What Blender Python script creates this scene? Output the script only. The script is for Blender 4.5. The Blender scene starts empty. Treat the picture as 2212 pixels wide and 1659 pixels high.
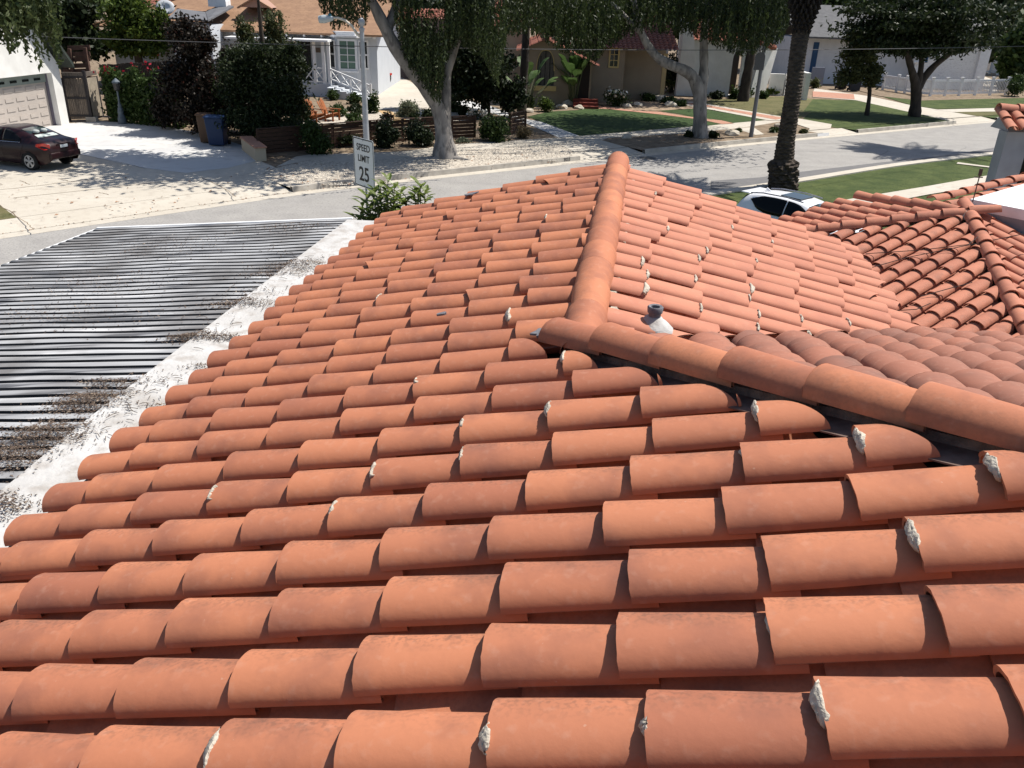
import bpy, bmesh, math, random
import numpy as np
from mathutils import Vector, Matrix
random.seed(7); rng = np.random.default_rng(11)
S = bpy.context.scene
COL = S.collection
# ------------------------------------------------------------------ camera
PITCH, ROLL, HC = math.radians(25), math.radians(2), 6.5
_F = np.array([0, math.cos(PITCH), -math.sin(PITCH)])
_u0 = np.array([0, math.sin(PITCH), math.cos(PITCH)]); _r0 = np.array([1.0, 0, 0])
_R = _r0 * math.cos(ROLL) + _u0 * math.sin(ROLL); _U = _u0 * math.cos(ROLL) - _r0 * math.sin(ROLL)
CAM = np.array([0, 0, HC]); FPX = 3265 * 2212 / 4032
cd = bpy.data.cameras.new("camera"); cam = bpy.data.objects.new("camera", cd); COL.objects.link(cam)
cd.sensor_width = 36; cd.lens = 36 * 3265 / 4032; cd.clip_start = .05; cd.clip_end = 2000
M = Matrix(((_R[0], _U[0], -_F[0], 0), (_R[1], _U[1], -_F[1], 0), (_R[2], _U[2], -_F[2], HC), (0, 0, 0, 1)))
cam.matrix_world = M
S.camera = cam
# ------------------------------------------------------------------ world, sun, exposure
SUN = np.array([.76, .36, 1.42]); SUN /= np.linalg.norm(SUN)
W = bpy.data.worlds.new("World"); S.world = W; W.use_nodes = True
nt = W.node_tree; sky = nt.nodes.new("ShaderNodeTexSky"); sky.sky_type = 'NISHITA'; sky.sun_disc = False
sky.sun_elevation = math.asin(SUN[2]); sky.sun_rotation = math.atan2(SUN[0], SUN[1])
nt.links.new(sky.outputs[0], nt.nodes["Background"].inputs[0]); nt.nodes["Background"].inputs[1].default_value = .085
sd = bpy.data.lights.new("sun", 'SUN'); sd.energy = 4.6; sd.angle = math.radians(.5); sd.color = (1, .95, .87)
so = bpy.data.objects.new("sun", sd); COL.objects.link(so)
so.rotation_euler = Vector(SUN).to_track_quat('Z', 'Y').to_euler()
S.view_settings.view_transform = 'Standard'; S.view_settings.look = 'None'; S.view_settings.exposure = .5

# ------------------------------------------------------------------ survey helpers: sight lines to places on the ground / on a wall
def ray(x, y):
    return _F + (x - 1106) / FPX * _R - (y - 829.5) / FPX * _U
def g(x, y, z=0.0):
    d = ray(x, y); return CAM + d * ((z - HC) / d[2])
def at(x, y, Y):
    d = ray(x, y); return CAM + d * (Y / d[1])
def onpl(x, y, P, n):
    d = ray(x, y); return CAM + d * (((np.asarray(P) - CAM) @ n) / (d @ n))
def unit(v):
    v = np.asarray(v, float); return v / np.linalg.norm(v)
ZZ = np.array([0, 0, 1.0])

# ------------------------------------------------------------------ mesh building
class MB:
    def __init__(s): s.v = []; s.f = []; s.m = []
    def add(s, v, f, m=0):
        k = len(s.v); s.v += [tuple(map(float, p)) for p in v]; s.f += [tuple(i + k for i in q) for q in f]; s.m += [m] * len(f); return s
    def box(s, a, b, fr=None, m=0):
        x0, y0, z0 = a; x1, y1, z1 = b
        P = [(x0, y0, z0), (x1, y0, z0), (x1, y1, z0), (x0, y1, z0), (x0, y0, z1), (x1, y0, z1), (x1, y1, z1), (x0, y1, z1)]
        if fr: P = [fr(p) for p in P]
        return s.add(P, [(0, 3, 2, 1), (4, 5, 6, 7), (0, 1, 5, 4), (1, 2, 6, 5), (2, 3, 7, 6), (3, 0, 4, 7)], m)
    def beam(s, p, q, w, h=None, up=ZZ, m=0):
        p = np.asarray(p, float); q = np.asarray(q, float); d = unit(q - p); h = h or w
        if abs(d @ up) > .98: up = np.array([1.0, 0, 0])
        x = unit(np.cross(d, up)); y = np.cross(x, d)
        P = [c + x * sx * w / 2 + y * sy * h / 2 for c in (p, q) for sx, sy in ((-1, -1), (1, -1), (1, 1), (-1, 1))]
        return s.add(P, [(0, 1, 2, 3), (7, 6, 5, 4), (0, 4, 5, 1), (1, 5, 6, 2), (2, 6, 7, 3), (3, 7, 4, 0)], m)
    def tube(s, pts, rad, n=8, m=0, cap=True):
        pts = [np.asarray(p, float) for p in pts]
        if not hasattr(rad, '__len__'): rad = [rad] * len(pts)
        k = []; x = None
        for i, p in enumerate(pts):
            d = unit(pts[min(i + 1, len(pts) - 1)] - pts[max(i - 1, 0)])
            if x is None: x = unit(np.cross(d, [0.3, .9, .1] if abs(d[2]) > .8 else ZZ))
            x = unit(x - d * (x @ d)); y = np.cross(d, x)
            k += [p + rad[i] * (x * math.cos(2 * math.pi * j / n) + y * math.sin(2 * math.pi * j / n)) for j in range(n)]
        f = [(i * n + j, i * n + (j + 1) % n, (i + 1) * n + (j + 1) % n, (i + 1) * n + j) for i in range(len(pts) - 1) for j in range(n)]
        if cap: f += [tuple(range(n))[::-1], tuple(range((len(pts) - 1) * n, len(pts) * n))]
        return s.add(k, f, m)
    def lathe(s, prof, c, n=16, m=0):
        v = []; c = np.asarray(c, float)
        for r, z in prof: v += [c + (r * math.cos(2 * math.pi * j / n), r * math.sin(2 * math.pi * j / n), z) for j in range(n)]
        f = [(i * n + j, i * n + (j + 1) % n, (i + 1) * n + (j + 1) % n, (i + 1) * n + j) for i in range(len(prof) - 1) for j in range(n)]
        f += [tuple(range(n))[::-1], tuple(range((len(prof) - 1) * n, len(prof) * n))]
        return s.add(v, f, m)
    def prism(s, poly, d, m=0):       # poly: 3-D polygon, d: extrusion vector
        n = len(poly); P = [np.asarray(p, float) for p in poly]; Q = [p + np.asarray(d, float) for p in P]
        f = [tuple(range(n))[::-1], tuple(range(n, 2 * n))] + [(i, (i + 1) % n, n + (i + 1) % n, n + i) for i in range(n)]
        return s.add(P + Q, f, m)
    def build(s, name, mat, parent=None, smooth=False, bevel=0):
        me = bpy.data.meshes.new(name); me.from_pydata(s.v, [], s.f)
        for m_ in (mat if isinstance(mat, (list, tuple)) else [mat]): me.materials.append(m_)
        if any(s.m): me.polygons.foreach_set('material_index', s.m)
        bm = bmesh.new(); bm.from_mesh(me); bmesh.ops.recalc_face_normals(bm, faces=bm.faces); bm.to_mesh(me); bm.free()
        if smooth: me.polygons.foreach_set('use_smooth', [True] * len(me.polygons)); me.set_sharp_from_angle(angle=math.radians(smooth if smooth > 1 else 40))
        return link(name, me, parent, bevel)
def link(name, me, parent=None, bevel=0):
    o = bpy.data.objects.new(name, me); COL.objects.link(o)
    if parent: o.parent = parent; o.matrix_parent_inverse = parent.matrix_world.inverted()
    if bevel:
        b = o.modifiers.new('b', 'BEVEL'); b.width = bevel; b.segments = 2; b.limit_method = 'ANGLE'
    return o
def tag(o, label, cat, group=None, kind=None):
    o['label'] = label; o['category'] = cat
    if group: o['group'] = group
    if kind: o['kind'] = kind
    return o
def empty(name, loc, label, cat, group=None):
    o = bpy.data.objects.new(name, None); COL.objects.link(o); o.empty_display_size = .2
    o.location = Vector([float(q) for q in loc]); o.matrix_world = Matrix.Translation(o.location)
    return tag(o, label, cat, group)
def struct(o): o['kind'] = 'structure'; return o

# ------------------------------------------------------------------ materials
def mat(name, c1, c2=None, scale=3, rough=.8, bump=0, bscale=None, spec=.3, metal=0, detail=5, c3=None, s3=30, stretch=None, lo=.35, hi=.65):
    m = bpy.data.materials.new(name); m.use_nodes = True; n = m.node_tree.nodes; L = m.node_tree.links; b = n['Principled BSDF']
    b.inputs['Roughness'].default_value = rough; b.inputs['Specular IOR Level'].default_value = spec; b.inputs['Metallic'].default_value = metal
    b.inputs['Base Color'].default_value = (*c1, 1)
    if c2 or bump:
        tc = n.new('ShaderNodeTexCoord'); vec = tc.outputs['Object']
        if stretch:
            mp = n.new('ShaderNodeMapping'); mp.inputs['Scale'].default_value = stretch; L.new(vec, mp.inputs[0]); vec = mp.outputs[0]
    if c2:
        t = n.new('ShaderNodeTexNoise'); t.inputs['Scale'].default_value = scale; t.inputs['Detail'].default_value = detail; L.new(vec, t.inputs[0])
        r = n.new('ShaderNodeValToRGB'); r.color_ramp.elements[0].position = lo; r.color_ramp.elements[1].position = hi
        r.color_ramp.elements[0].color = (*c1, 1); r.color_ramp.elements[1].color = (*c2, 1); L.new(t.outputs['Fac'], r.inputs[0]); out = r.outputs[0]
        if c3:
            t3 = n.new('ShaderNodeTexNoise'); t3.inputs['Scale'].default_value = s3; t3.inputs['Detail'].default_value = 3; L.new(vec, t3.inputs[0])
            r3 = n.new('ShaderNodeValToRGB'); r3.color_ramp.elements[0].position = .52; r3.color_ramp.elements[1].position = .68
            r3.color_ramp.elements[0].color = (0, 0, 0, 1); r3.color_ramp.elements[1].color = (.8, .8, .8, 1); L.new(t3.outputs['Fac'], r3.inputs[0])
            mx = n.new('ShaderNodeMix'); mx.data_type = 'RGBA'; L.new(r3.outputs[0], mx.inputs[0]); L.new(out, mx.inputs[6]); mx.inputs[7].default_value = (*c3, 1); out = mx.outputs[2]
        L.new(out, b.inputs['Base Color'])
    if bump:
        t2 = n.new('ShaderNodeTexNoise'); t2.inputs['Scale'].default_value = bscale or scale * 6; t2.inputs['Detail'].default_value = 6; L.new(vec, t2.inputs[0])
        bp = n.new('ShaderNodeBump'); bp.inputs['Strength'].default_value = min(1, bump); bp.inputs['Distance'].default_value = .02; L.new(t2.outputs['Fac'], bp.inputs['Height']); L.new(bp.outputs[0], b.inputs['Normal'])
    return m
def leafmat(name, c1, c2, trans=.35, c3=None, rough=.55):
    m = bpy.data.materials.new(name); m.use_nodes = True; n = m.node_tree.nodes; L = m.node_tree.links; b = n['Principled BSDF']
    ge = n.new('ShaderNodeNewGeometry'); r = n.new('ShaderNodeValToRGB'); r.color_ramp.elements[0].color = (*c1, 1); r.color_ramp.elements[1].color = (*c2, 1)
    if c3: e = r.color_ramp.elements.new(.93); e.color = (*c2, 1); r.color_ramp.elements[-1].color = (*c3, 1)
    L.new(ge.outputs['Random Per Island'], r.inputs[0]); L.new(r.outputs[0], b.inputs['Base Color']); b.inputs['Roughness'].default_value = rough; b.inputs['Specular IOR Level'].default_value = .25
    tr = n.new('ShaderNodeBsdfTranslucent'); L.new(r.outputs[0], tr.inputs[0]); mx = n.new('ShaderNodeMixShader'); mx.inputs[0].default_value = trans
    L.new(b.outputs[0], mx.inputs[1]); L.new(tr.outputs[0], mx.inputs[2]); L.new(mx.outputs[0], n['Material Output'].inputs[0])
    return m
def tilemat(name, c1, c2, c3, dirt=(.10, .062, .045)):
    m = bpy.data.materials.new(name); m.use_nodes = True; n = m.node_tree.nodes; L = m.node_tree.links; b = n['Principled BSDF']
    b.inputs['Roughness'].default_value = .78; b.inputs['Specular IOR Level'].default_value = .28
    at_ = n.new('ShaderNodeAttribute'); at_.attribute_name = 'tv'; sep = n.new('ShaderNodeSeparateColor'); L.new(at_.outputs['Color'], sep.inputs[0])
    r = n.new('ShaderNodeValToRGB'); r.color_ramp.elements[0].color = (*c1, 1); r.color_ramp.elements[1].color = (*c2, 1)
    e = r.color_ramp.elements.new(.45); e.color = tuple(a * .68 + b_ * .32 for a, b_ in zip(c1, c2)) + (1,)
    e = r.color_ramp.elements.new(.8); e.color = tuple(a * .45 + b_ * .55 for a, b_ in zip(c1, c2)) + (1,)
    L.new(sep.outputs[0], r.inputs[0])
    tc = n.new('ShaderNodeTexCoord')
    def noise(sc, det, lo, hi):
        t = n.new('ShaderNodeTexNoise'); t.inputs['Scale'].default_value = sc; t.inputs['Detail'].default_value = det; L.new(tc.outputs['Object'], t.inputs[0])
        q = n.new('ShaderNodeMapRange'); q.inputs[1].default_value = lo; q.inputs[2].default_value = hi; L.new(t.outputs['Fac'], q.inputs[0]); return t, q
    def mix(fac, A, Bc, amt=1.0):
        mm = n.new('ShaderNodeMath'); mm.operation = 'MULTIPLY'; mm.inputs[1].default_value = amt; L.new(fac, mm.inputs[0])
        x = n.new('ShaderNodeMix'); x.data_type = 'RGBA'; L.new(mm.outputs[0], x.inputs[0]); L.new(A, x.inputs[6]); x.inputs[7].default_value = (*Bc, 1); return x.outputs[2]
    _, q1 = noise(4.5, 4, .48, .72); out = mix(q1.outputs[0], r.outputs[0], c3, .68)          # brown clouding
    t2, q2 = noise(26, 6, .56, .74); out = mix(q2.outputs[0], out, (.55, .33, .24), .18)         # pale dust
    # lichen specks, only on the weathered flank (attribute g)
    _, q3 = noise(70, 5, .47, .62); mu = n.new('ShaderNodeMath'); mu.operation = 'MULTIPLY'; L.new(q3.outputs[0], mu.inputs[0]); L.new(sep.outputs[1], mu.inputs[1])
    out = mix(mu.outputs[0], out, dirt, .5)
    _, q5 = noise(9, 3, .35, .7); mu2 = n.new('ShaderNodeMath'); mu2.operation = 'MULTIPLY'; L.new(q5.outputs[0], mu2.inputs[0]); L.new(sep.outputs[1], mu2.inputs[1])
    out = mix(mu2.outputs[0], out, dirt, .42)
    _, q4 = noise(38, 2, .76, .80); out = mix(q4.outputs[0], out, (.52, .36, .27), .35)             # small scuffs
    L.new(out, b.inputs['Base Color'])
    bp = n.new('ShaderNodeBump'); bp.inputs['Strength'].default_value = .25; bp.inputs['Distance'].default_value = .006; L.new(t2.outputs['Fac'], bp.inputs['Height']); L.new(bp.outputs[0], b.inputs['Normal'])
    return m
def glass(name, c=(.02, .025, .03), rough=.06):
    return mat(name, c, rough=rough, spec=.6)
MT = {}
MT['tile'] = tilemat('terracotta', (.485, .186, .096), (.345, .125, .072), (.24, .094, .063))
MT['tileB'] = tilemat('sunlit_terracotta', (.52, .215, .135), (.43, .17, .108), (.38, .15, .10))  # paler copy of the terracotta, strong sun and haze put into the colour
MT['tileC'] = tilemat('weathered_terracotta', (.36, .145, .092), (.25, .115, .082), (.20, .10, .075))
MT['tileE'] = tilemat('old_terracotta', (.50, .195, .118), (.41, .155, .097), (.30, .12, .08))
MT['mortar'] = mat('lime_mortar', (.58, .52, .43), (.38, .335, .275), 40, .95, .6, 90)
MT['under'] = mat('roof_underlay', (.10, .085, .08), (.06, .05, .05), 8, .9)
MT['flash'] = mat('grey_flashing', (.13, .13, .145), (.19, .19, .205), 25, .7, .3)
MT['stucco'] = mat('white_stucco', (.80, .79, .76), (.70, .69, .66), 1.5, .9, .25, 60)
MT['white'] = mat('white_paint', (.80, .80, .80), (.72, .72, .72), 4, .55)
MT['band'] = mat('white_roof_coating', (.53, .52, .505), (.43, .415, .395), 3.5, .85, .4, 30, c3=(.36, .33, .30), s3=7)
# ================================================================== tile roofs
class Tiles:
    """collects barrel tiles of one roof face (numpy), with attribute tv = (random per tile, weathered flank, along, 1)"""
    def __init__(s): s.v = []; s.f = []; s.a = []; s.n = 0
    def _push(s, v, f, a): s.v.append(v); s.f += [tuple(i + s.n for i in q) for q in f]; s.a.append(a); s.n += len(v)
    def barrel(s, o, ax, lat, nr, L, r1, r2, hr=.68, z1=.03, z2=0., th=.017, n=12, chip=0, yaw=0, roll=0, rnd=None, dirt=1.0, flip=1, ragged=0):
        ax, lat, nr, o = map(np.asarray, (ax, lat, nr, o))
        ax2 = ax * math.cos(yaw) + lat * math.sin(yaw); lat2 = lat * math.cos(yaw) - ax * math.sin(yaw)
        lat3 = lat2 * math.cos(roll) + nr * math.sin(roll); nr3 = nr * math.cos(roll) - lat2 * math.sin(roll)
        th_ = np.linspace(0, math.pi, n + 1); cs, sn = np.cos(th_), np.sin(th_)
        rnd = random.random() if rnd is None else rnd
        def ring(x, R, z, off=0):
            return o + np.outer(np.ones(n + 1) * x if np.isscalar(x) else x, ax2) + np.outer(cs * (R - off), lat3) + np.outer(sn * (R - off) * hr * flip, nr3) + nr * z
        g_ = np.clip((cs + .25) / .75, 0, 1) ** 1.2 * dirt
        x0 = np.zeros(n + 1)
        if chip: x0 = chip * np.clip((-cs - .0) / .95, 0, 1) ** .8
        if ragged: x0 = x0 + np.array([random.uniform(0, ragged) for _ in range(n + 1)])
        us = [0, .35, .7, 1.0]
        V = []; A = []
        for u_ in us:
            wob = random.uniform(-.0015, .0015)
            V.append(ring(x0 + u_ * (L - x0), r1 + (r2 - r1) * u_ + wob, z1 + (z2 - z1) * u_)); A.append(np.stack([np.full(n + 1, rnd), g_, np.full(n + 1, u_), np.ones(n + 1)], 1))
        m = n + 1; f = []
        for k in range(3): f += [(k * m + j, k * m + j + 1, (k + 1) * m + j + 1, (k + 1) * m + j) for j in range(n)]
        s._push(np.concatenate(V), f, np.concatenate(A))
        # underside + rim (own vertices so that the rim stays crisp)
        V2 = np.concatenate([ring(x0, r1, z1), ring(x0, r1, z1, th), ring(L, r2, z2, th), ring(L, r2, z2)])
        f = [(j + 1, j, m + j, m + j + 1) for j in range(n)]
        f2 = [(m + j + 1, m + j, 2 * m + j, 2 * m + j + 1) for j in range(n)]
        A2 = np.stack([np.full(4 * m, rnd * .5), np.full(4 * m, .6 * dirt), np.zeros(4 * m), np.ones(4 * m)], 1)
        sides = [(0, m, 2 * m, 3 * m), (n, 3 * m + n, 2 * m + n, m + n)]
        s._push(V2, f + sides, A2)
        s._push(np.concatenate([ring(x0, r1, z1, th), ring(L, r2, z2, th)]), [(j + 1, j, m + j, m + j + 1) for j in range(n)], A2[:2 * m])
    def bm(s):
        me = s.mesh(); b = bmesh.new(); b.from_mesh(me); return b
    def mesh(s):
        me = bpy.data.meshes.new('roof'); me.from_pydata(np.concatenate(s.v).tolist(), [], s.f)
        at_ = me.color_attributes.new('tv', 'FLOAT_COLOR', 'POINT'); at_.data.foreach_set('color', np.concatenate(s.a).astype(np.float32).ravel())
        return me
def bm_cut(b, P, nrm):      # remove what lies on the side the normal points to
    bmesh.ops.bisect_plane(b, geom=list(b.verts) + list(b.edges) + list(b.faces), plane_co=Vector(P), plane_no=Vector(nrm), clear_outer=True)
def bm_obj(b, name, m, parent, extra=None):
    me = bpy.data.meshes.new(name)
    if extra is not None:
        t = bpy.data.meshes.new('x'); extra.to_mesh(t); b.from_mesh(t)
    b.to_mesh(me); b.free(); me.materials.append(m)
    me.polygons.foreach_set('use_smooth', [True] * len(me.polygons)); me.set_sharp_from_angle(angle=math.radians(45))
    return link(name, me, parent)

# frame of the house: u runs along the ridge away from the camera, h across it to the right
u = unit(onpl(1412, -30, CAM + _F, _F) - CAM); h = unit([u[1], -u[0], 0]); zr = unit(np.cross(h, u)); zr = zr if zr[2] > 0 else -zr
E0 = CAM + ray(1540 * 2212 / 4032, 829 * 2212 / 4032) * 9.65 - np.array([0, 0, .06])
TS = math.tan(math.radians(16)); CSL = math.cos(math.radians(16)); SNL = math.sin(math.radians(16))
QR = 2.58; QB = 2.47; TQ = -5.32; TFAR = -.35
def RF(q, t, z=0): return E0 + h * q + u * t + zr * z
aA = h * CSL + zr * SNL; nA = unit(np.cross(aA, u)); nA = nA if nA[2] > 0 else -nA
aB = -h * CSL + zr * SNL; nB = unit(np.cross(aB, u)); nB = nB if nB[2] > 0 else -nB
aC = -u * CSL + zr * SNL; nC = unit(np.cross(aC, h)); nC = nC if nC[2] > 0 else -nC
Q = RF(QR, TQ, QR * TS)
house = empty('tile_roofed_house', (2.0, 3.0, 0), 'white stuccoed house under the large terracotta barrel tile roof in the foreground', 'house')
PITCHR = .282; EXP = .385

def cover_rows(T, O, ax, lat, nr, rows, s0, smax, n=12, chips=.022, r1=.109, r2=.097, exp=EXP, half=True, dirt=1.0, joints=None, yawj=.013, hr=.68):
    for t in rows:
        s_ = s0 + random.uniform(-.02, .02)
        e = random.choice([.2, .26, .33, exp]) if half else exp
        lj = random.uniform(-.008, .008); S_ = smax(t)
        first = True
        while s_ < S_ - .06:
            L = min(.465, S_ + .05 - s_)
            zl = .034 + random.uniform(-.005, .009)
            if first: zl -= .012
            ch = random.uniform(.03, .1) if random.random() < chips else 0
            T.barrel(O + ax * s_ + lat * (t + lj + random.uniform(-.006, .006)) + nr * .042, ax, lat, nr, L, r1 + random.uniform(-.002, .003), r1 + (r2 - r1) * L / .465, z1=zl, z2=.0, n=n, chip=ch, hr=hr,
                     yaw=random.gauss(0, yawj), roll=random.gauss(0, .02), dirt=dirt * random.uniform(.35, 1.0), ragged=.003)
            if joints is not None: joints.append((O + ax * s_ + lat * (t + lj) + nr * (.042 + zl), r1, t, s_))
            s_ += e + random.gauss(0, .007); e = exp; first = False
def pan_rows(T, O, ax, lat, nr, rows, s0, smax, exp=EXP, n=8):
    for t in rows:
        s_ = s0 + .02; e = random.uniform(.15, exp)
        while s_ < smax(t) - .05:
            L = min(.46, smax(t) + .05 - s_)
            T.barrel(O + ax * s_ + lat * t + nr * .062, ax, lat, nr, L, .105, .115, hr=.62, z1=.016, z2=0, n=n, flip=-1, yaw=random.gauss(0, .01), dirt=.5)
            s_ += e + random.gauss(0, .01); e = exp

# ---- left slope (the one in the foreground)
jA = []
rowsA = [TFAR - .12 - PITCHR * k for k in range(34)]
pansA = [t - PITCHR / 2 for t in rowsA]
stop = lambda t: QR / CSL - .03
stoph = lambda t: (QR + max(0, TQ - t) + .3) / CSL if t < TQ + .12 else QR / CSL - .03
T1, T2 = Tiles(), Tiles()
cover_rows(T1, E0, aA, u, nA, [t for t in rowsA if t >= TQ + .12], .075, stop, joints=jA)
cover_rows(T2, E0, aA, u, nA, [t for t in rowsA if t < TQ + .12], .05, stoph, joints=jA, n=16)
pan_rows(T1, E0, aA, u, nA, [t for t in pansA if t >= TQ + .12], .08, stop)
pan_rows(T2, E0, aA, u, nA, [t for t in pansA if t < TQ + .12], .06, stoph)
b2 = T2.bm(); nh = unit(h + u); bm_cut(b2, Q - nh * .15, nh)
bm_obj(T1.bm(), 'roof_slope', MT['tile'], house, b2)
# ---- right slope of the front wing
rowsB = [TFAR - .12 - PITCHR * k for k in range(19)]
OB = RF(QR + QB, 0, (QR - QB) * TS); T = Tiles(); jB = []
cover_rows(T, OB, aB, u, nB, rowsB, -.03, lambda t: QB / CSL - .03, joints=jB, n=10, dirt=.3, hr=.42)
pan_rows(T, OB, aB, u, nB, [t - PITCHR / 2 for t in rowsB], 0, lambda t: QB / CSL - .03)
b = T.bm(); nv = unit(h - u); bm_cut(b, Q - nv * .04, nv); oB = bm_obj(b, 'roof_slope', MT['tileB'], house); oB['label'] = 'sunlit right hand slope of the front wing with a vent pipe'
# ---- front slope, falling away from the camera into the valley
T = Tiles(); rowsC = [.1 + .29 * k for k in range(22)]
OC = Q + u * QB - zr * QB * TS
cover_rows(T, OC, aC, h, nC, rowsC, -.03, lambda t: (QB + min(t, 5.5)) / CSL, n=10, r1=.128, r2=.098, exp=.36, dirt=.7, chips=.0)
pan_rows(T, OC, aC, h, nC, [t + .145 for t in rowsC], 0, lambda t: (QB + min(t, 5.5)) / CSL)
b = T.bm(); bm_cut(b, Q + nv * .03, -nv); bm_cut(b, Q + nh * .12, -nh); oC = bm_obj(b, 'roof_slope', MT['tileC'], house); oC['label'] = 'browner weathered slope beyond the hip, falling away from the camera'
# ---- roof boards / underlay below the tiles, each with thickness
k5 = 5.2; hipend = Q + k5 * (h - u) + zr * k5 * TS
dk = MB()
dk.prism([RF(-.02, TFAR, -.0), RF(-.02, -9.9), RF(QR + 4.6, -9.9, (QR + 4.6) * TS), Q, RF(QR, TFAR, QR * TS)], nA * -.05)
dk.prism([RF(QR + .003, TFAR, QR * TS), Q + h * .003, Q + QB * (h + u) - zr * QB * TS, RF(QR + QB, TFAR, (QR - QB) * TS)], nB * -.05)
dk.prism([Q + u * .003, hipend, hipend + h * .8, Q + h * 6 + u * QB - zr * QB * TS, Q + QB * (h + u) - zr * QB * TS], nC * -.05)
dk.build('roof_underlay', MT['under'], house)
fl = MB(); a0 = Q - nh * .17 + nA * .035; a1 = hipend - nh * .17 + nA * .035
fl.prism([a0, a1, a1 + nh * .19 + zr * .02, a0 + nh * .19 + zr * .02], ZZ * .006); fl.build('flashing', mat('hip_flashing', (.115, .072, .058), (.17, .115, .095), 20, .8), house)
# ---- ridge and hip caps
def caps(name, P, d, n_, up, r=.116, exp=.385, seg=14, lift=.08, hr=.98):
    lat = unit(np.cross(d, up)); nr = np.cross(lat, d); nr = nr if nr[2] > 0 else -nr; T = Tiles()
    for i in range(n_):
        T.barrel(P + d * (i * exp) + nr * (lift + random.uniform(-.004, .004)), d, lat, nr, .455, r + random.uniform(-.002, .003), r * .86, hr=hr, z1=.022 if i else .0, z2=-.008, th=.017, n=seg, yaw=random.gauss(0, .012), dirt=.25, ragged=.003)
    return bm_obj(T.bm(), name, MT['tile'], house)
ridge0 = RF(QR, TFAR + .06, QR * TS)
cr = caps('ridge_caps', ridge0, -u, 13, zr, exp=.388)
fm = MB(); fm.tube([ridge0 + zr * .08 + u * .0, ridge0 + zr * .08 - u * .02], [.105, .105], 20); fm.build('ridge_end_mortar', MT['tile'], house)
vh = unit(h - u + zr * TS)
caps('hip_caps', Q - vh * .19 + zr * .02, vh, 17, zr, r=.121, exp=.40, lift=.084, seg=18, hr=.86)
# bedding mortar beneath the caps
bd = MB()
bd.prism([RF(QR - .07, TFAR, QR * TS + .03), RF(QR + .07, TFAR, QR * TS + .03), RF(QR + .06, TFAR, QR * TS + .13), RF(QR - .06, TFAR, QR * TS + .13)], -u * (TFAR - TQ))
bd.prism([Q - nh * .07 + zr * .0, Q + nh * .09 + zr * .0, Q + nh * .06 + zr * .085, Q - nh * .05 + zr * .085], vh * 7); bd.build('mortar_bed', mat('bedding_mortar', (.24, .175, .14), (.13, .095, .08), 18, .95, .8, 40), house)

# ---- mortar dabs at tile ends
HR = .68
def dab(P, ax, lat, nr, R, th0, th1, out, wid, name='mortar_patch', over=0.0, seedn=0):
    n_, m_ = 12, 6; v = []; f = []
    for i in range(n_ + 1):
        th = th0 + (th1 - th0) * i / n_; e = math.sin(math.pi * i / n_) ** .6
        for j in range(m_ + 1):
            w_ = j / m_; k = e * random.uniform(.75, 1.1)
            x = over + .012 - .46 * out * k * w_; rr = R - .011 - .02 * w_ ** 1.5 + random.uniform(-.003, .003)
            v.append(P + ax * x + lat * math.cos(th) * rr + nr * math.sin(th) * rr * HR)
    for i in range(n_):
        for j in range(m_): q = i * (m_ + 1) + j; f.append((q, q + 1, q + m_ + 2, q + m_ + 1))
    b_ = MB(); b_.add(v, f); o = b_.build(name, MT['mortar'], house, smooth=60)
    sm = o.modifiers.new('t', 'SOLIDIFY'); sm.thickness = .016; sm.offset = -1
    return o
def pick(J, t, s_):
    return min(J, key=lambda j: (j[2] - t) ** 2 + (j[3] - s_) ** 2)
used = set()
def mort(J, O, ax, lat, nr, px, py, th0, th1, out, over=0):
    P = onpl(px, py, O + nr * .1, nr) - O; j = pick(J, P @ lat, P @ ax); kk = (round(j[2], 2), round(j[3], 2))
    if kk in used: return
    used.add(kk); dab(j[0], ax, lat, nr, j[1], th0, th1, out, 1, over=over)
D = math.pi / 180
for px, py, a_, b_, w_ in [(385, 1590, 60, 150, .055), (935, 1555, 95, 150, .06), (690, 955, 70, 140, .045), (1228, 912, 60, 130, .05), (1547, 925, 50, 140, .04), (1830, 958, 60, 150, .05),
        (2110, 1005, 55, 140, .06), (1585, 1005, 60, 120, .05), (528, 1150, 70, 150, .055), (680, 1135, 70, 130, .04), (762, 1050, 70, 140, .03), (905, 1030, 70, 130, .03), (1668, 1315, 60, 150, .05),
        (1625, 1480, 60, 140, .05), (1850, 1160, 60, 140, .055), (2150, 1135, 60, 110, .06), (1980, 1610, 60, 140, .05), (420, 1105, 80, 140, .03), (110, 1375, 70, 140, .03), (295, 1355, 70, 110, .02),
        (850, 655, 60, 130, .05), (1105, 670, 50, 160, .06), (845, 690, 60, 150, .05), (1165, 820, 70, 130, .035), (475, 1040, 70, 130, .03), (1260, 1520, 100, 130, .04),
        (1255, 1590, 120, 150, .04), (760, 1010, 60, 120, .02), (625, 870, 70, 130, .03), (910, 965, 70, 120, .03), (912, 830, 70, 120, .02), (970, 620, 60, 130, .04), (1010, 545, 60, 130, .04), (1190, 480, 60, 130, .04), (640, 690, 70, 120, .03)]:
    mort(jA, E0, aA, u, nA, px, py, (a_ + 8) * D, (b_ - 8) * D, w_ * .85)
HR = .44
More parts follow.
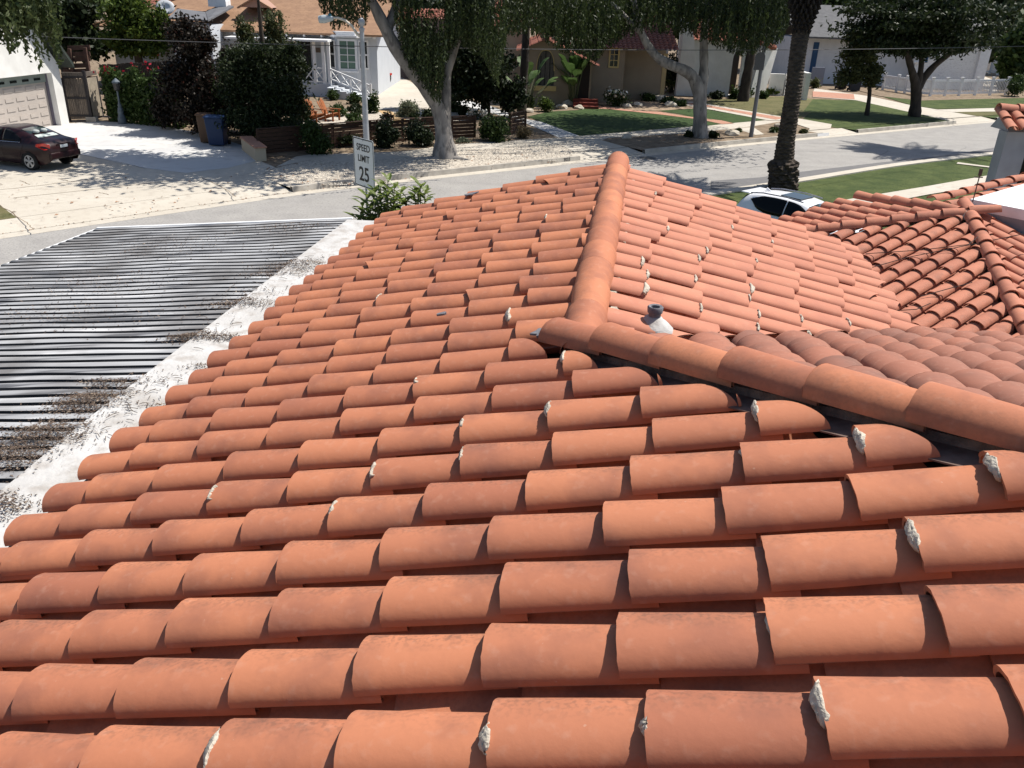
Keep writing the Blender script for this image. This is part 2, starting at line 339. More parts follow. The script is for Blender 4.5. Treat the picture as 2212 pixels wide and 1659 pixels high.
for px, py, a_, b_, w_ in [(1395, 640, 50, 170, .09), (1440, 635, 50, 160, .07), (1405, 600, 60, 160, .05), (1595, 612, 50, 170, .09), (1470, 600, 60, 150, .04), (1395, 480, 60, 150, .04), (1425, 482, 60, 160, .04), (1355, 565, 50, 170, .05),
        (1485, 560, 60, 150, .05), (1490, 525, 60, 150, .04), (1540, 485, 60, 140, .04), (1680, 565, 60, 150, .04), (1690, 590, 60, 150, .04), (1600, 500, 60, 150, .03), (1740, 715, 60, 150, .04), (1680, 680, 60, 150, .04),
        (1550, 490, 60, 150, .05), (1760, 610, 60, 150, .03), (1810, 600, 60, 150, .03), (1870, 715, 60, 150, .04), (1640, 655, 60, 150, .03), (1580, 680, 60, 150, .03), (1625, 690, 60, 150, .03), (1650, 540, 60, 150, .03)]:
    mort(jB, OB, aB, u, nB, px, py, (a_ + 12) * D, (b_ - 14) * D, w_ * .85, over=.0)
for k in range(34):
    j = jB[random.randrange(len(jB))]; kk = (round(j[2], 2), round(j[3], 2))
    if kk in used or j[3] < .2: continue
    used.add(kk); dab(j[0], aB, u, nB, j[1], random.uniform(60, 90) * D, random.uniform(115, 150) * D, random.uniform(.02, .04), 1)
# chunks of mortar along the right foot of the ridge caps
for k in range(26):
    t = TFAR - .3 - k * .185 + random.uniform(-.06, .06); P = RF(QR + .145 + random.uniform(-.015, .02), t, QR * TS - .02)
    if t < TQ + .15: break
    mm = MB(); n_ = 9; c_ = [P + u * random.uniform(.03, .06) * math.cos(a) + h * random.uniform(.02, .045) * math.sin(a) for a in np.linspace(0, 6.28, n_, endpoint=False)]
    mm.prism(c_, nB * -.05 + zr * .09); mm.build('mortar_chunk', MT['mortar'], house)
# grey sealant patches beside the corner
def patch(px, py, O, ax, lat, nr, w_, l_):
    P = onpl(px, py, O + nr * .138, nr); mm = MB(); pts = []
    for k in range(14):
        a = 2 * math.pi * k / 14; pts.append(P + ax * math.cos(a) * w_ * random.uniform(.75, 1.2) + lat * math.sin(a) * l_ * random.uniform(.75, 1.2))
    mm.prism(pts, nr * .012); mm.build('sealant_patch', MT['flash'], house)
patch(1192, 716, E0, aA, u, nA, .11, .06); patch(1318, 722, OB, aB, u, nB, .10, .08); patch(955, 680, E0, aA, u, nA, .035, .02); patch(1018, 420, E0, aA, u, nA, .08, .05)
# vent pipe with its mastic collar
Pv = onpl(1410, 700, OB + nB * .1, nB)
vp = MB(); vp.lathe([(.13, -.08), (.12, -.02), (.09, .01), (.06, .03), (.048, .045), (.04, .05)], Pv + nB * .0, 14); vp.build('vent_collar', MT['band'], house, smooth=50)
vp = MB(); vp.lathe([(.036, 0), (.036, .05), (.044, .054), (.047, .085), (.04, .092), (.027, .088), (.026, .02)], Pv + nB * .02, 14); vp.build('vent_pipe', MT['flash'], house, smooth=50)
# ---- body of the house under the roof
bodym = MB()
fr = lambda q, t, z: np.array([*(RF(q, t)[:2]), z])
z0 = E0[2] - .12
bodym.prism([fr(.12, TFAR - .15, 0), fr(QR + QB - .12, TFAR - .15, 0), fr(QR + QB - .12, TFAR - .15, z0), RF(QR, TFAR - .15, QR * TS - .12), fr(.12, TFAR - .15, z0)], -u * 9.2)
bodym.prism([fr(QR + QB - .13, TQ + QB - .2, 0), fr(QR + 7, TQ + QB - .2, 0), fr(QR + 7, TQ + QB - .2, z0 - .2), fr(QR + QB - .13, TQ + QB - .2, z0 - .2)], -u * 4.5)
bodym.build('wall', MT['stucco'], house)

# ---- white coated flat roof edge beside the eave, and the corrugated patio cover
def CP(x, y, z): return np.array([x, y, z])
bz = lambda P: P
eb = MB(); bl = [(-2.02, 9.72), (-2.30, 7.75), (-2.53, 6.04), (-2.71, 4.69), (-2.83, 3.4), (-3.05, 1.2)]
top = []; 
for x, y in bl: top.append((x, y))
poly = [np.array([x, y, 4.045 + (y - 9.7) * .0156]) for x, y in bl]
inner = [np.array([*(RF(.14, (y - 9.58))[:2]), 4.045 + (y - 9.7) * .0156]) for x, y in bl]
for i in range(len(bl) - 1): eb.add([poly[i], inner[i], inner[i + 1], poly[i + 1]], [(0, 1, 2, 3)])
for i in range(len(bl) - 1): eb.add([poly[i], poly[i + 1], poly[i + 1] - ZZ * .18, poly[i] - ZZ * .18], [(0, 1, 2, 3)])
eb.add([poly[0], inner[0], inner[0] - ZZ * .18, poly[0] - ZZ * .18], [(0, 1, 2, 3)])
eb.build('flat_roof_edge', MT['band'], house)

m = bpy.data.materials.new('corrugated_grey'); m.use_nodes = True; n = m.node_tree.nodes; L = m.node_tree.links; bs = n['Principled BSDF']; bs.inputs['Roughness'].default_value = .6
tc = n.new('ShaderNodeTexCoord'); mp = n.new('ShaderNodeMapping'); mp.inputs['Scale'].default_value = (.7, 8.2, 1); L.new(tc.outputs['Object'], mp.inputs[0])
t = n.new('ShaderNodeTexNoise'); t.inputs['Scale'].default_value = 1.0; t.inputs['Detail'].default_value = 3; L.new(mp.outputs[0], t.inputs[0])
sx = n.new('ShaderNodeSeparateXYZ'); L.new(tc.outputs['Object'], sx.inputs[0])
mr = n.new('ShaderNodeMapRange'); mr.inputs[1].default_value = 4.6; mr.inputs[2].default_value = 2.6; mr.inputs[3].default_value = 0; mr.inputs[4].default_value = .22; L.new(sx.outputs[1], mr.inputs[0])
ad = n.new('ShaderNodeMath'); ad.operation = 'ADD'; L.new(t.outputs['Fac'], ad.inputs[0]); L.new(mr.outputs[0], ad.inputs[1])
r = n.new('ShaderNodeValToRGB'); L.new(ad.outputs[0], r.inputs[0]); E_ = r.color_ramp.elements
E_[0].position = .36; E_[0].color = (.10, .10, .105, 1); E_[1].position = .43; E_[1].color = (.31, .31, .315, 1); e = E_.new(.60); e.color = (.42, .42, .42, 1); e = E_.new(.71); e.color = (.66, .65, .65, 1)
t2 = n.new('ShaderNodeTexNoise'); t2.inputs['Scale'].default_value = 1.3; t2.inputs['Detail'].default_value = 4; L.new(tc.outputs['Object'], t2.inputs[0])
r2 = n.new('ShaderNodeValToRGB'); r2.color_ramp.elements[0].position = .47; r2.color_ramp.elements[1].position = .66; r2.color_ramp.elements[1].color = (.85, .85, .85, 1); L.new(t2.outputs['Fac'], r2.inputs[0])
mx = n.new('ShaderNodeMix'); mx.data_type = 'RGBA'; L.new(r2.outputs[0], mx.inputs[0]); L.new(r.outputs[0], mx.inputs[6]); mx.inputs[7].default_value = (.15, .14, .132, 1); L.new(mx.outputs[2], bs.inputs['Base Color'])
MT['corr'] = m; MT['corrd'] = mat('corrugation_dark', (.022, .022, .024), (.085, .078, .072), 2.2, .9)  # near-black tone for the grooves and the groove walls
cover = empty('patio_cover', (-3.6, 6, 0), 'grey corrugated patio cover with dark grooves and leaf litter left of the tile roof', 'patio cover')
TAU = .098; rdir = unit([-.9945, .1045, -TAU]); blf = lambda y: np.array([np.interp(-y, [-p[1] for p in bl], [p[0] for p in bl]) + .03, y, 4.0 + (y - 9.7) * .0156])
uc = unit(blf(3.4) - blf(9.72)); nC_ = unit(np.cross(rdir, uc)); nC_ = nC_ if nC_[2] > 0 else -nC_; P0c = blf(9.6)
Lf, Ln = onpl(231, 489, P0c, nC_), onpl(14, 574, P0c, nC_); dL = unit(Ln - Lf)
def wleft(B):          # rib length from the white edge to the open left edge
    A_ = np.stack([rdir, -dL], 1); return float(np.linalg.lstsq(A_, Lf - B, rcond=None)[0][0])
cv = []; cf = []; cm = []; NX = 40
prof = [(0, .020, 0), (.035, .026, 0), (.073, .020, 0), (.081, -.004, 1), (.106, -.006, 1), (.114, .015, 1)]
yf = onpl(756, 477, P0c, nC_)[1]; ys = []
for k in range(62):
    for dy, dz, mi in prof: ys.append((yf - .12 * k - dy, dz, mi))
for j, (y, dz, mi) in enumerate(ys):
    B = blf(y); wl = wleft(B)
    for i in range(NX + 1):
        w_ = wl * (1 - i / NX); p = B + rdir * w_; x = p[0]
        cv.append(p + uc * (.009 * math.sin(x * 2.1 + y * 1.7) + .006 * math.sin(x * 5.3 + y * 9)) + nC_ * (dz + .005 * math.sin(x * 3 + y * 2.2)))
for j in range(len(ys) - 1):
    for i in range(NX):
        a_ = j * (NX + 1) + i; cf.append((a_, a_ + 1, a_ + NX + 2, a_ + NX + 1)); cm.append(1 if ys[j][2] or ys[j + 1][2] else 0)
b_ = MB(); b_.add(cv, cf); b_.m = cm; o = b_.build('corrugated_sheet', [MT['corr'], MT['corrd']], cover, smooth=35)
sm = o.modifiers.new('s', 'SOLIDIFY'); sm.thickness = .006; sm.offset = -1
cL = lambda y: blf(y) + rdir * wleft(blf(y)); fb = MB()
fb.beam(cL(yf) - nC_ * .11 - uc * .03, blf(yf) - nC_ * .11 - uc * .03, .05, .16); fb.beam(cL(yf) - nC_ * .11, cL(1.8) - nC_ * .11, .05, .16)
for k in range(1, 4): y = yf - 2.2 * k; fb.beam(cL(y) - nC_ * .1, blf(y) - nC_ * .1, .05, .12)
fb.build('frame', MT['white'], cover)
fe = MB(); fe.beam(cL(yf) + nC_ * .024 - uc * .02, blf(yf) + nC_ * .024 - uc * .02, .05, .012)
fe.beam(cL(yf) + nC_ * .012 + rdir * .012, cL(1.8) + nC_ * .012 + rdir * .012, .02, .012)
fe.build('edge_trim', MT['white'], cover)
for y in (8.8, 5.4, 2.2): p = cL(y); pm = MB(); pm.box((p[0] - .06, p[1] - .06, 0), (p[0] + .06, p[1] + .06, p[2] - .14)); pm.build('post', MT['white'], cover)
def topz(q):           # height of the cover or of the white edge under a point
    ed = np.interp(-q[1], [-p[1] for p in bl], [p[0] for p in bl])
    return 4.045 + (q[1] - 9.7) * .0156 if q[0] > ed else P0c[2] - ((q[0] - P0c[0]) * nC_[0] + (q[1] - P0c[1]) * nC_[1]) / nC_[2] + .022
# leaf litter heaps
lv = []; lf = []
def flake(P, s_):
    a = random.uniform(0, 6.28); t_ = random.uniform(-.5, .5); d1 = np.array([math.cos(a), math.sin(a), t_]); d2 = np.array([-math.sin(a), math.cos(a), random.uniform(-.5, .5)])
    k = len(lv); w_ = s_ * random.uniform(.2, .45)
    lv.extend([P - d1 * s_, P + d2 * w_, P + d1 * s_, P - d2 * w_]); lf.append((k, k + 1, k + 2, k + 3))
def heap(px, py, sx_, sy_, n_, hh, s_=.0105):
    P = onpl(px, py, P0c, nC_)
    for _ in range(int(n_ * .8)):
        a, b__ = random.gauss(0, 1), random.gauss(0, 1); q = P + u * a * sy_ + h * b__ * sx_
        if q[1] > yf: continue
        q[2] = topz(q) + .008 + random.uniform(0, hh) * math.exp(-(a * a + b__ * b__) / 1.6); flake(q, s_ * random.uniform(.4, 1.4))
for a_ in [(645, 582, .2, .1, 1500, .05), (590, 600, .2, .05, 500, .03), (520, 664, .17, .06, 1200, .04), (415, 738, .12, .05, 1100, .05), (488, 738, .08, .04, 400, .03), (185, 880, .14, .10, 2600, .06), (95, 950, .16, .11, 2600, .07), (20, 1000, .13, .1, 1800, .06), (10, 1110, .1, .07, 700, .04), (240, 835, .14, .04, 500, .03),
           (350, 885, .06, .03, 160, .02), (435, 800, .08, .04, 150, .02), (630, 495, .25, .12, 700, .03), (360, 540, .5, .35, 900, .03), (230, 620, .5, .3, 800, .03), (80, 690, .4, .2, 500, .03), (350, 690, .5, .3, 300, .02), (700, 570, .15, .1, 200, .02), (560, 640, .2, .1, 250, .02), (330, 830, .25, .1, 150, .01)]: heap(*a_)
b_ = MB(); b_.add(lv, lf); o = b_.build('leaf_litter', leafmat('dry_litter', (.05, .035, .028), (.16, .115, .085), 0, c3=(.40, .32, .24), rough=.9)); tag(o, 'drifts of dry brown leaf litter lying on the patio cover and white roof edge', 'leaf litter', kind='stuff')
tw = MB()
for k in range(120):
    px, py = random.choice([(640, 590), (560, 640), (450, 730), (330, 850), (260, 860), (200, 950), (300, 900), (500, 690), (610, 560)]); P = onpl(px + random.gauss(0, 28), py + random.gauss(0, 18), P0c, nC_); P[2] = topz(P) + .012; a = random.uniform(0, 6.28); l_ = random.uniform(.03, .11)
    d = np.array([math.cos(a), math.sin(a), .05]); tw.tube([P, P + d * l_ * .5 + ZZ * .006, P + d * l_], .0022, 4)
o = tw.build('fallen_twigs', mat('dry_twig', (.12, .09, .07), rough=.9)); tag(o, 'thin dry twigs scattered along the white roof edge', 'twigs', kind='stuff')
# ================================================================== ground, road, kerbs, paving
def Z(ox, oy, k): return lambda x, y: ((ox + x / k) / 1.8228, (oy + y / k) / 1.8228)
Z1 = Z(0, 0, 2.765); Z2 = Z(700, 0, 2.765); Z3 = Z(1400, 0, 2.37); Z4 = Z(2000, 0, 2.5525); Z5 = Z(2600, 0, 2.5525); Z6 = Z(3200, 0, 2.6587); Z7 = Z(0, 400, 2.4578); Z8 = Z(800, 350, 2.4578); ZR = Z(2800, 400, 1.7955)
MT['asphalt'] = mat('asphalt', (.285, .272, .258), (.335, .32, .30), 1.2, .95, .5, 40, c3=(.20, .19, .18), s3=14)
MT['asphalt2'] = mat('newer_asphalt', (.14, .137, .14), (.165, .16, .16), 2, .95, .3, 40)
MT['conc'] = mat('concrete', (.51, .468, .40), (.465, .422, .355), .5, .9, .2, 30, c3=(.42, .375, .315), s3=4)
MT['concb'] = mat('old_concrete', (.49, .49, .49), (.56, .555, .54), .5, .9, .25, 30, c3=(.45, .44, .43), s3=2.2)
MT['kerb'] = mat('kerb_concrete', (.46, .425, .37), (.33, .30, .26), 2.2, .95, .4, 30)
MT['soil'] = mat('soil', (.16, .115, .075), (.26, .20, .14), 3, 1, .7, 40)
MT['gravel'] = mat('pale_gravel', (.60, .545, .46), (.36, .315, .26), 13, 1, 1, 22, detail=8, c3=(.22, .19, .16), s3=9, lo=.42, hi=.58)
MT['grass'] = mat('lawn_grass', (.042, .064, .016), (.082, .104, .03), 1.1, 1, 1, 60, c3=(.028, .044, .012), s3=9)
MT['grassg'] = mat('deep_lawn_grass', (.034, .062, .018), (.048, .082, .022), 2.5, 1, 1, 60, c3=(.024, .042, .012), s3=22)
MT['grassy'] = mat('dry_lawn_grass', (.14, .125, .055), (.09, .092, .035), 1.2, 1, 1, 60, c3=(.17, .145, .08), s3=12)
MT['brickp'] = mat('brick_paving', (.36, .17, .11), (.46, .26, .19), 14, .95, .4)
base = MB(); base.add([(-900, -300, -.35), (900, -300, -.35), (900, 1500, -.35), (-900, 1500, -.35)], [(0, 1, 2, 3)]); struct(base.build('ground', MT['soil']))
kf = [(-40, -2), (-26, 11.2), (-14.52, 22.67), (-13.82, 23.43), (-9.7, 27.63), (-7.99, 29.37), (-6.14, 30.95), (-4.63, 32.2), (-2.7, 33.6), (1.72, 37.0), (5.99, 40.2), (9.5, 42.9), (13.98, 46.1), (16.98, 48.2), (19.2, 49.7), (23.78, 52.9), (28.21, 56.1), (45, 67), (80, 88)]
kn = [(-34, -8), (-20, 5.5), (-8.8, 16.8), (-5, 20.5), (1.1, 26.2), (6, 30.4), (11.23, 34.25), (13.74, 36.3), (17.23, 39.0), (21.41, 41.75), (30, 47.2), (60, 64.5), (90, 80)]
def resample(L, step=.8):
    L = np.array(L, float); s_ = np.r_[0, np.cumsum(np.linalg.norm(np.diff(L, axis=0), axis=1))]; q = np.arange(0, s_[-1], step)
    P = np.stack([np.interp(q, s_, L[:, 0]), np.interp(q, s_, L[:, 1])], 1)
    for _ in range(6): P[1:-1] = (P[:-2] + 2 * P[1:-1] + P[2:]) / 4
    return P
KF, KN = resample(kf), resample(kn)
def normals(P, sgn):
    d = np.gradient(P, axis=0); d /= np.linalg.norm(d, axis=1)[:, None]; return np.stack([-d[:, 1], d[:, 0]], 1) * sgn
NF, NN = normals(KF, 1), normals(KN, -1)          # pointing away from the road
rd = MB(); nA_ = len(KF); 
KN2 = np.array([KN[np.argmin(((KN - p) ** 2).sum(1))] for p in KF])
rd.add([(*p, 0) for p in KF] + [(*p, 0) for p in KN2], [(i, i + 1, nA_ + i + 1, nA_ + i) for i in range(nA_ - 1)])
struct(rd.build('road', MT['asphalt']))
def apron_at(P, spans):
    return np.array([any(a <= p[0] <= b for a, b in spans) for p in P])
def kerbside(K, N, spans, nm, far):
    ap = apron_at(K, spans); n_ = len(K)
    def strip(name, o0, z0, o1, z1, m_, sel=None):
        b = MB(); k = 0
        for i in range(n_ - 1):
            if sel is not None and not sel(i): continue
            P = [(*(K[i] + N[i] * o0), z0), (*(K[i + 1] + N[i + 1] * o0), z0), (*(K[i + 1] + N[i + 1] * o1), z1), (*(K[i] + N[i] * o1), z1)]
            b.add(P, [(0, 1, 2, 3)])
        return struct(b.build(name, m_))
    strip('gutter', -.5, .004, .0, .006, MT['conc'])
    kb = MB(); kw = .18 if far else .5
    for i in range(n_ - 1):
        if ap[i] or ap[i + 1]: continue
        q = lambda o, z, j: (*(K[j] + N[j] * o), z)
        kb.add([q(0, 0, i), q(.04, .19, i), q(kw, .19, i), q(kw, -.1, i), q(0, 0, i + 1), q(.04, .19, i + 1), q(kw, .19, i + 1), q(kw, -.1, i + 1)], [(0, 1, 5, 4), (1, 2, 6, 5), (2, 3, 7, 6)])
    struct(kb.build('kerb', MT['kerb'] if far else MT['conc']))
    strip('driveway_apron', 0, .012, 1.2, .134, MT['conc'], lambda i: ap[i] or ap[i + 1])
    for nm_, m_, x0, x1 in (('gravel_edge', MT['gravel'], -8.3, 2.8), ('parkway_edge', MT['soil'], 2.8, 18), ('lawn_edge', MT['grass'], 18, 99), ('lawn_edge', MT['grass'], -99, -8.3)) if far else (('lawn_edge', MT['grass'], -99, 99),):
        strip(nm_, .17, .137, 1.22, .137, m_, lambda i: not (ap[i] or ap[i + 1]) and x0 <= K[i][0] < x1)
    return ap
kerbside(KF, NF, [(-14.2, -8.1), (3.2, 5.8), (17.1, 19.3), (28.5, 32)], 'far', True)
kerbside(KN, NN, [(-60, -12)], 'near', False)
fy = MB(); n_ = len(KF); fy.add([(*(KF[i] + NF[i] * 1.2), .13) for i in range(n_)] + [(-260, 260, .13)] + [(KF[i][0] * 3, 260 + i * .01, .13) for i in range(n_)], [(i, i + 1, n_ + 1 + i + 1, n_ + 1 + i) for i in range(n_ - 1)] + [(0, n_ + 1, n_)]); struct(fy.build('far_yards', MT['soil']))
ny = MB(); n_ = len(KN); ny.add([(*(KN[i] + NN[i] * 1.2), .13) for i in range(n_)] + [(KN[i][0] * 1.0 + 12, KN[i][1] - 60, .13) for i in range(n_)], [(i, i + 1, n_ + i + 1, n_ + i) for i in range(n_ - 1)]); struct(ny.build('near_yards', MT['grass']))
_ac = [0]
def clear_kerb(P, lim=1.16):
    i = int(np.argmin(((KF - P[:2]) ** 2).sum(1))); d = (P[:2] - KF[i]) @ NF[i]
    if -4 < d < lim: P = P + np.array([*(NF[i] * (lim - d)), 0])
    return P
def area(name, pts, lev, m_, z=.13):
    _ac[0] += 1; b = MB(); P = [clear_kerb(g(*p, z + lev * .005 + _ac[0] * .0006)) if z else g(*p, z + lev * .005 + _ac[0] * .0006) for p in pts]
    b.add(P, [tuple(range(len(P)))]); o = b.build(name, m_)
    bm = bmesh.new(); bm.from_mesh(o.data); bmesh.ops.triangulate(bm, faces=bm.faces); bm.to_mesh(o.data); bm.free()
    return struct(o)
area('driveway', [Z7(385, 1195), Z7(240, 1172), Z7(0, 1000), (-260, 400), (-260, 300), (0, 283), (150, 266), (222, 262), (330, 268), (450, 290), Z8(420, 560), Z8(560, 700), Z8(700, 760), Z8(560, 830), Z8(860, 960), Z8(620, 985), (440, 432)], 1, MT['conc'])
area('driveway', [(-260, 300), (0, 283), (150, 266), (222, 262), (330, 268), (450, 290), Z8(420, 560), Z8(540, 690), Z7(2212, 640), Z7(1800, 690), Z7(1380, 640), Z7(750, 505), Z7(0, 420), (-260, 330)], 2, MT['concb'])
area('lawn', [Z7(0, 1005), Z7(235, 1165), Z7(100, 1190), (-40, 492), (-120, 440)], 1, MT['grassy'])
area('brick_edging', [Z7(232, 1160), Z7(236, 1182), Z7(0, 1222), (-40, 505), (-40, 492), Z7(0, 1195), Z7(130, 1172)], 2, MT['brickp'])
area('gravel_strip', [Z8(560, 832), Z8(700, 765), (669, 345), (762, 350), (880, 340), (999, 324), (1207, 311), (1252, 325), (1240, 336), (1207, 341), (976, 367), (863, 377), (763, 392), Z8(1000, 975), Z8(870, 965)], 1, MT['gravel'])
area('sidewalk', [Z8(700, 757), (640, 338), (669, 334), (762, 331), (870, 327), (976, 312), (1207, 297), (1276, 290), (1499, 273), (1525, 272), (1600, 264), (1661, 259), (1693, 254), (1693, 262), (1640, 271), (1590, 278), (1525, 284), (1499, 287), (1312, 298), (1300, 303), (1207, 311), (999, 324), (880, 340), (762, 350), (669, 345)], 2, MT['conc'])
area('planting_bed', [(560, 337), (640, 338), (669, 334), (762, 331), (870, 327), (976, 312), (1134, 301), (1134, 285), (976, 299), (800, 312), (560, 330)], 1, MT['soil'])
area('driveway', [(1207, 297), (1276, 290), (1250, 277), Z3(1580, 1110), Z3(1250, 985), Z3(1000, 925), Z3(870, 880), Z3(870, 950), Z3(1100, 1010), Z3(1400, 1090), Z3(1590, 1150)], 3, MT['concb'])
area('driveway', [(1207, 311), (1300, 303), (1400, 328), (1398, 332), (1258, 342), (1247, 330)], 3, MT['conc'])
area('forecourt', [Z3(215, 640), Z3(260, 645), Z3(500, 755), Z3(720, 880), Z3(870, 870), Z3(870, 960), Z3(700, 1012), Z3(400, 1010), Z3(210, 1025), (790, 250), (790, 200)], 2, MT['conc'])
area('gravel_bed', [Z3(200, 1040), Z3(500, 1000), Z3(900, 1000), Z3(1200, 1050), Z3(1200, 1110), Z3(750, 1140), Z3(500, 1150), Z3(100, 1150), (640, 270), (700, 245)], 3, MT['gravel'])
area('path', [Z3(205, 1032), Z3(310, 1025), Z3(500, 1130), Z3(500, 1150), Z3(400, 1150)], 4, mat('sandy_path', (.50, .34, .17), (.42, .28, .15), 5, .95))
area('lawn', [Z4(180, 1165), Z4(420, 1110), Z4(700, 1090), Z4(850, 1082), Z4(1000, 1095), Z4(1870, 1165), (1560, 255), Z5(740, 1235), Z5(460, 1262), Z4(1870, 1268), Z4(1000, 1340), Z4(720, 1365)], 3, MT['grassg'])
area('lawn', [Z4(1500, 1112), Z4(1870, 1095), Z5(450, 1098), Z5(1085, 1205), Z5(720, 1235), Z5(560, 1190), Z5(330, 1160), Z4(1870, 1165)], 3, MT['grassg'])
area('path', [Z4(780, 1065), Z4(960, 1070), Z4(1300, 1112), Z4(1600, 1128), Z5(0, 1128), Z5(350, 1180), Z5(620, 1210), Z5(740, 1240), Z5(620, 1246), Z5(400, 1200), Z5(0, 1150), Z4(1300, 1125), Z4(1000, 1095), Z4(800, 1085)], 5, MT['brickp'])
area('planting_bed', [Z4(0, 1060), Z4(450, 1010), Z4(640, 1010), Z4(780, 1060), Z4(800, 1085), Z4(700, 1105), Z4(420, 1120), Z4(180, 1175), Z4(0, 1150)], 4, MT['soil'])
area('planting_bed', [Z4(900, 1040), Z4(1500, 960), Z4(2042, 1000), Z4(1870, 1090), Z4(1500, 1112), Z4(1300, 1112), Z4(1000, 1080)], 4, mat('stony_soil', (.36, .27, .19), (.24, .17, .11), 6, 1, .6, 30))
area('path', [Z5(270, 1022), Z5(330, 1020), Z5(700, 1082), Z5(1270, 1180), Z5(1240, 1210), Z5(1090, 1210), Z5(450, 1090), Z5(270, 1060)], 5, MT['conc'])
area('path', [Z5(280, 1034), Z5(330, 1032), Z5(700, 1096), Z5(1255, 1185), Z5(1160, 1202), Z5(450, 1072), Z5(280, 1048)], 6, MT['brickp'])
area('lawn', [Z5(330, 1018), Z5(500, 1000), Z5(800, 985), Z5(1290, 965), Z6(0, 1035), Z6(200, 1040), Z6(100, 1120), Z5(1400, 1190), Z5(1265, 1178), Z5(700, 1082)], 3, MT['grassy'])
area('parkway_soil', [(1400, 331), Z5(0, 1440), Z5(460, 1320), Z5(760, 1290), Z5(930, 1268), Z5(1240, 1215), Z5(1600, 1340), Z5(1200, 1390), Z5(600, 1450)], 1, MT['soil'])
area('path', [Z5(760, 1292), Z5(930, 1275), Z5(1190, 1375), Z5(1120, 1385)], 2, MT['conc'])
area('path', [Z5(1240, 1205), Z5(1390, 1190), Z6(200, 1300), Z6(430, 1385), Z6(180, 1415), Z6(60, 1380), Z5(1500, 1290)], 3, MT['conc'])
area('parkway_lawn', [Z6(0, 1290), Z6(-100, 1240), Z6(0, 1150), Z6(300, 1200), Z6(980, 1160), Z6(1480, 1262), Z6(1000, 1290), Z6(440, 1370)], 2, MT['grass'])
area('lawn', [Z6(0, 1040), Z6(440, 1050), Z6(900, 1140), Z6(980, 1160), Z6(300, 1200), Z6(-100, 1170)], 3, MT['grass'])
area('sidewalk', [Z6(0, 975), Z6(20, 925), Z6(600, 1008), Z6(1050, 1105), Z6(1300, 1145), Z6(1860, 1235), Z6(1780, 1275), Z6(1600, 1292), Z6(1480, 1262), Z6(980, 1165), Z6(450, 1048), Z6(0, 1015)], 4, MT['conc'])
area('brick_edging', [Z6(0, 955), Z6(430, 985), Z6(440, 1040), Z6(0, 1012)], 5, MT['brickp'])
area('lawn', [Z6(700, 1000), Z6(1120, 1050), Z6(2300, 1020), Z6(2300, 1125), Z6(1300, 1140), Z6(1050, 1105)], 3, MT['grass'])
area('sidewalk', [Z6(1260, 1148), Z6(2110, 1125), Z6(2400, 1120), Z6(2400, 1160), Z6(1470, 1172)], 5, MT['conc'])
area('parkway_lawn', [Z6(1480, 1172), Z6(2400, 1160), Z6(2400, 1230), Z6(1850, 1232)], 3, MT['grassy'])
area('planting_bed', [Z6(300, 900), Z6(700, 930), Z6(1120, 1000), Z6(2300, 1000), Z6(2300, 1022), Z6(1120, 1052), Z6(700, 1005)], 4, MT['soil'])
area('driveway', [Z6(1200, 765), Z6(1700, 765), Z6(1960, 860), Z6(1920, 960), Z6(1750, 930), Z6(1550, 850), Z6(1350, 800)], 4, MT['conc'])
area('lawn', [Z6(1200, 815), Z6(1540, 840), Z6(1560, 865), Z6(1150, 880)], 4, MT['grass'])
area('sidewalk', [ZR(780, 738), ZR(930, 696), ZR(1500, 602), ZR(1965, 520), ZR(2300, 470), ZR(2300, 560), ZR(1960, 588), ZR(1540, 655), ZR(1200, 720), ZR(960, 780)], 2, MT['conc'])
area('path', [ZR(1745, 428), ZR(1990, 460), ZR(1990, 468), ZR(1735, 438)], 2, MT['conc'])
area('repaved_strip', [ZR(0, 560), ZR(0, 640), ZR(400, 600), ZR(600, 572), ZR(900, 512), ZR(1400, 440), ZR(1900, 385), ZR(2100, 345), ZR(2100, 310), ZR(1700, 375), ZR(1200, 430), ZR(600, 500), ZR(350, 535)], 1, MT['asphalt2'], z=0)
# cracks and tar lines in the old asphalt
cm_ = MB()
for _ in range(13):
    i = random.randrange(int(len(KF) * .2), int(len(KF) * .75)); o_ = random.uniform(-7.5, -.8); P = np.array([*(KF[i] + NF[i] * o_), .006]); a = random.uniform(0, 6.28) if random.random() < .4 else math.atan2(*(KF[i + 1] - KF[i])[::-1]) + random.gauss(0, .25); w_ = random.uniform(.008, .018)
    for k in range(random.randint(4, 12)):
        a += random.gauss(0, .14); d = np.array([math.cos(a), math.sin(a), 0]); s_ = np.array([-d[1], d[0], 0]) * w_; E_c = P + d * random.uniform(.2, .5); cm_.add([P - s_, E_c - s_, E_c + s_, P + s_], [(0, 1, 2, 3)]); P = E_c
struct(cm_.build('road_cracks', MT['asphalt2']))
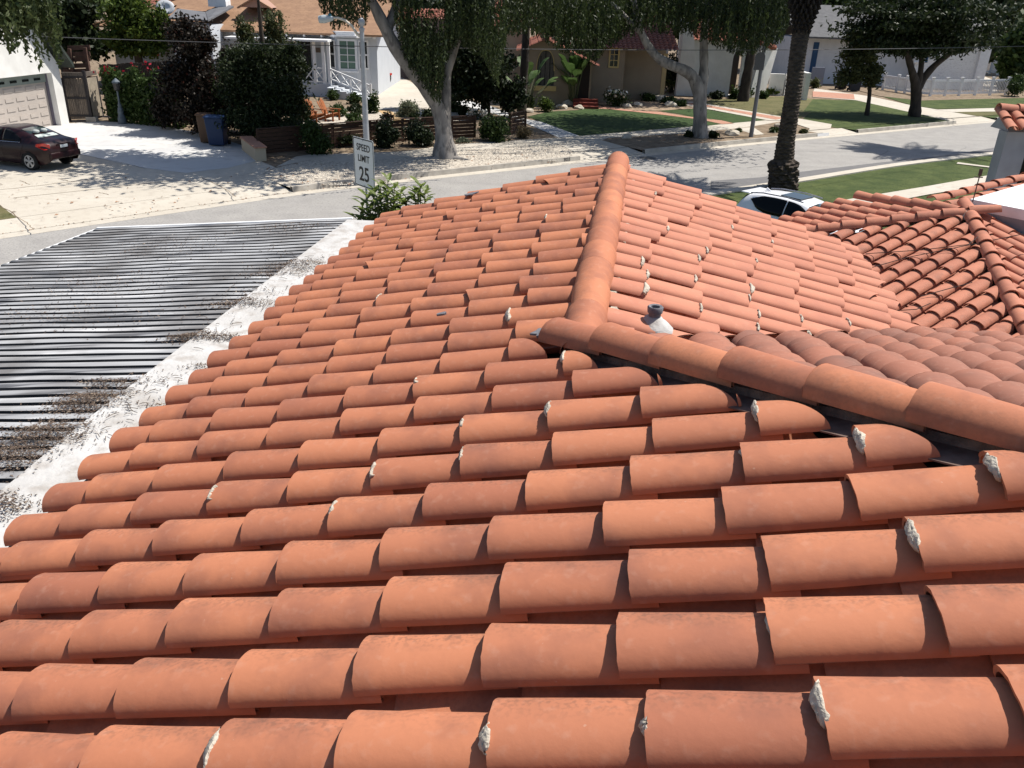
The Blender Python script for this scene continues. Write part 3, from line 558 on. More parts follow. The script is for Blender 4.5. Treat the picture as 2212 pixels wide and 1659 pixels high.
# joints and cracks in the driveway concrete
jm = MB()
for L_ in [[Z7(0, 852), Z7(350, 815), Z7(770, 762), Z7(1250, 702)], [Z7(130, 932), Z7(780, 862), Z7(1370, 798), Z7(1720, 755)], [Z7(1950, 735), Z7(2120, 810), Z7(2212, 865), Z8(320, 1045)], [Z7(560, 745), Z7(660, 768)], [Z7(750, 508), Z7(1180, 590), Z7(1400, 645)], [Z7(960, 878), Z7(1050, 900)], [Z7(190, 765), Z7(290, 800)], [Z7(0, 1000), Z7(240, 1160), Z7(320, 1240)]]:
    for a_, b__ in zip(L_[:-1], L_[1:]):
        A, B = g(*a_, .143), g(*b__, .143); d = unit(B - A); s_ = np.array([-d[1], d[0], 0]) * .014
        k = 6; pts = [A + (B - A) * i / k + s_ * random.uniform(-2.5, 2.5) * (0 < i < k) for i in range(k + 1)]
        for p, q in zip(pts[:-1], pts[1:]): jm.add([p - s_, q - s_, q + s_, p + s_], [(0, 1, 2, 3)])
struct(jm.build('driveway_joints', MT['soil']))
lm = MB()
def litter(P, s_):
    a = random.uniform(0, 6.28); d1 = np.array([math.cos(a), math.sin(a), .12]) * s_; d2 = np.array([-math.sin(a), math.cos(a), .2]) * s_ * .45
    lm.add([P - d1, P - d2, P + d1, P + d2 + ZZ * s_ * .3], [(0, 1, 2, 3)])
for _ in range(75):
    x = random.uniform(0, 560); y = random.uniform(380, 480)
    if y > 492 - (x / 9): continue
    litter(g(x, y, .16), random.uniform(.03, .075))
for i in range(len(KF) - 1):
    if -15 < KF[i][0] < -4:
        for _ in range(9): litter(np.array([*(KF[i] + (KF[i + 1] - KF[i]) * random.random() + NF[i] * random.gauss(-.02, .04)), .022]), random.uniform(.015, .045))
for _ in range(160): litter(g(*random.choice([Z3(random.uniform(900, 1900), random.uniform(1400, 1560)), Z8(random.uniform(600, 1450), random.uniform(720, 960)), Z5(random.uniform(0, 800), random.uniform(1330, 1440))]), .15), random.uniform(.03, .07))
tag(lm.build('fallen_leaves', leafmat('fallen_leaf', (.20, .10, .055), (.34, .20, .12), 0)), 'small dry leaves scattered over the pale driveway and along the gutter', 'fallen leaves', kind='stuff')
# pebbles on the gravel parkway
pv = MB()
for _ in range(2600):
    P = g(*random.choice([Z3(random.uniform(920, 1896), random.uniform(1390, 1500)), Z8(random.uniform(900, 1450), random.uniform(760, 930)), Z4(random.uniform(0, 640), random.uniform(1430, 1560))]), .135); r_ = random.uniform(.02, .05)
    a = random.uniform(0, 2); v = [P + np.array([math.cos(a + k * 1.57) * r_, math.sin(a + k * 1.57) * r_ * .8, 0]) for k in range(4)] + [P + ZZ * r_ * .9]
    pv.add(v, [(0, 1, 4), (1, 2, 4), (2, 3, 4), (3, 0, 4)])
tag(pv.build('gravel_stones', mat('gravel_stone', (.66, .60, .51), (.42, .37, .31), 2, .95)), 'loose pale stones lying on the gravel strip beside the kerb', 'gravel', kind='stuff')
# ================================================================== neighbouring tiled wing on the right
nb = empty('neighbouring_house', (6, 9, 0), 'neighbouring house with hipped terracotta tile roof and white flat roof at the right edge', 'house')
def azv(a): a = math.radians(a); return np.array([math.sin(a), math.cos(a), 0])
AZE = -123; SE = math.radians(17); tE = math.tan(SE)
Me = CAM + ray(2003, 527) * 12.6 - ZZ * .05
dE = azv(AZE); aE = -dE * math.cos(SE) + ZZ * math.sin(SE); latE = unit(np.cross(aE, ZZ)); nE = unit(np.cross(latE, aE)); nE = nE if nE[2] > 0 else -nE
Pk = onpl(2092, 462, Me + nE * .1, nE) - nE * .1
dD = azv(AZE + 90); dF = azv(AZE - 90)
def rows_on(O, ax, lat, nr, w, smax, name, cuts, tile=MT['tileE'], n=10):
    T = Tiles(); rr = [w[0] + .275 * k for k in range(int((w[1] - w[0]) / .275))]
    cover_rows(T, O, ax, lat, nr, rr, -.03, smax, n=n, dirt=.6, r1=.110, r2=.098, exp=.37)
    pan_rows(T, O, ax, lat, nr, [r_ + .1375 for r_ in rr], 0, smax)
    b = T.bm()
    for P, nn in cuts: bm_cut(b, P, nn)
    return bm_obj(b, name, tile, nb)
LE = 6.4
hipL = unit(dE + dD); hipR = unit(dE + dF); nL = unit(dD - dE); nR = unit(dF - dE)
OE = Pk + dE * LE - ZZ * LE * tE
rows_on(OE, aE, latE, nE, (-LE, LE), lambda t: max(0, LE - abs(t)) / math.cos(SE) + .3, 'roof_slope', [(Pk - nL * .1, nL), (Pk - nR * .1, nR)])
LD = 2.6
for d_, lim in ((dF, 5.5),):
    a_ = -d_ * math.cos(SE) + ZZ * math.sin(SE); l_ = unit(np.cross(a_, ZZ)); n_ = unit(np.cross(l_, a_)); n_ = n_ if n_[2] > 0 else -n_
    O_ = Pk + d_ * lim - ZZ * lim * tE; nn = nL if d_ is dD else nR
    sg = 1 if l_ @ dE > 0 else -1
    w_ = (-.6, 7.5) if sg > 0 else (-7.5, .6)
    rows_on(O_, a_, l_, n_, w_, lambda t: (lim + min(0, .6) - 0) / math.cos(SE) + .0 if abs(t) < 99 else 0, 'roof_slope', [(Pk + nn * .1, -nn)])
tDs = .10; dropE = tE - tDs; aD = unit(-dD + ZZ * tDs); lD = unit(dE - ZZ * dropE); nD = unit(np.cross(aD, lD)); nD = nD if nD[2] > 0 else -nD
farD = onpl(1850, 431, Pk + nD * .08, nD) - nD * .08; vr = unit(farD - Pk); hz_ = unit([vr[1], -vr[0], 0]); hz_ = hz_ if hz_ @ dE > 0 else -hz_
T = Tiles(); rr = [.14 + .275 * k for k in range(24)]; OD = Pk + dD * 7 - ZZ * 7 * tDs
cover_rows(T, OD, aD, lD, nD, rr, -.03, lambda t: 7.2, n=8, dirt=.6, r1=.11, r2=.098, exp=.37); pan_rows(T, OD, aD, lD, nD, [q + .1375 for q in rr], 0, lambda t: 7.2)
b = T.bm(); bm_cut(b, Pk + nL * .1, -nL); bm_cut(b, Pk - hz_ * .0, -hz_); e0_, e1_ = onpl(1668, 489, Pk, nD), onpl(1850, 432, Pk, nD); ne = unit(np.cross(e1_ - e0_, ZZ)); ne = ne if (Pk - e0_) @ ne < 0 else -ne; bm_cut(b, e0_, ne); bm_obj(b, 'roof_slope', MT['tileE'], nb)
dk = MB(); dw = lambda v, k: Pk + v * k * math.sqrt(2) - ZZ * k * tE
dk.prism([Pk, dw(hipL, LE), dw(hipR, LE)], ZZ * -.05)
dk.prism([Pk, onpl(1648, 498, Pk, nD), farD], ZZ * -.05)
dk.prism([Pk, Pk - dE * .6, dw(hipR, 5.5) - dE * 6.1, dw(hipR, 5.5)], ZZ * -.05)
dk.build('roof_underlay', MT['under'], nb)
def caps2(name, P, d, n_, r=.115, exp=.37, lift=.09):
    lat = unit(np.cross(d, ZZ)); nr = unit(np.cross(lat, d)); nr = nr if nr[2] > 0 else -nr; T = Tiles()
    for i in range(n_): T.barrel(P + d * i * exp + nr * lift, d, lat, nr, .45, r, r * .86, hr=.98, z1=.022, z2=-.008, th=.016, n=12, yaw=random.gauss(0, .015), dirt=.3)
    return bm_obj(T.bm(), name, MT['tileE'], nb)
caps2('ridge_caps', farD, unit(Pk - farD), int(np.linalg.norm(Pk - farD) / .37), r=.125)
for hv, L_ in ((hipL, 6.3), (hipR, LE)):
    v = hv * math.sqrt(2) * L_ - ZZ * L_ * tE; l_ = np.linalg.norm(v); k = int(l_ / .37); caps2('hip_caps', Pk + v * (k * .37 / l_), -v / l_, k + 1)
mm = MB(); mm.lathe([(.17, .0), (.17, .06), (.11, .13), (.02, .16)], Pk + ZZ * .02, 10); mm.build('apex_mortar', MT['mortar'], nb, smooth=60)
# body
bo = MB(); c_ = [Pk + dE * (LE - .3) + dD * 2.2, Pk + dE * (LE - .3) + dF * 5.2, Pk - dE * 5 + dF * 5.2, Pk - dE * 5 + dD * 2.2]
bo.prism([np.array([p[0], p[1], 0]) for p in c_], ZZ * (Pk[2] - LE * tE - .1)); bo.build('wall', MT['stucco'], nb)
# white flat roof behind the apex, coping and the little tiled tower
zf = Pk[2] + .22
f0 = g(2096, 430, zf); f1 = g(2300, 470, zf); f2 = g(2300, 372, zf); 
fb = MB(); fb.prism([f0, f1, f2], ZZ * -.16); fb.build('flat_roof', MT['white'], nb)
fb = MB(); fb.prism([f0 - ZZ * .163 + (f1 - f0) * .01, f1 - ZZ * .163, f2 - ZZ * .163], ZZ * -.5); fb.build('parapet', mat('grey_render', (.30, .30, .31), (.25, .25, .26), 4), nb)
cpA = g(2010, 432, zf - .25); dcp = unit(g(2212, 382, zf + .05) - cpA)
T = Tiles(); l_ = unit(np.cross(dcp, ZZ)); nn = np.cross(l_, dcp); nn = nn if nn[2] > 0 else -nn
for r_ in range(3):
    for i in range(13): T.barrel(cpA + dcp * (i * .37 + r_ * .13) - l_ * (-.02 - .23 * r_) - ZZ * (.02 + .07 * r_), dcp, l_, nn, .45, .115, .1, z1=.03, n=10, yaw=random.gauss(0, .02), dirt=.5)
bm_obj(T.bm(), 'coping_tiles', MT['tileE'], nb)
tw_ = empty('tiled_tower', at(2190, 390, 17), 'small grey walled tower with tiled roof and dark opening at the right edge', 'tower')
TY = 17.0; tz0, tz1 = .5, at(2160, 284, TY)[2]
tx0 = at(2142, 392, TY)[0] + .05
gw = mat('grey_stucco', (.36, .36, .375), (.31, .31, .32), 3, .9, .2, 60)
b_ = MB(); b_.box((tx0, TY, tz0), (tx0 + .46, TY + .32, tz1)); b_.box((tx0 + .46, TY, tz1 - .36), (tx0 + 3.2, TY + .32, tz1)); b_.box((tx0 + 2.7, TY, tz0), (tx0 + 3.2, TY + .32, tz1 - .36)); b_.build('wall', gw, tw_)
b_ = MB(); b_.box((tx0 + .46, TY + .2, tz0), (tx0 + 2.7, TY + .24, tz1 - .36)); b_.build('dark_opening', mat('dark_glass', (.010, .009, .009), rough=.3, spec=.2), tw_)
b_ = MB(); b_.box((tx0 + .46, TY + .14, tz0), (tx0 + .54, TY + .197, tz1 - .36)); b_.build('opening_frame', gw, tw_)
T = Tiles(); sT = math.radians(26); nT_ = lambda a: np.array([0, -a[2], a[1]]) if a[1] > 0 else np.array([0, a[2], -a[1]])
for sg_ in (1, -1):
    aT = np.array([0, sg_ * math.cos(sT), math.sin(sT)]); nT = np.array([0, -sg_ * math.sin(sT), math.cos(sT)]); yT = TY - .22 if sg_ > 0 else TY + .78
    for k in range(0 if sg_ > 0 else 2, 12):
        for i in range(2): T.barrel(np.array([tx0 - .06 + k * .27, yT, tz1 + .02]) + aT * i * .34 + nT * .03, aT, np.array([1.0, 0, 0]), nT, .40, .112, .1, z1=.035, n=10, yaw=random.gauss(0, .02), dirt=.4)
        for i in range(2): T.barrel(np.array([tx0 + .075 + k * .27, yT + .02 * sg_, tz1 + .09]) + aT * i * .34, aT, np.array([1.0, 0, 0]), nT, .40, .1, .11, hr=.6, flip=-1, z1=.015, n=8)
for i in range(9): T.barrel(np.array([tx0 - .1 + i * .37, TY + .37, tz1 + .36]), np.array([1.0, 0, 0]), np.array([0, 1.0, 0]), ZZ, .45, .13, .115, hr=.9, z1=.02, n=10, dirt=.4)
bm_obj(T.bm(), 'roof', MT['tileE'], tw_)
b_ = MB(); b_.prism([(tx0 + .02, TY + .02, tz1 + .003), (tx0 + .02, TY + .37, tz1 + .33), (tx0 + .02, TY + .72, tz1 + .003)], np.array([3.1, 0, 0])); b_.build('gable', gw, tw_)
fin = at(2108, 410, 12.2); b_ = MB(); b_.tube([fin - ZZ * .18, fin + ZZ * .22], .008, 6); b_.beam(fin + ZZ * .18 - np.array([.07, 0, 0]), fin + ZZ * .18 + np.array([.05, 0, 0]), .014); b_.beam(fin + ZZ * .2, fin + ZZ * .3, .035); tag(b_.build('roof_vane', mat('rusty_iron', (.09, .06, .05), rough=.7)), 'thin dark metal vane on a rod rising from the neighbouring tile roof', 'vane')
blk = mat('black_cable', (.02, .018, .018), rough=.6)
for p in [[(1840, 590), (1960, 556), (2212, 505), (2300, 488)], [(1870, 548), (1990, 540), (2092, 528), (2130, 498)], [(1990, 640), (2055, 622), (2100, 610)], [(1920, 672), (1980, 668), (2010, 655)]]:
    b_ = MB(); b_.tube([onpl(*q, Me + nE * .17, nE) for q in p], .006, 5); o = b_.build('cable', blk)
    tag(o, ['longest black cable sagging across the neighbouring tile slope to the right edge', 'upper black cable lying on the neighbouring tiles beneath the roof apex', 'short black cable between tile rows low on the neighbouring slope at the far right', 'lowest short black cable at the foot of the neighbouring tile slope'][[(1840, 590), (1870, 548), (1990, 640), (1920, 672)].index(p[0])], 'cable', 'cables on the neighbouring roof')

# ================================================================== vehicles
def car(name, label, cat, pos, head, paint, prof, belt, W2, wheels, wb_r=.33, grp=None, sc=1.0):
    """prof: list of (x, z_low, z_belt, z_top, halfwidth at belt, halfwidth at top); x runs from rear (0) to front"""
    root = empty(name, pos, label, cat, grp); hd = unit(head); lt = np.array([-hd[1], hd[0], 0])    # lt: car's left
    T_ = lambda x, y, z: np.asarray(pos) + (hd * x + lt * y + ZZ * z) * sc
    secs = []
    xs = np.array([p[0] for p in prof]); A = np.array([p[1:] for p in prof], float)
    from_x = np.linspace(xs[0], xs[-1], 44)
    S_ = [np.interp(from_x, xs, A[:, k]) for k in range(5)]
    for k in range(5):
        a = S_[k].copy()
        for _ in range(2): a[1:-1] = (a[:-2] + 2 * a[1:-1] + a[2:]) / 4
        S_[k] = a
    def half(i):
        zl, zb, zt, wb, wt = [S_[k][i] for k in range(5)]
        zm = zl + (zb - zl) * .55
        up = zt - zb
        return [(wb * .90, zl), (wb * .985, zl + (zb - zl) * .25), (wb * 1.0, zm), (wb * .985, zb - .04), (wb * .955, zb), (wb * .955 + (wt - wb * .955) * .45, zb + up * .5), (wt, zb + up * .92), (wt * .86, zt), (wt * .45, zt + .018 * min(1, up * 4)), (0, zt + .025 * min(1, up * 4))]
    v = []; f = []; n_ = 19
    for i in range(len(from_x)):
        H = half(i); ring = [T_(from_x[i], y, z) for y, z in H] + [T_(from_x[i], -y, z) for y, z in H[:-1][::-1]]
        v += ring
    for i in range(len(from_x) - 1):
        for j in range(n_ - 1):
            xm = (from_x[i] + from_x[i + 1]) / 2; zl = min(S_[0][i], S_[0][i + 1])
            f.append((i * n_ + j, i * n_ + j + 1, (i + 1) * n_ + j + 1, (i + 1) * n_ + j))
    f += [tuple(range(n_)), tuple(range((len(from_x) - 1) * n_, len(from_x) * n_))[::-1]]
    m = MB(); m.add(v, f); bo = m.build('body', paint, root, smooth=50)
    def surf(x, k, side, off=.006):   # point on the body side, k in 4..7 (fraction along the greenhouse)
        i = (x - from_x[0]) / (from_x[-1] - from_x[0]) * (len(from_x) - 1); i0 = min(int(i), len(from_x) - 2); w = i - i0
        def pt(ii):
            H = half(ii); k0 = min(int(k), 8); q = k - k0; return np.array(H[k0]) * (1 - q) + np.array(H[k0 + 1]) * q
        p = pt(i0) * (1 - w) + pt(i0 + 1) * w
        return T_(x, side * (p[0] + off), p[1] + off * .6)
    def win(nm, pts, side, mt_):
        X = np.linspace(min(p[0] for p in pts), max(p[0] for p in pts), 15); N = len(pts); mm = MB(); v = []
        for x in X:
            ks = []
            for i in range(N):
                (xa, ka), (xb, kb) = pts[i], pts[(i + 1) % N]
                if min(xa, xb) - 1e-6 <= x <= max(xa, xb) + 1e-6: ks += [ka, kb] if abs(xb - xa) < 1e-6 else [ka + (kb - ka) * (x - xa) / (xb - xa)]
            v += [surf(x, min(ks) + (max(ks) - min(ks)) * q / 5, side, .014) for q in range(6)]
        mm.add(v, [(i * 6 + j, i * 6 + j + 1, (i + 1) * 6 + j + 1, (i + 1) * 6 + j) for i in range(14) for j in range(5)]); o = mm.build(nm, mt_, root, smooth=60)
        sm = o.modifiers.new('s', 'SOLIDIFY'); sm.thickness = .012; sm.offset = 0; return o
    blackm = mat('car_glass', (.006, .007, .008), rough=.12, spec=.12); tyrem = mat('tyre_rubber', (.015, .015, .015), rough=.85); rimm = mat('alloy_rim', (.55, .56, .57), rough=.3, metal=.8)
    for wx, sd_ in wheels:
        c = T_(wx, sd_ * (W2 - .10), wb_r); wm = bpy.data.objects.new('wheel', None); COL.objects.link(wm); wm.location = Vector(c); wm.parent = root; wm.matrix_parent_inverse = root.matrix_world.inverted()
        wmw = Matrix.Translation(Vector(c)); 
        def ringm(prof_, nm, mt_, n2=26):
            m = MB(); vv = []
            for r_, y in prof_: vv += [c + hd * r_ * math.cos(2 * math.pi * j / n2) + ZZ * r_ * math.sin(2 * math.pi * j / n2) + lt * sd_ * y for j in range(n2)]
            ff = [(i * n2 + j, i * n2 + (j + 1) % n2, (i + 1) * n2 + (j + 1) % n2, (i + 1) * n2 + j) for i in range(len(prof_) - 1) for j in range(n2)]
            ff += [tuple(range((len(prof_) - 1) * n2, len(prof_) * n2))]
            m.add(vv, ff); o = m.build(nm, mt_, None, smooth=40); o.parent = wm; o.matrix_parent_inverse = wmw.inverted(); return o
        ringm([(wb_r * .7, -.1), (wb_r, -.09), (wb_r, .09), (wb_r * .93, .112), (wb_r * .70, .112), (wb_r * .69, .085), (.01, .08)], 'tyre', tyrem)
        m = MB(); nrm = lt * sd_
        for k in range(5):
            a = 2 * math.pi * k / 5 + .3
            for da in (-.17, .17):
                e1 = hd * math.cos(a + da) + ZZ * math.sin(a + da); m.beam(c + e1 * .03 + nrm * .1, c + e1 * wb_r * .67 + nrm * .1, .045, .02, up=nrm)
        n2 = 26; vv = []
        for r_ in (wb_r * .62, wb_r * .70):
            for y in (.095, .115): vv += [c + hd * r_ * math.cos(2 * math.pi * j / n2) + ZZ * r_ * math.sin(2 * math.pi * j / n2) + nrm * y for j in range(n2)]
        ff = [(a_ * n2 + j, a_ * n2 + (j + 1) % n2, b__ * n2 + (j + 1) % n2, b__ * n2 + j) for a_, b__ in ((0, 1), (1, 3), (3, 2), (2, 0)) for j in range(n2)]
        m.add(vv, ff); m.tube([c + nrm * .08, c + nrm * .118], .05, 12); o = m.build('rim', rimm); o.parent = wm; o.matrix_parent_inverse = wmw.inverted()
        ar = MB(); cc = c + nrm * (.105)      # dark wheel arch
        ring0 = [cc + hd * (wb_r + .055) * math.cos(t_) + ZZ * (wb_r + .055) * math.sin(t_) - nrm * .02 for t_ in np.linspace(-.35, math.pi + .35, 18)]
        ar.prism(ring0, nrm * .012); ar.build('wheel_arch', mat('arch_black', (.012, .01, .01), rough=.9), root)
    return root, T_, surf, win, blackm
maroon = mat('maroon_paint', (.018, .0045, .0055), rough=.3, spec=.4)
# saloon on the driveway: nose towards the garage
hdR = unit([-.95, .31, 0]); rearC = g(143, 364, .13); 
prof = [(0, .42, .80, .84, .66, .55), (.06, .30, .93, .98, .76, .60), (.18, .24, 1.0, 1.06, .83, .62), (.55, .22, .99, 1.09, .87, .62), (1.0, .22, .98, 1.26, .88, .60), (1.55, .22, .96, 1.42, .88, .57), (2.1, .22, .95, 1.45, .88, .57), (2.7, .22, .94, 1.38, .88, .57), (3.2, .22, .93, 1.12, .88, .60), (3.6, .22, .90, .96, .87, .66), (4.1, .24, .82, .86, .84, .62), (4.45, .30, .66, .70, .72, .5), (4.55, .40, .55, .58, .55, .4)]
root, T_, surf, win, bg = car('saloon_car', 'maroon four door saloon parked nose first on the pale driveway', 'car', rearC + hdR * -.1, hdR, maroon, prof, None, .88, [(.85, 1), (.85, -1), (3.5, 1), (3.5, -1)], .325)
for s_ in (1, -1):
    o = win('side_window', [(1.12, 4.2), (1.2, 4.9), (1.7, 5.8), (2.0, 5.9), (2.0, 4.12)], s_, bg); o = win('side_window', [(2.08, 4.12), (2.08, 5.9), (2.7, 5.8), (3.2, 4.6), (3.25, 4.1)], s_, bg)
    o = win('chrome_strip', [(1.15, 4.02), (1.15, 4.10), (3.25, 4.06), (3.25, 4.0)], s_, mat('chrome', (.5, .5, .52), rough=.2, metal=1))
m = MB(); m.add([T_(.60, .50, 1.105), T_(.60, -.50, 1.105), T_(1.36, -.47, 1.40), T_(1.36, .47, 1.40), T_(.60, .0, 1.125), T_(1.36, 0, 1.425)], [(0, 4, 5, 3), (4, 1, 2, 5)])
rw = m.build('rear_window', glass('rear_glass', (.05, .07, .07), .04), root, smooth=60); sm = rw.modifiers.new('s', 'SOLIDIFY'); sm.thickness = .01; sm.offset = 1
for k_, y_ in enumerate((.24, -.12)):
    hm = MB(); hm.lathe([(.05, 0), (.11, .03), (.12, .09), (.08, .13), (.02, .14)], T_(.95, y_, 1.245), 10); hm.build('headrest', mat('seat_cloth', (.42, .45, .44), rough=.9), root, smooth=60)
hm = MB(); hm.add([T_(.64, .46, 1.135), T_(.64, -.46, 1.135), T_(.84, -.44, 1.215), T_(.84, .44, 1.215)], [(0, 1, 2, 3)]); o = hm.build('parcel_shelf', mat('shelf_grey', (.45, .50, .48), rough=.8), root); sm = o.modifiers.new('s', 'SOLIDIFY'); sm.thickness = .006; sm.offset = 1
redl = mat('red_lens', (.42, .015, .012), (.6, .03, .02), 20, .12, spec=.8)
for s_ in (1, -1):
    m = MB(); m.prism([T_(.03, s_ * .60, .96), T_(.05, s_ * .60, .80), T_(.14, s_ * .79, .78), T_(.44, s_ * .872, .90), T_(.40, s_ * .855, .985), T_(.16, s_ * .80, 1.02)], hdR * -.03 + (np.array([-hdR[1], hdR[0], 0])) * s_ * .03); m.build('tail_light', redl, root, bevel=.012)
m = MB(); m.box((0, -.17, .80), (.02, .17, .90), lambda p: T_(-.01 + p[0], p[1], p[2])); m.build('number_plate', mat('plate_white', (.62, .66, .68), rough=.4), root)
m = MB(); m.box((0, -.30, .75), (.02, .30, .94), lambda p: T_(.015 + p[0], p[1], p[2])); m.build('plate_recess', mat('dark_trim', (.02, .008, .009), rough=.4), root)
m = MB(); m.box((-.05, -.70, .42), (.12, .70, .66), lambda p: T_(*p)); m.build('bumper', maroon, root, bevel=.05)
m = MB(); m.tube([T_(2.05, .885, .30), T_(2.05, .895, .95)], .004, 4); m.tube([T_(1.0, .872, .95), T_(1.28, .89, .45)], .004, 4); m.build('door_gap', blk, root)
m = MB(); m.tube([T_(2.2, .90, .86), T_(2.4, .90, .86)], .015, 6); m.build('door_handle', maroon, root)
# white suv in the side drive
suvw = mat('white_car_paint', (.80, .80, .82), rough=.2, spec=.6)
hS = unit(g(1732, 469.6, 1.1) - g(1606, 441, 1.1)); hS[2] = 0; hS = unit(hS)
pS = g(1612, 448, .95); pS[2] = .13
profS = [(0, .45, .92, .98, .72, .60), (.05, .34, 1.02, 1.10, .80, .62), (.15, .28, 1.05, 1.28, .86, .62), (.42, .26, 1.06, 1.55, .89, .61), (.8, .26, 1.05, 1.62, .91, .61), (1.5, .26, 1.03, 1.66, .91, .61), (2.2, .26, 1.02, 1.64, .91, .61), (2.7, .26, 1.01, 1.55, .91, .61), (3.1, .26, 1.0, 1.32, .91, .64), (3.45, .26, .99, 1.06, .90, .70), (3.9, .28, .95, 1.0, .88, .68), (4.3, .32, .84, .88, .80, .6), (4.45, .42, .68, .72, .62, .45)]
root, T_, surf, win, bg = car('suv_car', 'white sport utility car with dark windows and sunroof parked behind the tile roof', 'car', pS - hS * .05, hS, suvw, profS, None, .91, [(.82, 1), (.82, -1), (3.5, 1), (3.5, -1)], .36, sc=.87)
for s_ in (1, -1):
    win('side_window', [(.62, 5.5), (1.05, 6.0), (1.5, 6.05), (1.95, 6.05), (1.95, 4.2), (1.3, 4.2), (.95, 4.5)], s_, bg); win('side_window', [(2.0, 4.2), (2.0, 6.05), (2.45, 5.95), (2.9, 5.4), (3.3, 4.6), (3.35, 4.2)], s_, bg)
    m = MB(); m.tube([T_(.55, s_ * .60, 1.62), T_(1.0, s_ * .59, 1.685), T_(1.9, s_ * .585, 1.70), T_(2.5, s_ * .58, 1.645)], .018, 6); m.build('roof_rail', mat('rail_grey', (.25, .25, .28), rough=.4), root)
    m = MB(); m.box((2.95, .86, 1.02), (3.12, 1.06, 1.16), lambda p: T_(p[0], s_ * p[1], p[2])); m.build('mirror', suvw, root, bevel=.03)
m = MB(); m.add([T_(1.55, .40, 1.69), T_(1.55, -.40, 1.69), T_(2.3, -.40, 1.672), T_(2.3, .40, 1.672)], [(0, 1, 2, 3)]); o = m.build('sunroof', glass('sunroof_glass', (.015, .018, .02), .08), root); sm = o.modifiers.new('s', 'SOLIDIFY'); sm.thickness = .02; sm.offset = 0
m = MB(); m.add([T_(2.72, .56, 1.54), T_(2.72, -.56, 1.54), T_(3.42, -.66, 1.085), T_(3.42, .66, 1.085), T_(2.72, 0, 1.585), T_(3.42, 0, 1.12)], [(0, 4, 5, 3), (4, 1, 2, 5)]); o = m.build('windscreen', glass('screen_glass', (.05, .07, .075), .04), root, smooth=60); sm = o.modifiers.new('s', 'SOLIDIFY'); sm.thickness = .02; sm.offset = 1
m = MB(); m.add([T_(.1, .58, 1.16), T_(.1, -.58, 1.16), T_(.36, -.55, 1.50), T_(.36, .55, 1.50)], [(0, 1, 2, 3)]); o = m.build('rear_window', bg, root); sm = o.modifiers.new('s', 'SOLIDIFY'); sm.thickness = .03; sm.offset = 0
m = MB(); m.box((.12, -.55, 1.555), (.45, .55, 1.60), lambda p: T_(*p)); m.build('spoiler', suvw, root, bevel=.02)
m = MB(); m.prism([T_(.72, .012, 1.66), T_(.95, .012, 1.66), T_(.76, .012, 1.76)], np.array([hS[1], -hS[0], 0]) * .024); m.build('antenna_fin', suvw, root)
# dark car half hidden behind the grey house
pC = g(833, 190, .13); prC = [(0, .45, .90, .96, .70, .55), (.1, .3, 1.0, 1.1, .82, .6), (.3, .28, 1.02, 1.5, .86, .6), (.9, .28, 1.0, 1.62, .87, .6), (2.2, .28, .98, 1.6, .87, .6), (3.0, .28, .97, 1.1, .87, .62), (4.2, .32, .85, .9, .82, .6)]
root, T_, surf, win, bg = car('hatchback_car', 'dark grey car parked behind the corner of the pale blue house', 'car', pC, unit([-.85, .5, 0]), mat('dark_grey_paint', (.03, .033, .04), rough=.25, spec=.6), prC, None, .87, [(.8, 1), (.8, -1)], .34)
for s_ in (1, -1): m = MB(); m.box((-.02, .5, .85), (.05, .76, 1.0), lambda p: T_(p[0], s_ * p[1], p[2])); m.build('tail_light', redl, root)
m = MB(); m.box((-.03, -.25, .7), (.02, .25, .82), lambda p: T_(*p)); m.build('number_plate', mat('plate_white', (.62, .66, .68)), root)
m = MB(); m.box((.1, -.56, 1.12), (.16, .56, 1.45), lambda p: T_(p[0] + (p[2] - 1.12) * .35, p[1], p[2])); m.build('rear_window', bg, root)

# ================================================================== street furniture
def text_mesh(txt, size, name, parent, m_, Mx, depth=.004, bold=0.0):
    c = bpy.data.curves.new('t', 'FONT'); c.body = txt; c.size = size; c.align_x = 'CENTER'; c.align_y = 'CENTER'; c.extrude = depth; c.offset = bold
    o = bpy.data.objects.new('t', c); COL.objects.link(o); dg = bpy.context.evaluated_depsgraph_get(); me = bpy.data.meshes.new_from_object(o.evaluated_get(dg)); bpy.data.objects.remove(o)
    me.materials.clear(); me.materials.append(m_); me.transform(Mx); return link(name, me, parent)
def basis(P, ex, ez, ey): return Matrix(((ex[0], ez[0], ey[0], P[0]), (ex[1], ez[1], ey[1], P[1]), (ex[2], ez[2], ey[2], P[2]), (0, 0, 0, 1)))
galv = mat('galvanised_steel', (.42, .43, .45), (.33, .34, .36), 5, .5, spec=.5, metal=.3)
SY = 20.3; sc_ = at(786, 353, SY); 
exs = unit([.66, -.75, 0]); nrm = np.cross(exs, ZZ); 
sg = empty('speed_limit_sign', (sc_[0], sc_[1], .13), 'white rectangular SPEED LIMIT 25 sign on a post beside the leafy shrub', 'road sign')
Wd, Hd = .93, 1.17
def rrect(w, h_, r_, off):
    pts = []
    for cx, cz, a0 in ((w / 2 - r_, h_ / 2 - r_, 0), (-w / 2 + r_, h_ / 2 - r_, 90), (-w / 2 + r_, -h_ / 2 + r_, 180), (w / 2 - r_, -h_ / 2 + r_, 270)):
        for k in range(5): a = math.radians(a0 + 22.5 * k); pts.append(sc_ + exs * (cx + r_ * math.cos(a)) + ZZ * (cz + r_ * math.sin(a)) + nrm * off)
    return pts
signw = mat('sign_white', (.78, .78, .78), rough=.5); signb = mat('sign_black', (.012, .012, .013), rough=.5)
m = MB(); m.prism(rrect(Wd, Hd, .06, 0), nrm * -.004); m.build('sign_panel', signw, sg)
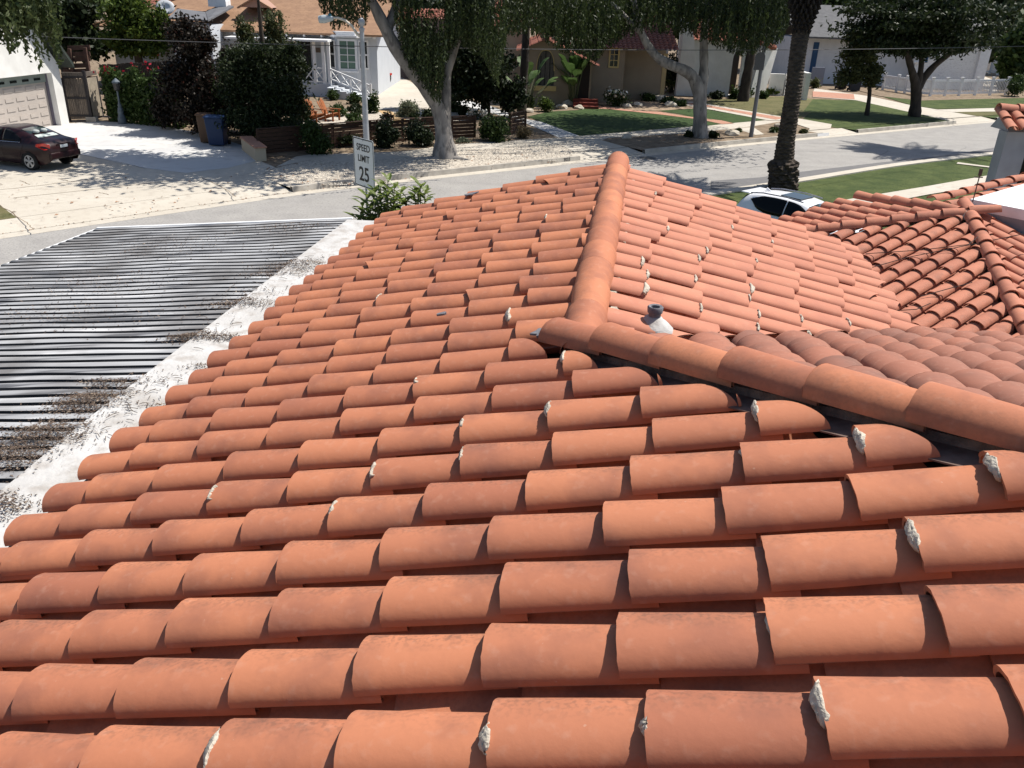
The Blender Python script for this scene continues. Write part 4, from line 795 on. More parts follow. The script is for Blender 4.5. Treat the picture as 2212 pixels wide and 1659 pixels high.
m = MB(); o_, i_ = rrect(Wd - .03, Hd - .03, .05, .003), rrect(Wd - .075, Hd - .075, .035, .003); N = len(o_)
m.add(o_ + i_, [(k, (k + 1) % N, N + (k + 1) % N, N + k) for k in range(N)]); m.build('sign_border', signb, sg)
for txt, sz, dz, bd_ in (('SPEED', .225, .355, .003), ('LIMIT', .225, .10, .003), ('25', .47, -.28, .008)): text_mesh(txt, sz, 'sign_lettering', sg, signb, basis(sc_ + ZZ * dz + nrm * .004, exs, ZZ, nrm), .001, bd_)
for dz in (.53, -.53): m = MB(); m.tube([sc_ + ZZ * dz, sc_ + ZZ * dz + nrm * .012], .012, 8); m.build('bolt', galv, sg)
m = MB(); pb = sc_ - nrm * .04; m.beam((pb[0], pb[1], .13), pb + ZZ * .56, .05); m.build('post', galv, sg)
# street lamp with a curved arm
lp = g(795, 391, .13); lz = at(781, 45.6, lp[1])[2]; top = np.array([lp[0], lp[1], lz])
lam = empty('street_lamp', lp, 'tall grey street lamp with curved arm and cobra head lantern before the pale blue house', 'street lamp')
m = MB(); m.tube([lp, top - ZZ * .28], [.125, .075], 14); m.build('pole', galv, lam, smooth=50)
m = MB(); m.lathe([(.1, -.3), (.1, -.22), (.06, -.2), (.06, -.16), (.1, -.12), (.12, -.04), (.1, .05), (.04, .1), (.01, .11)], top, 14); m.build('finial', galv, lam, smooth=50)
aY = lp[1]; arm = [at(x, y, aY) for x, y in ((782, 82), (771, 73), (760, 56), (745, 44), (730, 39), (716, 39))]
m = MB(); m.tube(arm, [.045] * 5 + [.04], 10); m.build('arm', mat('cream_arm', (.55, .50, .42), rough=.5), lam, smooth=50)
hA, hB = at(720, 39.5, aY), at(690, 42, aY); dA = unit(hB - hA); m = MB()
m.tube([hA, hA + dA * .12, hA + dA * .3, hA + dA * .5, hB], [.06, .10, .14, .12, .03], 14); o = m.build('lantern', mat('lantern_grey', (.42, .46, .48), rough=.4), lam, smooth=60)
m = MB(); m.lathe([(.055, 0), (.055, .1), (.03, .12)], at(712.5, 35.5, aY) - ZZ * .03, 10); m.build('photocell', mat('blue_cell', (.03, .16, .22), rough=.4), lam)
# second pole carrying the back of a sign
lp2 = g(1622, 296, .13); t2 = at(1655, 20, lp2[1] - 0.0); lam2 = empty('sign_pole', lp2, 'slim dark pole carrying the back of a round topped sign near the palm', 'pole')
m = MB(); m.tube([lp2, (lp2[0], lp2[1], t2[2])], [.115, .075], 12); m.build('pole', mat('dark_steel', (.17, .17, .18), rough=.6), lam2, smooth=50)
m = MB(); s0 = at(1641, 134, lp2[1] - .14); w_, hh_ = .25, .78; e = []
for k in range(11): a = math.pi * k / 10; e.append(s0 + np.array([math.cos(a) * w_, 0, hh_ * .32 + math.sin(a) * w_ * .9]))
e += [s0 + np.array([-w_, 0, -hh_ * .5]), s0 + np.array([w_, 0, -hh_ * .5])]
m.prism(e, np.array([0, .03, 0])); m.build('sign_panel', mat('sign_back', (.10, .10, .105), rough=.6), lam2)
# post lantern on the left
pl = g(265, 268, .13); pz = at(258, 180, pl[1])[2]; pli = empty('post_lantern', pl, 'short blue grey post lantern with flared base in front of the flowering hedge', 'lamp post')
blue = mat('blue_grey_metal', (.12, .15, .18), (.08, .10, .12), 8, .5)
m = MB(); m.lathe([(.2, 0), (.2, .25), (.13, .5), (.15, .55), (.12, .75), (.085, .82), (.10, .9), (.07, .98), (.05, 1.05), (.045, pz - .55), (.07, pz - .5)], pl, 12); m.build('post', blue, pli, smooth=35)
m = MB(); m.lathe([(.06, pz - .5), (.15, pz - .42), (.17, pz - .12)], pl, 10); m.build('lamp_glass', mat('smoked_glass', (.05, .05, .05), rough=.2), pli)
m = MB(); m.lathe([(.2, pz - .12), (.19, pz - .05), (.08, pz + .05), (.03, pz + .1)], pl, 10); m.build('lamp_cap', blue, pli)
# overhead wire
b_ = MB(); WA, WB = at(-150, 69, 36), at(2350, 96, 46); pts = [WA + (WB - WA) * t_ - ZZ * (.45 * 4 * t_ * (1 - t_)) for t_ in np.linspace(0, 1, 40)]; b_.tube(pts, .016, 5); tag(b_.build('overhead_wire', mat('wire_grey', (.09, .09, .095), rough=.6)), 'thin grey overhead wire stretched across the whole street', 'wire')
# house number painted on the kerb
def kerbplate(px, py, txt, label):
    P = g(px, py, .1); i = int(np.argmin(((KF - P[:2]) ** 2).sum(1))); d = unit([*(KF[i + 1] - KF[i - 1]), 0]); nn = np.array([-d[1], d[0], 0]); nn = -nn if nn @ np.array([*NF[i], 0]) > 0 else nn
    base_ = np.array([*KF[i], 0]) + d * (P[:2] - KF[i]).dot(d[:2]) - np.array([*NF[i], 0]) * -.012; upv = unit(np.array([*NF[i], 0]) * .04 + ZZ * .19); fn = np.cross(d, upv); fn = fn if fn @ nn > 0 else -fn
    m = MB(); c = base_ + upv * .1 + fn * .008; m.prism([c - d * .42 - upv * .09, c + d * .42 - upv * .09, c + d * .42 + upv * .09, c - d * .42 + upv * .09], fn * .003); o = m.build('kerb_plate', signw); tag(o, label, 'number plate')
    text_mesh(txt, .19, 'plate_digits', o, signb, basis(c + fn * .0045, d, upv, fn), .001, .006)
kerbplate(1230, 346, '3033', 'white painted kerb plate reading 3033 by the gravel strip')
m = MB(); P = g(1781, 293.5, .08); i = int(np.argmin(((KF - P[:2]) ** 2).sum(1))); d = unit([*(KF[i + 1] - KF[i - 1]), 0]); c = np.array([*KF[i], .08]) - np.array([*NF[i], 0]) * .004
m.prism([c - d * .5 - ZZ * .07, c + d * .5 - ZZ * .07, c + d * .5 + ZZ * .09 + np.array([*NF[i], 0]) * .02, c - d * .5 + ZZ * .09 + np.array([*NF[i], 0]) * .02], np.array([*-NF[i], 0]) * .01); tag(m.build('kerb_plate', signw), 'smaller white painted kerb plate beyond the palm trunk', 'number plate')
mh = g(1400, 341, .012); m = MB(); m.lathe([(.38, 0), (.38, .006), (.33, .006), (.32, .003), (.02, .003)], (mh[0], mh[1], .004), 24); tag(m.build('manhole_cover', mat('cast_iron', (.09, .085, .08), rough=.7)), 'round iron manhole cover set in the road beyond the ridge', 'manhole')
# bins, block, planter wall
def bin_(px, py, label, c, lid, w_=.58, d_=.62, h_=1.05, extra=None):
    P = g(px, py, .13); r = empty('wheelie_bin', P, label, 'bin', 'wheeled bins'); m_ = mat('bin_plastic', c, rough=.5); m = MB(); k = .82
    m.add([P + np.array(q) for q in [(-w_ / 2 * k, -d_ / 2 * k, .05), (w_ / 2 * k, -d_ / 2 * k, .05), (w_ / 2 * k, d_ / 2 * k, .05), (-w_ / 2 * k, d_ / 2 * k, .05), (-w_ / 2, -d_ / 2, h_), (w_ / 2, -d_ / 2, h_), (w_ / 2, d_ / 2, h_), (-w_ / 2, d_ / 2, h_)]], [(0, 3, 2, 1), (0, 1, 5, 4), (1, 2, 6, 5), (2, 3, 7, 6), (3, 0, 4, 7), (4, 5, 6, 7)]); m.build('tub', m_, r, bevel=.03)
    m = MB(); m.prism([P + np.array([-w_ / 2 - .03, -d_ / 2 - .05, h_ + .003]), P + np.array([-w_ / 2 - .03, -d_ / 2 - .05, h_ + .05]), P + np.array([-w_ / 2 - .03, 0, h_ + .1]), P + np.array([-w_ / 2 - .03, d_ / 2 + .06, h_ + .05]), P + np.array([-w_ / 2 - .03, d_ / 2 + .06, h_ + .003])], (w_ + .06, 0, 0)); m.build('lid', mat('bin_lid', lid, rough=.5), r, bevel=.015)
    for s_ in (-1, 1): m = MB(); m.tube([P + np.array([s_ * w_ * .42, d_ * .42, .11]), P + np.array([s_ * (w_ * .42 + .07), d_ * .42, .11])], .11, 14); m.build('wheel', signb, r)
    m = MB(); m.tube([P + np.array([-w_ * .4, d_ / 2 + .09, h_ - .02]), P + np.array([w_ * .4, d_ / 2 + .09, h_ - .02])], .018, 8); m.build('handle', signb, r)
bin_(473, 314, 'blue wheeled bin standing in the shade at the driveway edge', (.015, .035, .09), (.02, .045, .115), .8, .8, 1.2)
bin_(449, 308, 'brown wheeled bin standing left of the blue bin', (.10, .055, .03), (.13, .075, .045), .55, .7, 1.2)
bin_(1816, 193, 'black wheeled bin by the brick path at the blue door house', (.012, .012, .013), (.015, .015, .016), .8, .8, 1.35)
bin_(1844, 197, 'dark blue wheeled bin with pale blue lid on the brick path', (.012, .018, .03), (.04, .10, .16), .9, .9, 1.4)
m = MB(); P = g(363, 266, .13); m.box(P + np.array([-.25, -.12, 0]) - np.array([0, 0, 0]), P + np.array([.25, .12, .22])); 
P = g(200, 263, .13); m = MB(); m.box(P + np.array([-.26, -.14, 0]), P + np.array([.26, .14, .24])); m.box(P + np.array([-.2, -.08, .242]), P + np.array([.2, .08, .246])); tag(m.build('concrete_block', MT['kerb'], bevel=.01), 'small pale concrete block lying in front of the wooden gate', 'block')
pw = empty('planter_wall', g(560, 345, .13), 'low cream planter wall capped with red tiles at the driveway edge', 'wall'); a0, a1 = g(Z8(565, 700)[0], Z8(565, 700)[1], .13), g(Z8(425, 590)[0], Z8(425, 590)[1], .13); d_ = unit(a1 - a0); s_ = np.array([d_[1], -d_[0], 0])
m = MB(); m.beam(a0 + ZZ * .26, a1 + ZZ * .26, .42, .52); m.build('wall', mat('cream_render', (.45, .38, .28), rough=.9), pw)
m = MB(); m.beam(a0 + ZZ * .555 - d_ * .08, a1 + ZZ * .555, .5, .06); m.build('cap', MT['brickp'], pw)
# ================================================================== slat fence and chairs in the front garden
wood = mat('brown_stained_wood', (.075, .040, .025), (.045, .024, .016), 4, .75, .3, 40, stretch=(1, 1, 8))
sf = empty('slat_fence', g(976, 301, .13), 'low dark brown horizontal slat fence around the gravel front garden', 'fence')
fpts = [g(*p, .13) for p in [(560, 335), (640, 328), (720, 320), (800, 312), (870, 307), (976, 300.5), (1025, 298)]]; fp2 = [g(1100, 292, .13), g(1134, 286, .13)]
for seg in (fpts, fp2):
    for a_, b__ in zip(seg[:-1], seg[1:]):
        m = MB()
        for k in range(6): m.beam(a_ + ZZ * (.12 + .165 * k), b__ + ZZ * (.12 + .165 * k), .03, .145)
        m.beam(a_ + ZZ * 1.06, b__ + ZZ * 1.06, .12, .035); m.build('slat_panel', wood, sf)
    for a_ in seg: m = MB(); m.box(a_ + np.array([-.06, .02, 0]), a_ + np.array([.06, .14, 1.04])); m.build('post', wood, sf)
cw = mat('orange_stained_wood', (.36, .125, .045), (.26, .085, .03), 5, .6, stretch=(1, 1, 6))
def adirondack(px, py, label, hd):
    P = g(px, py, .15); r = empty('garden_chair', P, label, 'chair', 'slatted garden chairs'); hd = unit(hd); lt = np.array([-hd[1], hd[0], 0]); T_ = lambda x, y, z: P + hd * x + lt * y + ZZ * z
    for k in range(5):
        y = (k - 2) * .125; zt = 1.12 - .05 * abs(k - 2) ** 1.6; m = MB(); m.beam(T_(-.28, y * .8, .30), T_(-.62, y * 1.12, zt), .105, .022, up=hd); m.build('back_slat', cw, r)
    m = MB()
    for k in range(5): m.beam(T_(.28 - k * .125, -.29, .40 - k * .035), T_(.28 - k * .125, .29, .40 - k * .035), .11, .02, up=ZZ)
    m.build('seat', cw, r)
    for s_ in (-1, 1):
        m = MB(); m.beam(T_(.32, s_ * .33, 0), T_(.32, s_ * .33, .56), .10, .03, up=lt); m.build('leg', cw, r)
        m = MB(); m.beam(T_(.30, s_ * .29, .34), T_(-.62, s_ * .27, .03), .03, .12); m.build('leg', cw, r)
        m = MB(); m.beam(T_(.42, s_ * .36, .575), T_(-.45, s_ * .36, .575), .14, .025); m.build('armrest', cw, r)
adirondack(684, 262, 'orange brown slatted garden chair nearest the shrubs, left of its twin', (.75, -.45, 0))
adirondack(715, 260, 'orange brown slatted garden chair on pale gravel, right of its twin', (.9, -.3, 0))
# ================================================================== houses across the street
bluew = mat('pale_blue_stucco', (.54, .57, .61), (.50, .53, .57), 1, .9, .15, 40)
def shingle(name, c1, c2, row=.14):
    m = mat(name, c1, c2, 1.4, .95, 0, c3=tuple(x * .7 for x in c1), s3=5, stretch=(1, 1, 3)); n = m.node_tree.nodes; L = m.node_tree.links
    tc = n.new('ShaderNodeTexCoord'); w = n.new('ShaderNodeTexWave'); w.bands_direction = 'Z'; w.wave_profile = 'SAW'; w.inputs['Scale'].default_value = 1 / row / 6.28 * 2.2; w.inputs['Distortion'].default_value = .6; L.new(tc.outputs['Object'], w.inputs[0])
    bp = n.new('ShaderNodeBump'); bp.inputs['Strength'].default_value = .7; bp.inputs['Distance'].default_value = .03; L.new(w.outputs['Fac'], bp.inputs['Height']); L.new(bp.outputs[0], n['Principled BSDF'].inputs['Normal']); return m
MT['shing'] = shingle('brown_shingle', (.34, .205, .125), (.27, .16, .10))
def fartile(name, c1, c2, c3):
    m = mat(name, c1, c2, 3, .9, 0, c3=c3, s3=9, lo=.3, hi=.7); n = m.node_tree.nodes; L = m.node_tree.links
    return m
MT['ftile'] = fartile('red_roof_tile', (.30, .105, .066), (.19, .072, .052), (.11, .05, .04))
def tilesheet(name, P00, P10, P01, parent, m_, pitch=.30, amp=.055, step=.42):
    """barrel tiled slope as one corrugated sheet: P00 eave left, P10 eave right, P01 ridge left"""
    P00, P10, P01 = map(np.asarray, (P00, P10, P01)); ex = P10 - P00; ey = P01 - P00; nr = unit(np.cross(ex, ey)); nr = nr if nr[2] > 0 else -nr
    nx = int(np.linalg.norm(ex) / pitch) * 6; ny = max(1, int(np.linalg.norm(ey) / step)); v = []; f = []
    for j in range(ny):
        for e in (0, 1):
            for i in range(nx + 1):
                a = i / nx * (nx / 6) * 2 * math.pi; z = amp * (abs(math.sin(a / 2)) * 1.6 - .6) + (.035 if e == 0 else 0); v.append(P00 + ex * i / nx + ey * (j + e * 1.0) / ny + nr * (z + random.uniform(-.004, .004)))
    w = nx + 1
    for r_ in range(2 * ny - 1):
        for i in range(nx): f.append((r_ * w + i, r_ * w + i + 1, (r_ + 1) * w + i + 1, (r_ + 1) * w + i))
    b = MB(); b.add(v, f); o = b.build(name, m_, parent, smooth=40); return o
darkglass = glass('window_glass', (.018, .022, .022), .08)
def rect(p0, p1, Y):
    a, b = at(*p0, Y), at(*p1, Y); return min(a[0], b[0]), max(a[0], b[0]), min(a[2], b[2]), max(a[2], b[2])
def window(parent, x0, x1, z0, z1, Y, fm, pm, nx=2, ny=3, fw=.1, proud=.06, sill=None):
    m = MB(); m.box((x0 - fw, Y - proud, z0 - fw), (x0, Y + .02, z1 + fw)); m.box((x1, Y - proud, z0 - fw), (x1 + fw, Y + .02, z1 + fw)); m.box((x0, Y - proud, z1), (x1, Y + .02, z1 + fw)); m.box((x0, Y - proud, z0 - fw), (x1, Y + .02, z0))
    for k in range(1, nx): x = x0 + (x1 - x0) * k / nx; m.box((x - .02, Y - proud + .01, z0), (x + .02, Y - .01, z1))
    for k in range(1, ny): z = z0 + (z1 - z0) * k / ny; m.box((x0, Y - proud + .013, z - .02), (x1, Y - .012, z + .02))
    w = m.build('window', fm, parent); p = MB(); p.box((x0, Y - .008, z0), (x1, Y + .01, z1)); p.build('pane', pm, w)
    if sill: s_ = MB(); s_.box((x0 - fw - .06, Y - proud - .1, z0 - fw - .1), (x1 + fw + .06, Y + .01, z0 - fw - .003)); s_.build('sill', sill, w)
    return w
# ---- pale blue house with the brown shingle roof
YG = 59.6; cR = at(813, 75, YG); ze = at(813, 78, YG)[2]; xl = -27.5; xr = cR[0]
gh = empty('blue_house', (-17, YG, .13), 'pale blue stucco house with brown shingle roof, bay window and white porch rails', 'house')
m = MB(); m.box((xl, YG, .1), (xr, YG + 11, ze + .05)); m.build('wall', bluew, gh)
rz = ze + .10; rh = 2.45; ov = .75; ym = YG + 5.4
def slab(P, th, nm, m_, par): b = MB(); b.prism(P, (0, 0, -th)); return b.build(nm, m_, par)
f0, f1 = np.array([xl - ov, YG - ov, rz]), np.array([xr + ov, YG - ov, rz]); r0, r1 = np.array([xl + 5.2, ym, rz + rh]), np.array([xr + .7, ym, rz + rh])
bk0, bk1 = np.array([xl - ov, YG + 11.6, rz]), np.array([xr + ov, YG + 11.6, rz])
slab([f0, f1, r1, r0], .12, 'roof', MT['shing'], gh); slab([bk0, f0, r0], .12, 'roof', MT['shing'], gh); slab([bk1, bk0, r0, r1], .12, 'roof', MT['shing'], gh)
m = MB(); m.prism([(xr, YG, ze), (xr, ym, rz + rh - .15), (xr, YG + 11, ze)], (-.2, 0, 0)); m.build('gable', bluew, gh)
m = MB()
for k in range(22): a_ = f0 + (r0 - f0) * (k / 22); b__ = f0 + (r0 - f0) * ((k + .9) / 22); m.beam(a_ + ZZ * .04, b__ + ZZ * .09, .28, .05)
m.build('hip_shingles', MT['shing'], gh)
m = MB(); m.beam(r0 + ZZ * .05, r1 + ZZ * .05, .3, .06); m.build('ridge_shingles', MT['shing'], gh)
for k in range(16): m = MB(); x = xl + .4 + k * (xr - xl - .5) / 15; m.box((x - .06, YG - .62, rz - .26), (x + .06, YG + .02, rz - .13)); m.build('rafter_tail', MT['white'], gh)
dl, dr, dt = at(*Z2(690, 75), YG + 1.2), at(*Z2(1015, 80), YG + 1.2), at(*Z2(850, -10), YG + 1.2); dm = (dl[0] + dr[0]) / 2; zb = dl[2]
m = MB(); m.prism([(dl[0], YG + 1.0, zb), (dr[0], YG + 1.0, zb), (dm, YG + 1.0, dt[2])], (0, 3, 0)); dv = m.build('dormer_vent', mat('pinkish_board', (.36, .22, .17), rough=.9), gh)
m = MB(); m.beam((dl[0] - .15, YG + .9, zb - .06), (dm, YG + .9, dt[2] + .06), .25, .09); m.beam((dr[0] + .15, YG + .9, zb - .06), (dm, YG + .9, dt[2] + .062), .25, .09); m.build('bargeboard', MT['shing'], dv)
# bay
bx0, bx1, bz0, bz1 = rect(Z2(1632, 1000), Z2(2060, 415), 58.7); bp = [(bx0, YG - .003), (bx0 + .75, 58.7), (bx1 - .75, 58.7), (bx1, YG - .003)]
m = MB(); m.prism([(x, y, .1) for x, y in bp], (0, 0, bz1 - .1)); m.build('bay', bluew, gh)
m = MB(); m.prism([(bx0 - .15, YG - .003, bz1), (bx0 + .65, 58.5, bz1), (bx1 - .65, 58.5, bz1), (bx1 + .15, YG - .003, bz1)], (0, 0, .12)); m.prism([(bx0 + .1, YG - .003, bz1 + .123), (bx0 + .8, 58.75, bz1 + .123), (bx1 - .8, 58.75, bz1 + .123), (bx1 - .1, YG - .003, bz1 + .123)], (0, 0, .22)); m.build('bay_roof', MT['white'], gh)
greenb = mat('green_blind', (.10, .17, .13), (.14, .22, .17), 6, .5, stretch=(.1, .1, 5)); 
x0, x1, z0, z1 = rect(Z2(1775, 745), Z2(1925, 450), 58.7); window(gh, x0, x1, z0, z1, 58.7, MT['white'], greenb, 2, 4, .12, .08, MT['white'])
for a_, b__, px in ((bp[0], bp[1], 0), (bp[3], bp[2], 1)):
    A, B = np.array([*a_, 0]), np.array([*b__, 0]); d = B - A; c0, c1 = A + d * .18, A + d * .82; nn = unit([d[1], -d[0], 0]); nn = nn if nn[1] < 0 else -nn
    m = MB()
    for q in (0, .5, 1): zz = z0 + (z1 - z0) * q; m.beam(c0 + ZZ * zz + nn * .03, c1 + ZZ * zz + nn * .03, .09)
    for c in (c0, c1): m.beam(c + ZZ * (z0 - .05) + nn * .03, c + ZZ * (z1 + .05) + nn * .03, .09)
    w = m.build('window', MT['white'], gh); m = MB(); m.prism([c0 + ZZ * z0, c1 + ZZ * z0, c1 + ZZ * z1, c0 + ZZ * z1], nn * .012); m.build('pane', darkglass, w)
# porch
YP = 57.6; px0, px1, pz0, pz1 = rect(Z2(900, 1120), Z2(1668, 918), YP)
m = MB(); m.box((px0, YP, .1), (px1, YG - .003, pz1)); m.build('porch_base', bluew, gh)
prz = at(*Z2(700, 425), YP)[2]; xa, xb = at(*Z2(520, 400), YP)[0], at(*Z2(1640, 420), YP)[0]
m = MB(); m.box((xa, YP - .3, prz), (xb, YG - .003, prz + .12)); m.build('porch_roof', MT['white'], gh)
for sx in (1215, 1275, 1480, 1578, 1636): x = at(*Z2(sx, 600), YP)[0]; m = MB(); m.box((x - .09, YP + .05, pz1), (x + .09, YP + .23, prz - .002)); m.build('porch_post', MT['white'], gh)
x0, x1, z0, z1 = rect(Z2(1487, 570), Z2(1552, 520), YG); m = MB(); m.box((x0, YG - .05, z0), (x1, YG - .003, z1)); m.build('wall_plaque', mat('brown_plaque', (.16, .12, .10)), gh)
x0, x1, z0, z1 = rect(Z2(1290, 900), Z2(1440, 450), YG); m = MB(); m.box((x0, YG - .04, pz1 + .003), (x1, YG - .003, z1)); m.build('door', mat('dark_door', (.03, .03, .03)), gh)
m = MB(); rt, rb = at(*Z2(1450, 742), YP)[2], at(*Z2(1450, 890), YP)[2]; yb = YP + .14
for sx0, sx1 in ((1240, 1480), (1480, 1590)):
    xa, xb = at(*Z2(sx0, 800), YP)[0], at(*Z2(sx1, 800), YP)[0]
    m.beam((xa, yb, rt), (xb, yb, rt), .09); m.beam((xa, yb, rb), (xb, yb, rb), .07); k = 2 if sx1 == 1480 else 1
    for j in range(k): c0, c1 = xa + (xb - xa) * j / k, xa + (xb - xa) * (j + 1) / k; m.beam((c0, yb, rb), (c1, yb, rt), .06); m.beam((c0, yb + .01, rt), (c1, yb + .01, rb), .06)
m.build('porch_rail', MT['white'], gh)
st0 = np.array([at(*Z2(1648, 745), YP)[0], YP + .1, rt]); st1 = np.array([at(*Z2(2085, 1000), 55.6)[0], 56.2, 1.05]); m = MB()
for off in (0, .62): m.beam(st0 - ZZ * off, st1 - ZZ * off, .08)
for k in range(4): a_ = st0 + (st1 - st0) * k / 4; b__ = st0 + (st1 - st0) * (k + 1) / 4; m.beam(a_ - ZZ * .62, b__, .05); m.beam(a_ + np.array([0, .01, 0]), b__ - ZZ * .62 + np.array([0, .01, 0]), .05)
m.beam((st1[0], st1[1], .13), st1 + ZZ * .12, .12); c = (st0 + st1) / 2; m.beam((c[0], c[1], .13), c, .1); m.build('stair_rail', MT['white'], gh)
m = MB()
for k in range(7): x = px1 + .003 + k * .42; zt = pz1 - (k + 1) * (pz1 - .13) / 8; m.box((x, 56.3, .1), (x + .417, 57.9, zt))
m.build('stairs', bluew, gh)
# low grey roof and chimney box on the left of it
gy = mat('grey_roofing', (.15, .155, .165), (.12, .12, .13), 2, .85); wing = empty('grey_roofed_wing', at(420, 60, 57), 'low wing with flat grey roof sheets left of the brown shingle roof', 'building')
q = [at(*Z2(0, 92), 60), at(*Z2(300, 130), 60), at(*Z2(325, 218), 56.5), at(*Z2(-100, 190), 56.5)]; m = MB(); m.prism(q, ZZ * -.1); m.build('roof', gy, wing)
q = [at(*Z2(303, 130), 60), at(*Z2(480, 35), 62), at(*Z2(608, 66), 61), at(*Z2(330, 216), 56.5)]; m = MB(); m.prism(q, ZZ * -.1); m.build('roof', gy, wing)
a_ = at(*Z2(-100, 195), 56.8); b__ = at(*Z2(330, 218), 56.8); m = MB(); m.box((a_[0], 57.0, .1), (b__[0], 61, min(a_[2], b__[2]) - .3)); m.build('wall', bluew, wing)
q = [at(*Z2(30, 100), 61), at(*Z2(340, 128), 61), at(*Z2(470, 20), 67), at(*Z2(120, 20), 67)]; m = MB(); m.prism(q, ZZ * -.1); m.build('roof', MT['shing'], wing)
s0 = at(*Z2(430, 75), 60.8); m = MB(); m.prism([s0 + np.array(p) for p in ((-.6, 0, 0), (.6, 0, 0), (.6, 1, .1), (-.6, 1, .1))], ZZ * .35); m.prism([s0 + np.array(p) + ZZ * .353 for p in ((-.6, 0, 0), (.6, 0, 0), (.1, .5, 0.0), (-.5, .7, 0.0))], ZZ * .45); tag(m.build('skylight', MT['white']), 'white boxy skylight on the grey roofing at the top edge', 'skylight')
# satellite dish
sd0 = at(*Z1(1800, 80), 58); dn = unit([.25, -.9, .38]); e1 = unit(np.cross(dn, ZZ)); e2 = np.cross(e1, dn); m = MB(); v = [sd0 - dn * .12]; f = []
for r_, o_ in ((.28, -.045), (.58, .04)): v += [sd0 + (e1 * math.cos(a) * r_ + e2 * math.sin(a) * r_ * .8) + dn * o_ for a in np.linspace(0, 2 * math.pi, 20, endpoint=False)]
f = [(0, 1 + (k + 1) % 20, 1 + k) for k in range(20)] + [(1 + k, 1 + (k + 1) % 20, 21 + (k + 1) % 20, 21 + k) for k in range(20)]
m.add(v, f); dish = m.build('satellite_dish', mat('dish_grey', (.55, .57, .60), rough=.5), smooth=60); sm = dish.modifiers.new('s', 'SOLIDIFY'); sm.thickness = .04; tag(dish, 'grey satellite dish on the roofs at the top left', 'satellite dish')
m = MB(); m.tube([sd0 - dn * .1, sd0 - dn * .35 - ZZ * 1.1], .05, 8); m.build('mount', galv, dish); m = MB(); m.tube([sd0 - e2 * .42 + dn * .06, sd0 + dn * .5], .025, 6); m.tube([sd0 + dn * .46, sd0 + dn * .58], .06, 8); m.build('receiver_arm', galv, dish)
# distant tiled house at the very top
fh = empty('distant_tiled_house', at(330, 20, 72), 'distant grey walled house with bright orange tiled eave at the top edge', 'house')
a_, b__ = at(*Z1(1540, 40), 72), at(*Z1(1800, 30), 72); m = MB(); m.box((a_[0], 72, .1), (b__[0] + 2, 80, a_[2])); m.build('wall', mat('grey_wall', (.33, .33, .34)), fh)
tilesheet('roof', a_ + np.array([-.5, -.6, 0]), b__ + np.array([2.4, -.6, 0]) + ZZ * (a_[2] - b__[2]), a_ + np.array([-.5, 3.5, 1.6]), fh, MT['ftile'])
# ---- white garage at the left
g0 = g(150, 268, .13); gd = unit(g(60, 288, .13) - g0); gd = unit([-.16, -.987, 0]); gn = np.array([-gd[1], gd[0], 0]); gn = gn if gn[0] > 0 else -gn
GP = lambda x, y: ((onpl(x, y, g0, gn) - g0) @ gd, (onpl(x, y, g0, gn) - g0) @ ZZ)
GF = lambda s_, o, z: g0 + gd * s_ + gn * o + ZZ * z
gr = empty('white_garage', g0, 'bright white garage with beige panelled door at the left edge', 'garage')
sE, zE = GP(*Z1(680, 700)); sP, zP = GP(*Z1(330, 190)); kk = (zP - zE) / (sP - sE); sW = 9.5; sM = sW / 2; zPk = zE + kk * sM
s_a, z_a = GP(*Z1(560, 790)); s_d, z_d = GP(*Z1(520, 900)); s_b = s_a + 6.6
m = MB()
m.prism([GF(0, 0, -.1), GF(s_a, 0, -.1), GF(s_a, 0, z_a), GF(0, 0, z_a)], gn * -.3); m.prism([GF(s_b, 0, -.1), GF(sW, 0, -.1), GF(sW, 0, z_a), GF(s_b, 0, z_a)], gn * -.3)
m.prism([GF(0, 0, z_a), GF(sW, 0, z_a), GF(sW, 0, zE), GF(sM, 0, zPk), GF(0, 0, zE)], gn * -.3)
m.prism([GF(0, -.303, -.1), GF(.3, -.303, -.1), GF(.3, -.303, zE), GF(0, -.303, zE)], gn * -7); m.build('wall', MT['stucco'], gr)
m = MB(); m.prism([GF(-.45, .5, zE - .15), GF(sM, .5, zPk + .12), GF(sM, .5, zPk + .28), GF(-.45, .5, zE + .05)], gn * -8); m.prism([GF(sW + .4, .5, zE - .15), GF(sM, .5, zPk + .123), GF(sM, .5, zPk + .283), GF(sW + .4, .5, zE + .05)], gn * -8); m.build('roof', mat('dark_green_roofing', (.035, .045, .04), (.05, .06, .05), 3), gr)
m = MB(); m.box((s_a + .01, -.45, z_d), (s_b, -.29, z_a), lambda p: GF(p[0], p[1], p[2])); m.build('door_header', mat('grey_green_board', (.20, .235, .215), rough=.8), gr)
for k in range(8): s0_ = s_a + .5 + k * .78; m = MB(); m.box((s0_, -.29, z_d + .12), (s0_ + .42, -.27, z_a - .2), lambda p: GF(p[0], p[1], p[2])); m.build('header_window', darkglass, gr)
door = MB(); door.box((s_a + .12, -.42, 0), (s_b - .1, -.36, z_d), lambda p: GF(p[0], p[1], p[2])); dmat = mat('beige_door_paint', (.46, .41, .37), (.42, .375, .34), 1.5, .6)
dob = door.build('garage_door', dmat, gr)
for r_ in range(5):
    for c_ in range(9):
        w_ = (s_b - s_a - .3) / 9; h_ = z_d / 5; s0_ = s_a + .18 + c_ * w_; zz = r_ * h_; m = MB()
        m.prism([GF(s0_ + .12, -.357, zz + .12), GF(s0_ + w_ - .06, -.357, zz + .12), GF(s0_ + w_ - .06, -.357, zz + h_ - .12), GF(s0_ + .12, -.357, zz + h_ - .12)], gn * .022)
        m.build('door_panel', dmat, dob)
